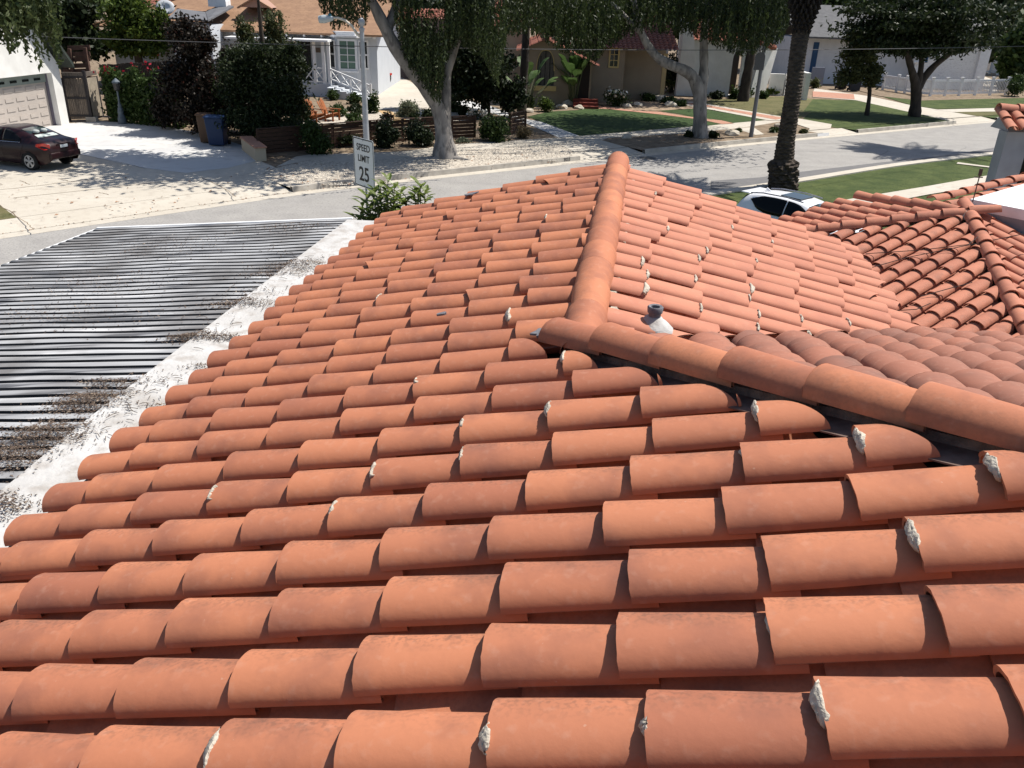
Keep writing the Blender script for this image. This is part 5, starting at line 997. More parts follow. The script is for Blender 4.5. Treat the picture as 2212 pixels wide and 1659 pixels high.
m = MB(); m.box((s_a, -.45, 0), (s_a + .115, -.28, z_a - .003), lambda p: GF(p[0], p[1], p[2])); m.build('door_jamb', mat('purple_grey', (.14, .125, .16)), gr)
# ---- timber gate, trellis, board fence beside the garage
oldw = mat('weathered_wood', (.17, .14, .115), (.10, .082, .068), 5, .9, .4, 30, stretch=(6, 6, .6)); palew = mat('pale_lath', (.42, .36, .28), (.33, .28, .22), 5, .9)
q0, q1, q2 = g(*Z1(765, 1325), .13), g(*Z1(1005, 1325), .13), g(*Z1(1125, 1300), .13); hg = at(*Z1(690, 850), q0[1])[2] - .13; hg2 = at(*Z1(940, 880), q1[1])[2] - .13
gt = empty('wooden_gate', q0, 'weathered wooden gate with dark frame between white garage and flowering hedge', 'gate')
m = MB(); n_ = 12
for k in range(n_): a_ = q0 + (q1 - q0) * (k + .05) / n_; b__ = q0 + (q1 - q0) * (k + .92) / n_; m.beam((a_ + b__) / 2 + ZZ * .15, (a_ + b__) / 2 + ZZ * (hg - .03 * (k % 2)), np.linalg.norm(b__ - a_), .03, up=unit(np.cross(q1 - q0, ZZ)))
m.build('boards', oldw, gt)
m = MB()
for zz in (.3, hg * .55, hg + .05): m.beam(q0 + ZZ * zz + np.array([.03, -.05, 0]), q1 + ZZ * zz + np.array([.03, -.05, 0]), .05, .09)
m.beam(q1, q1 + ZZ * (hg + .35), .14); m.beam(q0, q0 + ZZ * hg, .1); m.build('gate_frame', mat('dark_iron', (.03, .026, .028), rough=.6), gt)
m = MB(); m.beam(q0 + ZZ * (hg + .16), q1 + ZZ * (hg + .16), .12, .22); m.beam(q1 + ZZ * (hg2 + .3), q2 + ZZ * (hg2 + .32), .12, .2); m.build('top_rail', oldw, gt)
for k in range(8): a_ = q1 + (q2 - q1) * (k + .7) / 8.4; m = MB(); m.beam(a_ + ZZ * .2, a_ + ZZ * (hg2 + .12), .10, .04, up=unit(np.cross(q2 - q1, ZZ))); m.build('lath', palew, gt)
m = MB(); m.prism([q1 + ZZ * .1 + np.array([0, .1, 0]), q2 + ZZ * .1 + np.array([0, .1, 0]), q2 + ZZ * (hg2 + .15) + np.array([0, .1, 0]), q1 + ZZ * (hg2 + .15) + np.array([0, .1, 0])], (0, .05, 0)); m.build('backing', mat('dark_iron2', (.03, .026, .028)), gt)
tr = empty('wooden_trellis', q1 + np.array([0, 1.5, 0]), 'tall brown timber trellis frame rising behind the wooden gate', 'trellis'); TYY = q1[1] + 1.2; brw = mat('brown_wood', (.13, .075, .055), (.09, .05, .04), 5, .9)
m = MB()
for a_, b__ in ((Z1(755, 530), Z1(815, 1000)), (Z1(925, 515), Z1(990, 1000))): A, B = at(*a_, TYY), at(*b__, TYY); m.beam(A, (B[0], TYY, .1), .16)
m.build('post', brw, tr)
for ya in (515, 585, 640, 710, 770): A, B = at(*Z1(690 if ya > 550 else 740, ya + 10), TYY + .1), at(*Z1(980, ya), TYY + .1); m = MB(); m.beam(A, B, .05, .22); m.build('rail', brw, tr)
bf = empty('board_fence', g(*Z1(1400, 1100), .13), 'weathered grey board fence behind the flowering hedge', 'fence'); FY = 45.5
for k in range(44): s_ = 1075 + k * 18; a_ = at(*Z1(s_, 705 - (s_ - 1075) * .055), FY); m = MB(); m.box((a_[0], FY, .1), (a_[0] + .128, FY + .03, a_[2] + random.uniform(-.03, .03))); m.build('board', oldw, bf)
# ---- tan house with the pointed arch window
tan = mat('tan_stucco', (.33, .265, .195), (.29, .23, .17), 1, .9, .25, 40); YS = 57.3; cream = mat('cream_trim', (.62, .46, .20), rough=.7)
th = empty('tan_house', at(1200, 220, YS), 'tan stucco house with red tile roof and pointed arch window', 'house')
L0 = at(*Z4(160, 480), YS); Rr = at(*Z4(850, 560), YS); pk = at(*Z4(385, 395), YS); xL, xR = L0[0], Rr[0]; zl = L0[2]; slope = (pk[2] - zl) / (pk[0] - xL); zr_ = pk[2] - .42 * (xR - pk[0])
ax0, ax1 = at(*Z4(275, 850), YS)[0], at(*Z4(462, 850), YS)[0]; az0, az1 = at(*Z4(370, 862), YS)[2], at(*Z4(395, 500), YS)[2]; am = (ax0 + ax1) / 2; hw = (ax1 - ax0) / 2; zs = az0 + (az1 - az0) * .42
arc = [(ax0, az0), (ax1, az0), (ax1, zs)]
for k in range(1, 9): t_ = k / 8; arc.append((am + hw * math.cos(t_ * math.pi / 2) ** .75, zs + (az1 - zs) * math.sin(t_ * math.pi / 2)))
for k in range(1, 9): t_ = 1 - k / 8; arc.append((am - hw * math.cos(t_ * math.pi / 2) ** .75, zs + (az1 - zs) * math.sin(t_ * math.pi / 2)))
outer = [(xL, .1), (xR, .1), (xR, zr_), (pk[0], pk[2]), (xL, zl)]
def wall_hole(name, outer, hole, Y, depth, m_, par):
    bm = bmesh.new(); vo = [bm.verts.new((x, Y, z)) for x, z in outer]; vh = [bm.verts.new((x, Y, z)) for x, z in hole]
    es = [bm.edges.new((v[i], v[(i + 1) % len(v)])) for v in (vo, vh) for i in range(len(v))]
    bmesh.ops.triangle_fill(bm, use_beauty=True, edges=es); fs = list(bm.faces)
    for f in fs:
        c = f.calc_center_median()
    r = bmesh.ops.extrude_face_region(bm, geom=fs); bmesh.ops.translate(bm, verts=[v for v in r['geom'] if isinstance(v, bmesh.types.BMVert)], vec=(0, depth, 0)); bmesh.ops.recalc_face_normals(bm, faces=bm.faces)
    me = bpy.data.meshes.new(name); bm.to_mesh(me); bm.free(); me.materials.append(m_); return link(name, me, par)
wall_hole('wall', outer, arc, YS, .35, tan, th)
m = MB(); m.box((xL, YS + .353, .1), (xL + .3, YS + 9, zl)); m.box((xR - .3, YS + .353, .1), (xR, YS + 4, zr_)); m.build('wall', tan, th)
m = MB(); m.prism([(x, YS + .3, z) for x, z in arc], (0, .03, 0)); aw = m.build('arch_window', mat('curtained_glass', (.05, .045, .045), (.13, .12, .115), 3, .25, stretch=(9, 1, .3), spec=.5), th)
m = MB(); m.box((ax0 - .15, YS - .12, az0 - .3), (ax1 + .15, YS + .28, az0 - .003)); m.build('sill', cream, aw)
m = MB(); k_ = [(x, z) for x, z in arc[2:]]
for (xa, za), (xb, zb) in zip(k_[:-1], k_[1:]): m.beam((xa, YS + .06, za), (xb, YS + .06, zb), .06, .1)
m.build('arch_trim', cream, aw)
for k in range(1, 4): x = ax0 + (ax1 - ax0) * k / 4; m = MB(); m.box((x - .025, YS + .27, az0), (x + .025, YS + .297, zs + (az1 - zs) * (.7 if k != 2 else .98))); m.build('mullion', signb, aw)
ovh = .45
tilesheet('roof', (xL - ovh, YS + 9, zl - slope * ovh), (xL - ovh, YS - ovh, zl - slope * ovh), (pk[0], YS + 9, pk[2] + .05), th, MT['ftile'])
tilesheet('roof', (xR + ovh, YS - ovh, zr_ - .42 * ovh), (xR + ovh, YS + 9, zr_ - .42 * ovh), (pk[0], YS - ovh, pk[2] + .05), th, MT['ftile'])
m = MB(); m.tube([(pk[0], YS - .5, pk[2] + .12), (pk[0], YS + 9, pk[2] + .12)], .17, 10); m.build('ridge_caps', MT['ftile'], th)
Y2 = 60.5; a_, b__ = at(*Z4(835, 470), Y2), at(*Z4(1185, 480), Y2); zt2 = (a_[2] + b__[2]) / 2; m = MB(); m.box((xR, Y2, .1), (b__[0], Y2 + .4, zt2)); m.build('wall', tan, th)
x0, x1, z0, z1 = rect(Z4(1022, 665), Z4(1112, 490), Y2); window(th, x0, x1, z0, z1, Y2, cream, darkglass, 2, 3, .1, .05)
c2 = at(*Z4(1640, 450), Y2); m = MB(); m.box((b__[0], Y2 + 1.8, .1), (c2[0], Y2 + 2.2, zt2)); m.build('wall', tan, th)
x0, x1, z0, z1 = rect(Z4(1530, 900), Z4(1610, 540), Y2 + 1.8); m = MB(); m.box((x0, Y2 + 1.76, .1), (x1, Y2 + 1.797, z1)); m.build('garden_door', mat('lit_cream', (.5, .38, .2)), th)
tilesheet('roof', (xR - 1.5, Y2 - .6, zt2 - .05), (c2[0] + .5, Y2 - .6, zt2 - .05), (xR - 1.5, Y2 + 6.5, zt2 + 2.3), th, MT['ftile'])
m = MB(); m.box((xR - 1.5, Y2 + 6.7, .1), (c2[0] + .5, Y2 + 7, zt2 + 2.2)); m.build('wall', tan, th)
q = [at(*Z4(-150, 270), 62), at(*Z4(190, 310), 62)]; tilesheet('roof', q[0], np.array([q[1][0], 62, q[0][2]]), q[0] + np.array([0, 5, 2.0]), th, MT['ftile']); m = MB(); m.box((q[0][0] + .3, 62.5, .1), (q[1][0], 67, q[0][2] - .05)); m.build('wall', tan, th)
q = [at(*Z4(190, 190), 67), at(*Z4(345, 180), 67)]; tilesheet('roof', q[0], np.array([q[1][0], 67, q[0][2]]), q[0] + np.array([0, 3, 1.1]), th, MT['ftile'])
x0, x1, z0, z1 = rect(Z4(700, 960), Z4(832, 600), YS); m = MB(); m.box((x0, YS - .06, .1), (x1, YS - .003, z1)); m.build('door', mat('dark_gate', (.02, .015, .013)), th)
for k in range(3): m = MB(); m.box((x0 - .3, YS - 1.5 + k * .45, .1), (x1 + .6, YS - .063 if k == 2 else YS - 1.5 + (k + 1) * .45 - .003, .3 + k * .17)); m.build('step', mat('red_painted_step', (.15, .03, .02), rough=.6), th)
# pale clerestory roof behind
bh = empty('flat_roofed_building', at(1330, 50, 74), 'pale grey flat roofed building with bright white roof edge behind the tan house', 'building'); x0, x1, z0, z1 = rect(Z4(1040, 350), Z4(1640, 255), 74); m = MB(); m.box((x0, 74, .1), (x1, 80, z1)); m.build('wall', mat('pale_grey_wall', (.40, .42, .46)), bh); m = MB(); m.box((x0 - .3, 73.6, z1 + .003), (x1 + .3, 80.4, z1 + .55)); m.build('roof', MT['white'], bh); x0, x1, z0, z1 = rect(Z4(1475, 340), Z4(1535, 265), 74); window(bh, x0, x1, z0, z1, 74, MT['white'], MT['white'], 1, 1, .1)
# dark garage in the trees
dg_ = empty('brown_shed', at(880, 90, 73), 'shaded brown garage with a thin red tile edge among the trees', 'garage'); x0, x1, z0, z1 = rect(Z3(358, 420), Z3(640, 175), 73); m = MB(); m.box((x0, 73, .1), (x1 + 2, 79, z1)); m.build('wall', mat('brown_wall', (.16, .13, .12)), dg_); tilesheet('roof', (x0 - .3, 72.6, z1), (x1 + 2.2, 72.6, z1), (x0 - .3, 75, z1 + .7), dg_, MT['ftile'])
# ---- white mission style house
wh = empty('white_mission_house', at(1560, 190, 67), 'white mission style house with buttresses and dark arched porch behind the street trees', 'house'); YW = 67.0
x0, x1, z0, z1 = rect(Z5(270, 1000), Z5(900, 420), YW); zt = z1; hx0, hx1, hz0, hz1 = rect(Z5(690, 900), Z5(840, 500), YW); hm_ = (hx0 + hx1) / 2; hole = [(hx0, .25), (hx1, .25), (hx1, hz1 - .7)] + [(hm_ + (hx1 - hm_) * math.cos(k * math.pi / 8), hz1 - .7 + .7 * math.sin(k * math.pi / 8)) for k in range(1, 8)] + [(hx0, hz1 - .7)]
wall_hole('wall', [(x0, .1), (x1, .1), (x1, zt), (x0, zt)], hole, YW, .4, MT['stucco'], wh)
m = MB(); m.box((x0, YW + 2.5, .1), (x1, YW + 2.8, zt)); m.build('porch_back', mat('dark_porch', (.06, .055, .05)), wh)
tilesheet('roof', (x0 - .4, YW - .5, zt), (x1 + .4, YW - .5, zt), (x0 - .4, YW + 6, zt + 2.2), wh, MT['ftile']); m = MB(); m.box((x0, YW + 6.2, .1), (x1, YW + 6.5, zt + 2)); m.build('wall', MT['stucco'], wh)
p_ = [at(*Z5(150, 985), YW - .6), at(*Z5(345, 985), YW - .6), at(*Z5(345, 420), YW - .6), at(*Z5(300, 180), YW - .6), at(*Z5(245, 180), YW - .6), at(*Z5(215, 480), YW - .6)]; m = MB(); m.prism(p_, (0, .59, 0)); m.build('chimney', MT['stucco'], wh)
bA, bB = at(*Z5(900, 900), YW - .5), at(*Z5(1050, 920), YW + 1.2); bzt = at(*Z5(960, 440), YW - .5)[2]; m = MB()
m.prism([(bA[0], bA[1], .1), (bB[0], bB[1], .1), (bB[0] + .55, bB[1] + .2, bzt - .35), (bA[0] + .5, bA[1], bzt)], (-.4, .9, 0)); m.build('buttress', MT['stucco'], wh)
c0, c1 = at(*Z5(1000, 425), YW - .4), at(*Z5(1150, 480), YW + .8); m = MB(); m.tube([c0, c1], .2, 10); m.build('coping_tiles', MT['ftile'], wh)
lw = empty('garden_wall', at(*Z5(1200, 830), 69), 'low white garden wall and gate pillar beside the white mission house', 'wall'); m = MB(); x0, x1, z0, z1 = rect(Z5(1090, 900), Z5(1260, 745), 69); m.box((x0, 69, .1), (x1, 69.3, z1)); m.build('wall', MT['stucco'], lw)
a_, b__ = at(*Z5(1255, 870), 69), at(*Z5(1345, 870), 71.5); m = MB(); m.prism([(a_[0] + .003, 69, .1), (b__[0], 71.5, .1), (b__[0], 71.5, z1 + .05), (a_[0] + .003, 69, z1)], (0, .3, 0)); m.build('wall', MT['stucco'], lw)
x0, x1, z0, z1 = rect(Z5(1435, 955), Z5(1520, 735), 66); m = MB(); m.box((x0, 66, .1), (x1, 67.6, z1)); m.build('pillar', MT['stucco'], lw)
# ---- house with the blue door
bd = empty('blue_door_house', at(1790, 110, 84), 'white clapboard house with blue door and shutters half hidden by trees at the right', 'house'); YB = 82.0
clap = shingle('white_clapboard', (.84, .84, .84), (.80, .80, .80), .2)
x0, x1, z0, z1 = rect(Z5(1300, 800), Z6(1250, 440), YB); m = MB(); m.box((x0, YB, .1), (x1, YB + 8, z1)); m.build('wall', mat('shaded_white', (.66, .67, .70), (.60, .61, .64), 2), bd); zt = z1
gx1 = at(*Z6(1720, 640), YB - 1)[0]; gz = at(*Z6(1500, 430), YB - 1)[2]; m = MB(); m.box((at(*Z6(1080, 640), YB - 1)[0], YB - 1, .1), (gx1, YB + 8.2, gz)); m.build('wall', clap, bd)
m = MB(); m.box((gx1 + .003, YB - 1.3, .1), (gx1 + .9, YB - .9, gz + .4)); m.build('pilaster', MT['white'], bd)
m = MB(); m.prism([(x0 - .5, YB - 1.5, zt), (gx1 + .8, YB - 1.5, zt), (gx1 + .8, YB + 4, zt + 2.6), (x0 - .5, YB + 4, zt + 2.6)], (0, 0, .15)); m.prism([(x0 - .5, YB + 4.003, zt + 2.6), (gx1 + .8, YB + 4.003, zt + 2.6), (gx1 + .8, YB + 9.5, zt), (x0 - .5, YB + 9.5, zt)], (0, 0, .15)); m.build('roof', mat('grey_shingle', (.12, .12, .125), (.09, .09, .095), 3), bd)
bluep = mat('blue_paint', (.025, .075, .17), (.02, .06, .14), 3, .6)
for (u0, u1) in ((Z5(1515, 600), Z5(1600, 425)),): x0_, x1_, z0_, z1_ = rect(u0, u1, YB); m = MB(); m.box((x0_, YB - .06, .2), (x1_, YB - .003, z1_)); m.build('door', bluep, bd)
for (u0, u1) in ((Z6(1020, 640), Z6(1058, 500)), (Z6(1172, 655), Z6(1222, 545))): x0_, x1_, z0_, z1_ = rect(u0, u1, YB - 1); m = MB(); m.box((x0_, YB - 1.06, z0_), (x1_, YB - 1.003, z1_)); m.build('shutter', bluep, bd)
x0_, x1_, z0_, z1_ = rect(Z6(1075, 630), Z6(1160, 510), YB - 1); window(bd, x0_, x1_, z0_, z1_, YB - 1, MT['white'], darkglass, 2, 2, .1, .05, MT['white'])
x0_, x1_, z0_, z1_ = rect(Z5(1480, 1000), Z5(1660, 680), YB - 3); m = MB(); m.box((x0_, YB - 3, .1), (x1_, YB - 2.8, z1_)); m.build('porch_wall', mat('blue_grey_wall', (.22, .24, .29)), bd)
# white picket fences
def picket(name, label, pts, hgt, nper=10):
    r = empty(name, (*pts[0][:2], .13), label, 'fence', 'white fences')
    for a_, b__ in zip(pts[:-1], pts[1:]):
        d = (b__ - a_); m = MB()
        m.beam(a_ + ZZ * .25, b__ + ZZ * .25, .06, .16); m.beam(a_ + ZZ * (hgt - .12), b__ + ZZ * (hgt - .12), .08, .16)
        for k in range(1, nper): m.beam(a_ + d * k / nper + ZZ * .33, a_ + d * k / nper + ZZ * (hgt - .2), .07, .05)
        m.build('picket_panel', MT['white'], r)
    for a_ in pts: m = MB(); m.box(a_ + np.array([-.09, -.09, 0]), a_ + np.array([.09, .09, hgt + .08])); m.box(a_ + np.array([-.13, -.13, hgt + .083]), a_ + np.array([.13, .13, hgt + .16])); m.build('post', MT['white'], r)
fp = [g(*Z6(x, y), .13) for x, y in ((730, 945), (870, 968), (960, 980), (1075, 1000))]; picket('white_fence', 'shaded left run of the white picket fence behind the small street tree', fp, 1.3)
fp = [g(*Z6(x, y), .13) for x, y in ((1100, 1003), (1225, 1012), (1375, 1010), (1525, 1008), (1690, 1003), (1850, 1000), (2015, 996))]; picket('white_fence', 'sunlit right run of the white picket fence along the front lawn', fp, 1.35)
fp = [g(*Z6(x, y), .13) for x, y in ((1745, 770), (1850, 775), (1930, 785), (2000, 790), (2090, 795))]; picket('white_fence', 'farthest white fence beside the white garage at the top right', fp, 1.6)
mb_ = g(*Z6(1340, 815), .13); r = empty('mailbox', mb_, 'dark mailbox on a thin post before the white garage', 'mailbox'); mz = at(*Z6(1375, 685), mb_[1])[2]; m = MB(); m.beam(mb_, (mb_[0], mb_[1], mz), .12); m.build('post', signb, r); m = MB(); m.prism([(mb_[0] - .3, mb_[1] - .3, mz), (mb_[0] + .4, mb_[1] - .3, mz), (mb_[0] + .4, mb_[1] - .3, mz + .35), (mb_[0] + .2, mb_[1] - .3, mz + .55), (mb_[0] - .1, mb_[1] - .3, mz + .55), (mb_[0] - .3, mb_[1] - .3, mz + .35)], (0, .8, 0)); m.build('box', signb, r)
# ================================================================== vegetation
def quadmesh(name, V, m_, parent=None, per=4):
    V = np.asarray(V, np.float32).reshape(-1, 3); n_ = len(V) // per; me = bpy.data.meshes.new(name)
    me.vertices.add(len(V)); me.vertices.foreach_set('co', V.ravel()); me.loops.add(n_ * per); me.loops.foreach_set('vertex_index', np.arange(n_ * per, dtype=np.int32))
    me.polygons.add(n_); me.polygons.foreach_set('loop_start', np.arange(0, n_ * per, per, dtype=np.int32)); me.polygons.foreach_set('loop_total', np.full(n_, per, np.int32)); me.update(calc_edges=True)
    me.materials.append(m_); return link(name, me, parent)
def leafV(C, l, w, d=None, spread=1.0):
    n_ = len(C); r = rng.normal(size=(n_, 3)); 
    if d is not None: r = d + r * spread
    r /= np.linalg.norm(r, axis=1)[:, None] + 1e-9; k = rng.normal(size=(n_, 3)); s_ = np.cross(r, k); s_ /= np.linalg.norm(s_, axis=1)[:, None] + 1e-9
    L_ = (l * rng.uniform(.65, 1.3, n_))[:, None]; W_ = (w * rng.uniform(.7, 1.25, n_))[:, None]
    return np.stack([C - r * L_ / 2, C + s_ * W_ / 2 - r * L_ * .05, C + r * L_ / 2, C - s_ * W_ / 2 - r * L_ * .05], 1)
def blobC(c, rad, n_, clumps=26, spread=.34, shell=.55):
    """leaf positions: clumps scattered through an ellipsoid, denser towards the outside"""
    c = np.asarray(c, float); rad = np.asarray(rad, float); d = rng.normal(size=(clumps, 3)); d /= np.linalg.norm(d, axis=1)[:, None]
    cc = d * (rng.uniform(0, 1, clumps)[:, None] ** .45 * (1 - .12) * rng.uniform(shell, 1, clumps)[:, None])
    wt = rng.uniform(.4, 1.6, clumps); ix = rng.choice(clumps, n_, p=wt / wt.sum()); sp = rng.uniform(.5, 1.3, clumps) * spread
    q = cc[ix] + rng.normal(size=(n_, 3)) * sp[ix][:, None] * .62
    return c + q * rad
def pxb(cx, cy, rx, ry, Y, n_, rd=None, **k):
    c = at(cx, cy, Y); sc = (ray(cx, cy) @ _F) * Y / ray(cx, cy)[1] / FPX; c = c + np.array([0, 0, 0]); return blobC(c, (rx * sc, (rd or rx) * sc, ry * sc), n_, **k)
dark = leafmat('dark_foliage', (.013, .022, .008), (.032, .047, .014), .22)
darker = leafmat('shade_foliage', (.012, .020, .008), (.026, .040, .013), .2)
mid = leafmat('green_foliage', (.024, .045, .011), (.056, .088, .023), .3)
bright = leafmat('bright_foliage', (.040, .072, .012), (.10, .14, .024), .35)
olive = leafmat('olive_foliage', (.045, .055, .018), (.095, .105, .04), .35)
silver = leafmat('silver_foliage', (.12, .14, .085), (.22, .24, .16), .3)
maroonl = leafmat('maroon_foliage', (.013, .011, .008), (.030, .021, .013), .2, c3=(.075, .022, .014))
dryl = leafmat('dry_foliage', (.13, .095, .05), (.22, .17, .09), .3)
weep = leafmat('weeping_foliage', (.012, .022, .007), (.046, .064, .017), .3)
paleb = mat('pale_bark', (.34, .315, .29), (.18, .165, .155), 3.2, .95, .6, 25, stretch=(1, 1, .35), c3=(.11, .10, .095), s3=7)
darkb = mat('dark_bark', (.07, .055, .045), (.035, .028, .024), 4, .95, .7, 25, stretch=(1, 1, .4))
redf = leafmat('red_flower', (.30, .012, .03), (.42, .03, .05), .3); whitef = leafmat('white_flower', (.72, .70, .62), (.80, .80, .76), .3)
def trunk(m, pts, radii, n=12):
    P = np.array(pts, float); s_ = np.r_[0, np.cumsum(np.linalg.norm(np.diff(P, axis=0), axis=1))]; q = np.linspace(0, s_[-1], max(8, int(s_[-1] / .35)))
    X = np.stack([np.interp(q, s_, P[:, k]) for k in range(3)], 1)
    for _ in range(3): X[1:-1] = (X[:-2] + 2 * X[1:-1] + X[2:]) / 4
    R_ = np.interp(q, s_, radii) * (1 + .06 * np.sin(q * 5.1) + rng.normal(0, .025, len(q))); m.tube(list(X), list(R_), n)
def tree(name, label, base, tr, crown, bark, lm, group=None, l=.3, w=.16, d=None, spread=1.0, cat='tree', shade_canopy=None):
    r = empty(name, base, label, cat, group)
    if tr:
        m = MB()
        for pts, rad in tr: trunk(m, pts, rad)
        m.build('trunk', bark, r, smooth=60)
    quadmesh('crown', leafV(np.concatenate(crown), l, w, d, spread), lm, r)
    if shade_canopy: quadmesh('shade_canopy', leafV(np.concatenate(shade_canopy), .36, .17), lm, r)  # out-of-view leaves, larger and added to throw the tree's ground shadow
    return r
def shrub(name, label, blobs, lm, l=.14, w=.08, group=None, base=None, cat='shrub', flowers=None, up=None):
    """blobs: (cx, cy, rx, ry, n) in the survey view, standing at the ground point below"""
    C = []; by = base or (blobs[0][0], blobs[0][1] + blobs[0][3])
    P = g(*by, .13); Y = P[1]
    for cx, cy, rx, ry, n_ in blobs: C.append(pxb(cx, cy, rx, ry, Y + .2, n_, clumps=18, spread=.38))
    C = np.concatenate(C); C[:, 2] = np.maximum(C[:, 2], .16)
    o = quadmesh(name, leafV(C, l, w, up, .8 if up is not None else 1), lm); tag(o, label, cat, group)
    if flowers: k = rng.choice(len(C), flowers[1]); F = C[k] + np.array([0, -.15, .12]) + rng.normal(0, .05, (len(k), 3)); quadmesh('flowers', leafV(F, flowers[2], flowers[2] * .9), flowers[0], o)['kind'] = 'stuff'
    return o
def strands(xs, Y0, dY, prof, n_, topz, lmin=.3, l=.13, w=.045, gap=.07, seg=1.0):
    px, py = zip(*prof); C = []; D = []
    for _ in range(n_):
        x = random.uniform(*xs); yb = np.interp(x, px, py) * 1.0 - abs(random.gauss(0, 1)) * 26 * seg; Y = Y0 + random.gauss(0, dY); b = at(x, yb, Y); zt = topz + random.uniform(-1, 1.5)
        L_ = min(max(lmin, random.uniform(.6, 3.2)), max(.4, zt - b[2])); k = int(L_ / gap); t_ = np.linspace(0, 1, k)[:, None]
        dx = rng.normal(0, .14, 2); p = b + ZZ * L_ * t_ + np.concatenate([np.array([dx]) * t_ ** 2 * 1.5, np.zeros((k, 1))], 1) + rng.normal(0, .028, (k, 3)); C.append(p)
    return np.concatenate(C)
hang = np.array([0, 0, -1.0])
# ---- weeping pale-barked street tree in front of the slat fence
Y1 = 36.6
def tp(L_, Y): return [at(x, y, Y + dy) for x, y, dy in L_]
t1 = [(tp([(961, 343, 0), (960, 300, 0), (957, 255, 0), (946, 230, -.1), (928, 200, -.3), (905, 172, -.5), (884, 148, -.7), (866, 125, -.9), (848, 95, -1), (836, 70, -1), (820, 35, -1.1), (803, 0, -1.2), (780, -40, -1.4)], Y1), [.56, .38, .32, .31, .29, .28, .27, .26, .25, .24, .22, .19, .15]),
      (tp([(960, 275, .05), (964, 235, .1), (965, 200, .2), (962, 165, .4), (968, 135, .6), (980, 108, .8), (990, 80, 1), (1008, 40, 1.2), (1020, 0, 1.4)], Y1), [.27, .24, .2, .18, .2, .19, .17, .14, .11]),
      (tp([(836, 70, -1), (850, 20, -.5), (880, -30, 0)], Y1), [.2, .16, .12]),
      (tp([(945, 345, -.3), (925, 349, -.6)], Y1), [.2, .08]), (tp([(975, 345, -.2), (1000, 346, -.4), (1015, 347, -.5)], Y1), [.2, .12, .05])]
prof1 = [(690, 25), (720, 64), (790, 58), (806, 10), (845, 10), (862, 100), (890, 160), (925, 205), (950, 228), (963, 140), (990, 95), (1040, 120), (1075, 190), (1092, 90)]
c1 = [strands((690, 1092), Y1, 2.2, prof1, 620, 9.5), strands((872, 960), Y1 - 1, .5, prof1, 130, 7.0, seg=.7), strands((960, 1092), Y1 + 1, 1.5, prof1, 330, 9.0)]
k1 = [blobC((-7.6, 34.7, 9.9), (5.8, 4.4, 1.1), 12000, clumps=74, spread=.23), blobC((-2.2, 37.2, 9.7), (4.0, 3.0, 1.3), 5000, clumps=30), blobC((-6.2, 38.7, 9.6), (4.0, 2.6, 1.1), 5500, clumps=40, spread=.22), blobC((-11.2, 36.3, 9.8), (3.0, 2.6, 1.0), 2600, clumps=30, spread=.2)]
tree('weeping_tree', 'large leaning pale barked tree with weeping foliage in front of the slat fence', g(961, 341, .13), t1, c1, paleb, weep, 'weeping street trees', .17, .06, hang, .55, shade_canopy=k1)
# ---- its twin further right
Y2_ = 45.1
t2_ = [(tp([(1512, 299, 0), (1512, 265, 0), (1513, 220, 0), (1508, 190, 0), (1503, 168, 0), (1490, 156, -.3), (1465, 146, -.6), (1440, 138, -.8), (1420, 128, -.9), (1406, 110, -1), (1394, 92, -1), (1384, 70, -1), (1376, 45, -1.1), (1372, 15, -1.2), (1365, -30, -1.3)], Y2_), [.48, .36, .33, .32, .31, .27, .25, .24, .22, .2, .19, .17, .15, .13, .1]),
       (tp([(1514, 230, .1), (1518, 190, .2), (1521, 150, .3), (1522, 120, .4), (1518, 90, .4), (1524, 50, .5), (1530, 0, .6), (1535, -40, .8)], Y2_), [.27, .25, .24, .22, .2, .19, .17, .13]),
       (tp([(1384, 70, -1), (1350, 35, -1), (1320, 5, -1)], Y2_), [.14, .11, .08])]
prof2 = [(1085, 80), (1150, 72), (1200, 108), (1250, 125), (1285, 142), (1305, 112), (1350, 84), (1400, 70), (1460, 76), (1500, 80), (1560, 108), (1600, 122), (1640, 115), (1690, 92), (1704, 50)]
c2_ = [strands((1085, 1704), Y2_, 2.4, prof2, 1500, 11), pxb(1400, 20, 240, 25, Y2_ + 1, 5000, rd=90, clumps=40), pxb(1250, 40, 120, 40, Y2_ + 2, 4000, rd=70), pxb(1600, 40, 90, 40, Y2_ + 1, 4000, rd=70)]
tree('weeping_tree', 'forked pale barked tree with weeping foliage on the kerb before the tan house', g(1512, 297, .13), t2_, c2_, paleb, weep, 'weeping street trees', .19, .07, hang, .55, shade_canopy=[blobC((12.3, 43.6, 10.6), (5.4, 3.7, 1.2), 9000, clumps=50), blobC((11.0, 51.8, 11), (6.2, 5, 1.3), 9500, clumps=50)])
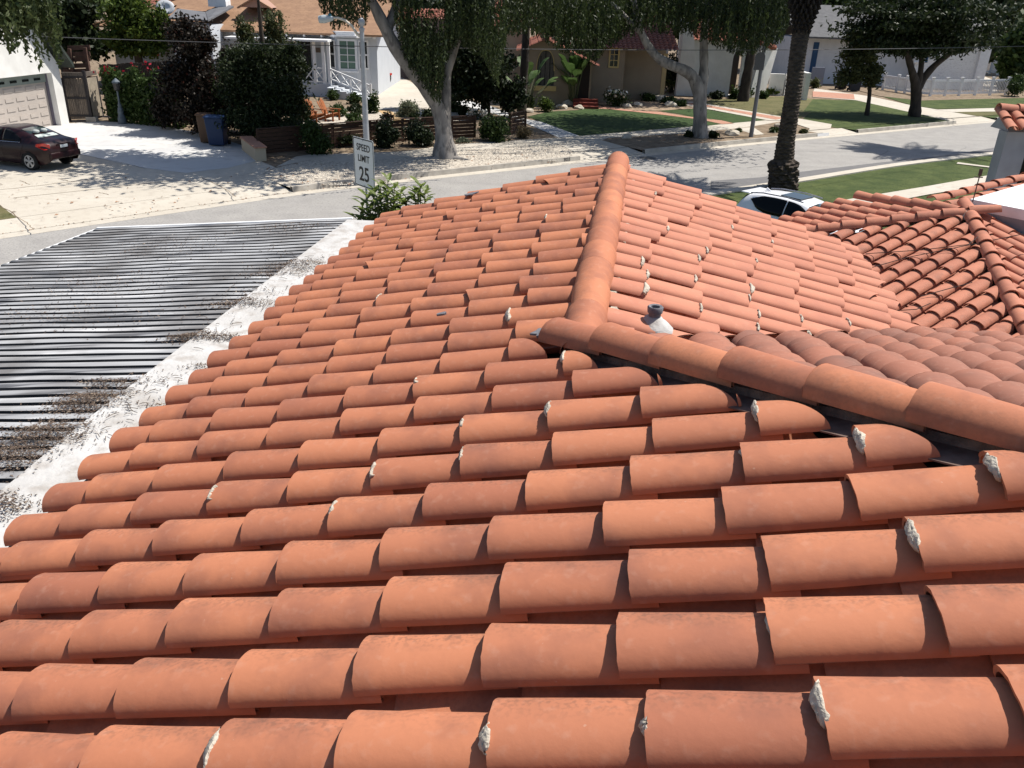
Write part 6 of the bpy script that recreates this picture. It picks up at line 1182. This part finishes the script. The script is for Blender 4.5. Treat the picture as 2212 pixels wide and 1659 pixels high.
# ---- slender dark trunk left of the arch window
ys_ = g(1126, 245, .13); t3 = [(tp([(1126, 246, 0), (1129, 200, 0), (1133, 140, 0), (1137, 60, 0), (1142, -40, 0)], ys_[1]), [.32, .25, .24, .22, .18])]
tree('slender_tree', 'slender straight dark trunked tree left of the arched window', ys_, t3, [strands((1080, 1200), ys_[1], 1.2, [(1080, 60), (1140, 90), (1200, 50)], 130, 12), pxb(1150, -40, 80, 45, ys_[1], 2500)], darkb, weep, None, .2, .08, hang, .6)
yk_ = g(1604, 219, .13); kt = [(tp([(1604, 220, 0), (1611, 180, 0), (1618, 140, 0), (1626, 95, 0), (1636, 40, 0), (1645, -40, 0)], yk_[1]), [.42, .36, .34, .32, .3, .26])]
tree('tall_tree', 'tall dark trunk rising beside the white buttress with an added unseen crown shading the tan house', yk_, kt, [blobC((12.0, 63.5, 12.8), (8, 5.5, 1.5), 13000, clumps=46), pxb(1625, -20, 110, 45, yk_[1], 3000)], darkb, dark, None, .4, .2)  # high crown added out of view to shade the tan house roof
# ---- round crowned street tree on the right
Y3 = 58.0; t4 = [(tp([(1975, 253, 0), (1978, 225, 0), (1980, 200, 0), (1981, 186, 0), (1973, 165, -.2), (1966, 140, -.5), (1958, 110, -.8), (1950, 80, -1)], Y3), [.42, .34, .33, .33, .24, .2, .17, .12]),
      (tp([(1980, 195, 0), (1992, 172, .2), (2006, 155, .4), (2022, 136, .6), (2045, 122, .8), (2075, 100, 1)], Y3), [.3, .25, .23, .2, .16, .1]), (tp([(1984, 180, 0), (1990, 150, .1), (1992, 120, .2), (1990, 80, .2)], Y3), [.22, .18, .15, .1])]
tree('street_tree', 'dark round crowned tree with low forks in front of the white picket fence', g(1975, 252, .13), t4, [pxb(1990, 35, 200, 66, Y3, 14000, rd=150, clumps=110, spread=.17), pxb(1890, 80, 90, 42, Y3, 3200, clumps=34, spread=.24), pxb(2085, 85, 90, 38, Y3, 3200, clumps=34, spread=.24), pxb(1985, 104, 110, 22, Y3, 2200, clumps=30)], darkb, dark, 'street trees', .30, .15)
Y4 = g(1880, 226, .13)[1]; t5 = [(tp([(1872, 250, -8), (1876, 226, -6), (1880, 190, -5)], Y4 + 2), [.14, .12, .1])]
tp4 = g(1872, 250, .13); t5 = [(tp([(1872, 250, 0), (1877, 220, 0), (1880, 190, 0), (1878, 160, 0), (1870, 130, 0)], tp4[1]), [.16, .13, .12, .1, .07])]
tree('small_street_tree', 'small sparse olive green tree on the verge left of the round crowned tree', tp4, t5, [pxb(1856, 118, 50, 46, tp4[1], 3000, clumps=34, spread=.24), pxb(1845, 160, 40, 30, tp4[1], 1500, clumps=18), pxb(1888, 160, 30, 32, tp4[1], 1300, clumps=16)], darkb, olive, 'street trees', .26, .13)
# ---- dark trees left of the blue house
b0 = g(430, 286, .13)
tree('maroon_tree', 'dense dark maroon leaved tree beside the bins on the driveway', b0, [([b0, b0 + ZZ * 2.5, b0 + ZZ * 4.5], [.2, .15, .08])], [pxb(420, 95, 62, 62, b0[1], 5200, clumps=40, spread=.28), pxb(398, 175, 62, 62, b0[1], 5200, clumps=36), pxb(455, 190, 62, 80, b0[1] - .4, 6000, clumps=36), pxb(440, 250, 75, 40, b0[1] - .4, 5200, clumps=30), pxb(520, 235, 62, 62, b0[1] + .3, 7000, clumps=34), pxb(505, 150, 40, 60, b0[1] + .6, 4500, clumps=30), pxb(350, 240, 26, 40, b0[1] + .5, 1500)], darkb, maroonl, None, .17, .11)
b1 = g(585, 305, .13)
tree('feathery_tree', 'tall feathery dark green tree hiding the porch of the blue house', b1, [([b1, b1 + ZZ * 2.5, b1 + ZZ * 6], [.2, .15, .06])], [pxb(565, 150, 95, 66, b1[1], 11000, clumps=60, spread=.24), pxb(620, 130, 55, 50, b1[1] + .5, 4000, clumps=40, spread=.24), pxb(580, 285, 70, 30, b1[1] - .8, 5000), pxb(605, 205, 70, 60, b1[1] - .5, 8500, clumps=40), pxb(520, 190, 62, 70, b1[1], 5200, clumps=36), pxb(560, 255, 75, 40, b1[1] - .6, 5200, clumps=30), pxb(640, 230, 32, 36, b1[1] - .4, 1800)], darkb, dark, None, .17, .08)
for px_, py_, rx_, ry_, lab, Yk in ((528, 70, 26, 45, 'thin olive feathery tree top rising left against the brown shingle roof', 50), (592, 55, 34, 48, 'broader olive feathery tree top rising right against the brown shingle roof', 50.6)):
    bb = at(px_, 250, Yk); bb[2] = .13; tree('olive_tree', lab, bb, [([bb, bb + ZZ * 3, at(px_, py_ - 20, Yk)], [.14, .1, .03])], [pxb(px_, py_, rx_, ry_, Yk, 1700, clumps=26, spread=.3), pxb(px_ + 4, py_ + 50, rx_ * 1.5, 40, Yk, 1800, clumps=26)], darkb, olive, 'feathery olive trees', .2, .08)
# ---- masses of trees behind the left houses
def bgtree(name, lab, blobs, Y, lm, l=.5, w=.3, group='trees behind the houses'):
    cx, cy = blobs[0][0], blobs[0][1]; bb = at(cx, cy, Y); bb = np.array([bb[0], Y, .13]); top = at(cx, cy, Y)
    tree(name, lab, bb, [([bb, bb + (top - bb) * .5 + ZZ * .01, top], [.3, .25, .1])], [pxb(*b_[:4], Y + (b_[5] if len(b_) > 5 else 0), b_[4], clumps=40, spread=.28) for b_ in blobs], darkb, lm, group, l, w)
bgtree('dense_tree', 'very dark dense tree behind the white garage', [(120, 40, 95, 62, 7000), (60, 60, 80, 60, 4000), (190, 95, 66, 42, 3500), (170, 20, 60, 50, 3000)], 59, darker, .4, .25)
bgtree('leafy_tree', 'sunlit yellow green tree behind the board fence', [(285, 30, 58, 55, 6500), (318, 85, 52, 40, 4500), (262, 85, 46, 40, 2800), (295, 108, 50, 14, 1500), (345, 50, 30, 40, 1500)], 57, bright, .28, .16)
for i_, (cx, cy, rx, ry, Y, lm, lab) in enumerate([(-60, -30, 130, 80, 90, dark, 'dark tree at the far top left corner behind the white garage'), (240, -60, 130, 60, 96, mid, 'tall green tree rising behind the distant orange tiled eave'), (450, -55, 120, 45, 100, dark, 'dark tree crown behind the grey roofed wing'), (700, -70, 140, 50, 98, mid, 'green tree crown rising behind the brown shingle roof'),
        (900, 35, 110, 70, 88, darker, 'shaded tree mass between the blue house and the brown garage'), (1050, 40, 95, 85, 84, darker, 'very dark tree behind the weeping tree crown'), (1190, 5, 80, 50, 88, bright, 'bright green tree behind the red tile ridge'), (1330, -10, 110, 50, 92, dark, 'dark tree behind the flat roofed building'), (1480, -5, 110, 62, 94, mid, 'green tree behind the forked weeping tree'),
        (1640, 0, 110, 72, 96, dark, 'dark tree behind the palm trunk'), (1800, -20, 120, 60, 98, mid, 'green tree above the blue door house'), (1960, -30, 120, 55, 102, dark, 'dark tree above the ridge of the blue door house'), (2120, 25, 95, 85, 92, dark, 'dark leafy tree at the right behind the white garage'), (2195, 120, 40, 75, 84, mid, 'green bush like tree at the right edge near the white fence'), (2260, 10, 110, 90, 104, olive, 'pale olive tree at the top right corner')]):
    bgtree('background_tree', lab, [(cx, cy, rx, ry, 4200), (cx, cy + ry * .8, rx * .85, ry * .7, 2200)], Y, lm, .62, .4)
bgtree('tall_hedge', 'dark tall hedge along the far side of the pale forecourt drive', [(850, 120, 45, 45, 2600), (880, 100, 60, 50, 3000), (835, 150, 25, 15, 700)], 76, mid, .4, .25)
bgtree('dark_tree', 'black shaded tree and hedge beside the tan house wall', [(1050, 165, 75, 75, 9000), (1000, 120, 70, 70, 7000), (930, 120, 50, 60, 4000, 2), (1105, 200, 45, 40, 2500, -1), (985, 195, 40, 30, 1800, -1)], 51, darker, .26, .16)
# pepper tree leaning in from the left over the white garage
bp_ = np.array([-24.5, 31.0, .13]); cP = [strands((-40, 66), 30, 1.0, [(-40, 90), (0, 100), (30, 120), (60, 70), (66, 40)], 95, 9, l=.2), strands((45, 140), 31, .8, [(45, 110), (75, 150), (95, 158), (115, 110), (135, 160), (140, 90)], 34, 8.5, seg=1.5), strands((60, 130), 31, .6, [(60, 60), (130, 90)], 36, 8), pxb(20, 20, 80, 50, 31, 3500), blobC((-20, 31, 9.5), (4, 3, 1.2), 3500)]
tree('pepper_tree', 'drooping leafy branches hanging in front of the white garage at top left', bp_, [([bp_, bp_ + np.array([.6, 0, 3]), bp_ + np.array([2.5, .2, 6.5]), bp_ + np.array([5.5, .3, 8.6])], [.4, .3, .22, .1])], cP, darkb, leafmat('pepper_leaf', (.03, .05, .016), (.085, .105, .035), .35), None, .23, .09, hang, .9)
# ---- bougainvillea hedge
A_, B_ = g(224, 266, .13), g(384, 284, .13); hN = 9000; t_ = rng.uniform(0, 1, hN)[:, None]; hz = at(300, 156, 43.5)[2]
C_ = A_ + (B_ - A_) * t_ + np.stack([rng.normal(0, .1, hN), rng.uniform(.5, 1.3, hN), rng.uniform(0, 1, hN) ** .8 * (hz - .2 + .25 * np.sin(t_[:, 0] * 19) + .15 * np.sin(t_[:, 0] * 47))], 1)
hd_ = quadmesh('flowering_hedge', leafV(C_, .2, .13), leafmat('hedge_leaf', (.025, .050, .012), (.075, .115, .03), .3)); tag(hd_, 'green hedge dotted with red flowers behind the post lantern', 'hedge')
cl = []
for fx, fy, n_ in ((1145, 775, 14), (1320, 755, 5), (1585, 730, 14), (1840, 760, 12), (1490, 935, 14), (1720, 1110, 8), (1400, 880, 8), (1250, 800, 4), (1650, 800, 5), (1870, 820, 8)): cl.append(at(*Z1(fx, fy), A_[1] + .5) + rng.normal(0, 1, (n_, 3)) * [.42, .1, .16])
quadmesh('flowers', leafV(np.concatenate(cl), .16, .14), redf, hd_)['kind'] = 'stuff'
# ---- shrubs of the gravel garden and parkway
sh = lambda lab, bl, lm, **k: shrub(k.pop('name', 'garden_shrub'), lab, bl, lm, **k)
sh('bright green loose shrub on the pavement edge in front of the slat fence', [(680, 296, 36, 36, 2600), (668, 278, 18, 22, 700), (700, 312, 22, 20, 900)], mid, base=(682, 334))
sh('dark low shrub under the feathery tree left of the bright green one', [(632, 282, 42, 38, 2600), (600, 300, 38, 26, 1600)], dark, base=(632, 322))
for cx, cy, rx, ry, lm, lab in [(719, 206, 13, 12, mid, 'small green bush at the foot of the porch stairs'), (766, 212, 17, 14, mid, 'leafy bush left of the street lamp by the white stair rail'), (804, 225, 17, 22, mid, 'round green bush right of the street lamp near the drive'), (732, 237, 20, 16, mid, 'green bush behind the orange garden chairs'), (767, 237, 19, 12, dark, 'flat dark clipped bush between chairs and street lamp'), (767, 259, 23, 16, mid, 'wide green bush on the gravel right of the chairs'),
        (655, 245, 24, 20, dark, 'dark bush left of the garden chairs'), (690, 285, 26, 16, dark, 'dark low bush below the garden chairs'), (880, 236, 26, 19, silver, 'silvery green rounded bush by the forecourt drive'), (894, 256, 13, 13, dark, 'small dark clipped ball bush beside the sandy path'), (926, 250, 19, 16, dark, 'dark green bush just left of the weeping tree trunk'), (835, 258, 15, 16, maroonl, 'small dark maroon bush left of the sandy path'), (980, 230, 14, 14, mid, 'upright green bush right of the weeping trunk'), (1002, 240, 14, 15, dark, 'dark ball bush on the white gravel'), (820, 272, 20, 14, darker, 'deep shaded bush behind the lamp pole'),
        (838, 292, 32, 30, darker, 'very dark shrub in front of the slat fence right of the lamp pole'), (910, 290, 32, 28, darker, 'very dark shrub in front of the slat fence touching the weeping trunk'), (745, 300, 40, 18, dark, 'dark ground shrub along the left slat fence')]:
    sh(lab, [(cx, cy, rx, ry, int(450 + rx * ry * 2.6))], lm, base=(cx, cy + ry * .95), group='garden shrubs', l=.16, w=.09)
sh('large round glossy green shrub in front of the slat fence', [(1066, 277, 37, 30, 4200)], mid, base=(1066, 306), l=.15, w=.09)
sh('dry brown spiky shrub right of the large round shrub', [(1131, 287, 20, 14, 1100)], dryl, base=(1131, 300), l=.22, w=.03)
sh('low dusty sage plant at the fence foot right of the weeping trunk', [(1003, 303, 20, 6, 500)], silver, base=(1003, 309), l=.14, w=.05)
sh('white flowering bush on the gravel before the slat fence', [(1022, 247, 14, 13, 800)], mid, base=(1022, 259), flowers=(whitef, 60, .16)); sh('white flowering bush beside the driveway strip', [(1044, 250, 10, 9, 500)], mid, base=(1044, 259), flowers=(whitef, 60, .16))
# ---- garden of the tan house
def boxhedge(p0, p1, ztop_px, lab, n_=6000):
    A, B = g(*p0, .13), g(*p1, .13); hz = at(p0[0], ztop_px, A[1])[2] - .1; t_ = rng.uniform(0, 1, n_)[:, None]; C = A + (B - A) * t_ + np.stack([np.zeros(n_), rng.uniform(-.1, .9, n_), rng.uniform(0, 1, n_) * hz], 1); tag(quadmesh('clipped_hedge', leafV(C, .2, .13), dark), lab, 'hedge')
boxhedge((1278, 208), (1392, 212), 170, 'clipped dark green hedge under the small window of the tan house')
bop = leafmat('banana_leaf', (.045, .085, .022), (.10, .16, .05), .3)
def paddles(name, lab, base, n_, ht, sp, ll, lw):
    r = empty(name, base, lab, 'plant'); V = []; m = MB()
    for k in range(n_):
        a = random.uniform(0, 6.28); rr = random.uniform(.1, 1) * sp; h_ = ht * random.uniform(.45, 1); p0 = base + np.array([math.cos(a) * .15, math.sin(a) * .15, 0]); tip = base + np.array([math.cos(a) * rr, math.sin(a) * rr, h_]); d = unit(tip - p0 + np.array([math.cos(a), math.sin(a), 0]) * .5); m.tube([p0, (p0 + tip) / 2 + ZZ * .2, tip], [.05, .04, .025], 5)
        s_ = unit(np.cross(d, ZZ)); L_ = ll * random.uniform(.7, 1.1); nn = np.cross(s_, d)
        def P(t_, w_): return tip + d * L_ * t_ - ZZ * L_ * .35 * t_ * t_ + s_ * w_ * lw + nn * abs(w_) * .12
        for t0, t1, w0, w1 in ((0, .25, .1, .45), (.25, .6, .45, .5), (.6, .85, .5, .3), (.85, 1, .3, .02)):
            for sg_ in (1, -1): V += [P(t0, 0), P(t0, w0 * sg_), P(t1, w1 * sg_), P(t1, 0)]
    m.build('stems', mat('plant_stem', (.09, .10, .05), rough=.7), r); quadmesh('leaves', np.array(V), bop, r)
paddles('bird_of_paradise', 'tall banana leaved plant between arched window and red steps', g(1238, 229, .13), 20, 2.6, 1.3, 1.5, .62)
paddles('bird_of_paradise', 'broad leaved plant behind the slender dark trunk left of the arched window', g(1135, 238, .13), 11, 2.6, 1.6, 1.5, .5)
sh('yellow green shrub below the arched window', [(1180, 226, 19, 17, 1500)], bright, base=(1180, 243)); sh('thin green shrub left of the yellow green one', [(1147, 220, 12, 18, 800)], mid, base=(1147, 238))
sh('bush full of white roses beside the red steps', [(1330, 212, 32, 20, 2600)], mid, base=(1330, 231), flowers=(whitef, 110, .22)); sh('small pink white flower bush at the edge of the red steps', [(1262, 219, 11, 9, 500)], mid, base=(1262, 229), flowers=(whitef, 40, .14))
for cx, cy, rx, ry, lm, lab in [(1400, 211, 16, 9, mid, 'low green mound between stones and hedge'), (1446, 218, 16, 11, mid, 'round green mound left of the forked tree'), (1470, 223, 13, 8, mid, 'low flowering mound next to the forked trunk'), (1265, 150, 14, 22, darker, 'dark shrub inside the door recess'), (1385, 160, 40, 26, darker, 'dark shrubs in front of the shaded porch of the tan house'), (1445, 160, 30, 40, darker, 'dark tall shrub between tan and white houses'),
        (1612, 190, 22, 22, mid, 'leafy bush at the foot of the white buttress'), (1668, 195, 16, 12, bright, 'yellow flowering bush before the low garden wall'), (1648, 206, 12, 9, mid, 'green bush left of the yellow flowering one'), (1690, 192, 14, 14, dark, 'dark bush between garden wall and palm'), (1760, 180, 12, 12, olive, 'olive bush behind the white gate pillar'), (1550, 205, 20, 10, darker, 'dark low planting under the white mission house wall'), (1585, 200, 12, 16, mid, 'upright bush beside the dark porch arch'),
        (2195, 185, 22, 26, mid, 'green bush at the right edge behind the white fence'), (1595, 282, 7, 5, mid, 'small green tuft on the bare parkway soil'), (1672, 281, 9, 7, mid, 'green tuft on the parkway left of the palm'), (1735, 284, 10, 5, olive, 'low olive tuft on the parkway right of the palm'), (1540, 292, 12, 8, dark, 'dark tuft right of the forked trunk base'), (1490, 290, 12, 8, dark, 'dark tuft left of the forked trunk base')]:
    sh(lab, [(cx, cy, rx, ry, int(350 + rx * ry * 2.4))], lm, base=(cx, cy + ry * .95), group='front garden shrubs', l=.22, w=.12)
def fronds(m_, base, n_, L_, up, name, parent, lw=.32, n2=24, droop=.55, leafw=.05):
    V = []; m = MB()
    for k in range(n_):
        a = 2 * math.pi * k / n_ + random.uniform(-.2, .2); e = math.radians(random.uniform(*up)); d = np.array([math.cos(a) * math.cos(e), math.sin(a) * math.cos(e), math.sin(e)]); s_ = unit(np.cross(d, ZZ)); l_ = L_ * random.uniform(.8, 1.08); f_ = lambda t_: base + d * l_ * t_ - ZZ * l_ * droop * t_ ** 2.1
        m.tube([f_(t_) for t_ in (0, .25, .5, .75, 1)], [.035, .03, .022, .015, .006], 5)
        for j in range(n2):
            t_ = .12 + .88 * j / n2; q = f_(t_); dd = unit(f_(min(1, t_ + .05)) - f_(t_ - .02)); ll = lw * math.sin(math.pi * min(.97, .18 + .8 * t_)) * 2
            for sg_ in (1, -1):
                v = unit(s_ * sg_ + dd * .75 - ZZ * .25 + np.array([0, 0, random.uniform(-.1, .1)])); w_ = dd * leafw; V += [q - w_, q + v * ll * .5 - w_ * .9 - ZZ * .02, q + v * ll, q + v * ll * .5 + w_ * .9]
    if parent: m.build('rachis', mat('frond_stalk', (.16, .16, .06), rough=.6), parent)
    return quadmesh(name, np.array(V), m_, parent)
cy_ = empty('cycad', g(1448, 200, .13), 'spreading yellow green cycad in front of the white chimney', 'plant'); fronds(bright, g(1448, 200, .13) + ZZ * .5, 22, 1.5, (10, 60), 'fronds', cy_, .16, 16, .5, .03)
m = MB(); m.lathe([(.2, 0), (.22, .3), (.12, .55)], g(1448, 200, .13), 10); m.build('trunk', darkb, cy_)
stone = mat('pale_stone', (.55, .50, .42), (.40, .35, .28), 4, .95, .4, 20)
slab_lab = ['pale boulder at the foot of the tall banana leaved plant', 'flat pale stone left of the pale boulder', 'white stone below the small flower bush', 'large pale rock standing beside the low green mound', 'small pale stone in front of the white rose bush', 'pale stone on the stony bed right of the rose bush', 'flat stone near the round green mound', 'pale stone at the lawn corner by the slat fence', 'white stone on the shaded parkway soil', 'grey white rock beside the forked tree roots', 'pale stone at the far side of the parkway path']
for (x, y, r_), lab in zip([(1228, 229, .42), (1213, 236, .35), (1250, 236, .3), (1424, 219, .5), (1354, 233, .3), (1377, 230, .32), (1448, 231, .4), (1143, 244, .3), (1354, 300, .25), (1580, 293, .35), (1684, 276, .3)], slab_lab):
    P = g(x, y, .13); bm = bmesh.new(); bmesh.ops.create_icosphere(bm, subdivisions=2, radius=r_)
    for v in bm.verts: v.co = Vector((v.co.x * random.uniform(.95, 1.25), v.co.y * random.uniform(.8, 1.1), v.co.z * .62)) ; v.co += Vector((random.uniform(-.04, .04), random.uniform(-.04, .04), random.uniform(-.03, .03)))
    bm.transform(Matrix.Translation((P[0], P[1], P[2] + r_ * .3))); me = bpy.data.meshes.new('rock'); bm.to_mesh(me); bm.free(); me.materials.append(stone); tag(link('rock', me), lab, 'rock', 'garden rocks')
# ---- palms
palmb = mat('palm_bark', (.085, .065, .05), (.035, .027, .022), 5, .95, .8, 30, stretch=(1, 1, 2.5)); skirtm = mat('palm_boots', (.045, .033, .026), (.02, .015, .012), 6, .95, .8, 20); palml = leafmat('palm_leaf', (.035, .06, .02), (.07, .10, .035), .3)
def palm(name, lab, axis, rad, ksk, crownL=3.4, nfr=64):
    base = axis[0]; r = empty(name, base, lab, 'palm', 'street palms'); P = np.array(axis); s_ = np.r_[0, np.cumsum(np.linalg.norm(np.diff(P, axis=0), axis=1))]; q = np.arange(0, s_[-1], .055); X = np.stack([np.interp(q, s_, P[:, k]) for k in range(3)], 1)
    for _ in range(40): X[1:-1] = (X[:-2] + 2 * X[1:-1] + X[2:]) / 4
    R_ = np.interp(q, s_, rad); n_ = 30; v = []; f = []
    for i in range(len(q)):
        d = unit(X[min(i + 1, len(q) - 1)] - X[max(0, i - 1)]); x = unit(np.cross(d, [0, 1, .1])); y = np.cross(d, x)
        for j in range(n_):
            ph = (j + (i // 2 % 2) * 1.5) % 3; rr = R_[i] * (1 + (.055 if i % 2 else -.01) + (.045 if ph < 1.5 else -.03)) + random.uniform(-.008, .008); 
            if q[i] < s_[-1] * .13: rr += .05 * math.sin(j * 2.1 + i * .9) + random.uniform(-.05, .05)
            v.append(X[i] + x * math.cos(2 * math.pi * j / n_) * rr + y * math.sin(2 * math.pi * j / n_) * rr)
    f = [(i * n_ + j, i * n_ + (j + 1) % n_, (i + 1) * n_ + (j + 1) % n_, (i + 1) * n_ + j) for i in range(len(q) - 1) for j in range(n_)]; m = MB(); m.add(v, f); m.build('trunk', palmb, r)
    top = X[-1]; m = MB(); a0 = int(len(q) * ksk)
    for i in range(a0, len(q), 3):
        for j in range(15):
            a = j * 2 * math.pi / 15 + (i // 3 % 2) * .21 + random.uniform(-.06, .06); t_ = (i - a0) / (len(q) - a0); rr = R_[i] * (1.0 + .95 * min(1, t_ * 3.2)); c = X[i] + np.array([math.cos(a), math.sin(a), 0]) * R_[i] * .8; e = X[i] + np.array([math.cos(a), math.sin(a), 0]) * rr + ZZ * .16; m.beam(c, e, .15, .06, up=np.array([-math.sin(a), math.cos(a), .05]))
    m.build('frond_boots', skirtm, r); fronds(palml, top, nfr, crownL, (14, 80), 'fronds', r, .36, 34, .3, .05)
pY = g(1691, 407, .13)[1]; ax = [at(x, y, pY) for x, y in ((1691, 410), (1692, 352), (1693, 345), (1698, 300), (1708, 240), (1717, 180), (1727, 120), (1742, 60), (1757, 0), (1768, -45), (1775, -75))]; ax = [p_ + np.array([0, .06 * max(0, i_ - 4) ** 2, 0]) for i_, p_ in enumerate(ax)]
palm('palm_tree', 'thick textured palm trunk with swollen base on the near verge behind the white car', ax, [.52, .50, .36, .31, .29, .28, .28, .29, .31, .34, .34], .66)
palm('palm_tree', 'palm beyond the right edge casting its frond shadow on the road', [np.array(p) for p in ((30.5, 45.2, .13), (29.8, 45.6, 4.5), (28.7, 46.4, 9.5), (27.6, 47.2, 14))], [.55, .36, .36, .36], .8, 4.2, 60)
# ---- glossy shrub beside the tile roof, close to the camera
gl = leafmat('glossy_leaf', (.06, .10, .018), (.22, .27, .07), .38, rough=.35)
def glossy(name, lab, tips, stem_y):
    P0 = at(stem_y[0], stem_y[1], stem_y[2]); r = empty(name, (P0[0], P0[1], .13), lab, 'shrub', 'glossy leaved shrubs'); m = MB(); V = []; root = np.array([P0[0], P0[1], .13])
    for (x, y, n_, dY) in tips:
        T_ = at(x, y, stem_y[2] + dY); mid_ = root + (T_ - root) * .6 + np.array([0, 0, -.1]); m.tube([root + rng.normal(0, .1, 3) * [1, 1, 0], mid_, T_], [.03, .018, .008], 6); ax_ = unit(T_ - mid_)
        for k in range(n_):
            a = k * 2.4 + random.uniform(-.3, .3); o_ = T_ - ax_ * (k * .028); e1 = unit(np.cross(ax_, [.3, .9, .1])); e2 = np.cross(ax_, e1); el = .95 - .06 * k; d = unit((e1 * math.cos(a) + e2 * math.sin(a)) + ax_ * max(-.25, el)); s_ = unit(np.cross(d, ax_) + 1e-6); nn = np.cross(s_, d); L_ = random.uniform(.17, .29); W_ = L_ * .17
            def Q_(t_, w_): return o_ + d * L_ * t_ + s_ * w_ * W_ - nn * L_ * .22 * t_ * t_ * (1 if nn[2] > 0 else -1) + nn * abs(w_) * W_ * .35
            for t0, t1, w0, w1 in ((.05, .3, .15, .8), (.3, .6, .8, 1), (.6, .85, 1, .6), (.85, 1, .6, .03)):
                for sg_ in (1, -1): V += [Q_(t0, 0), Q_(t0, w0 * sg_), Q_(t1, w1 * sg_), Q_(t1, 0)]
    m.build('stems', mat('green_stem', (.10, .10, .05), rough=.7), r); quadmesh('leaves', np.array(V), gl, r)
tips = [(838, 388, 18, 0), (822, 400, 16, .2), (852, 402, 16, -.2), (808, 412, 15, .1), (866, 412, 14, .3), (838, 418, 15, -.3), (792, 425, 14, 0), (816, 430, 15, -.3), (854, 428, 15, .1), (782, 442, 15, .2), (800, 448, 15, -.2), (828, 445, 15, .1), (846, 448, 14, -.2), (866, 440, 14, .2), (778, 460, 14, .1), (796, 468, 14, -.1), (818, 464, 14, .2), (838, 466, 13, -.1), (790, 478, 12, .2), (812, 480, 12, 0), (772, 474, 12, 0), (880, 430, 12, .2), (856, 462, 12, 0), (830, 485, 12, .1)]
glossy('glossy_shrub', 'bushy shrub of long glossy green leaves beside the roof corner and speed sign', tips, (818, 470, 14.2))
glossy('glossy_shrub', 'slim separate sprig of long leaves right of the bushy glossy shrub', [(908, 402, 12, 0), (896, 414, 10, .1), (918, 414, 9, -.1), (904, 424, 11, .1)], (905, 432, 14.4))
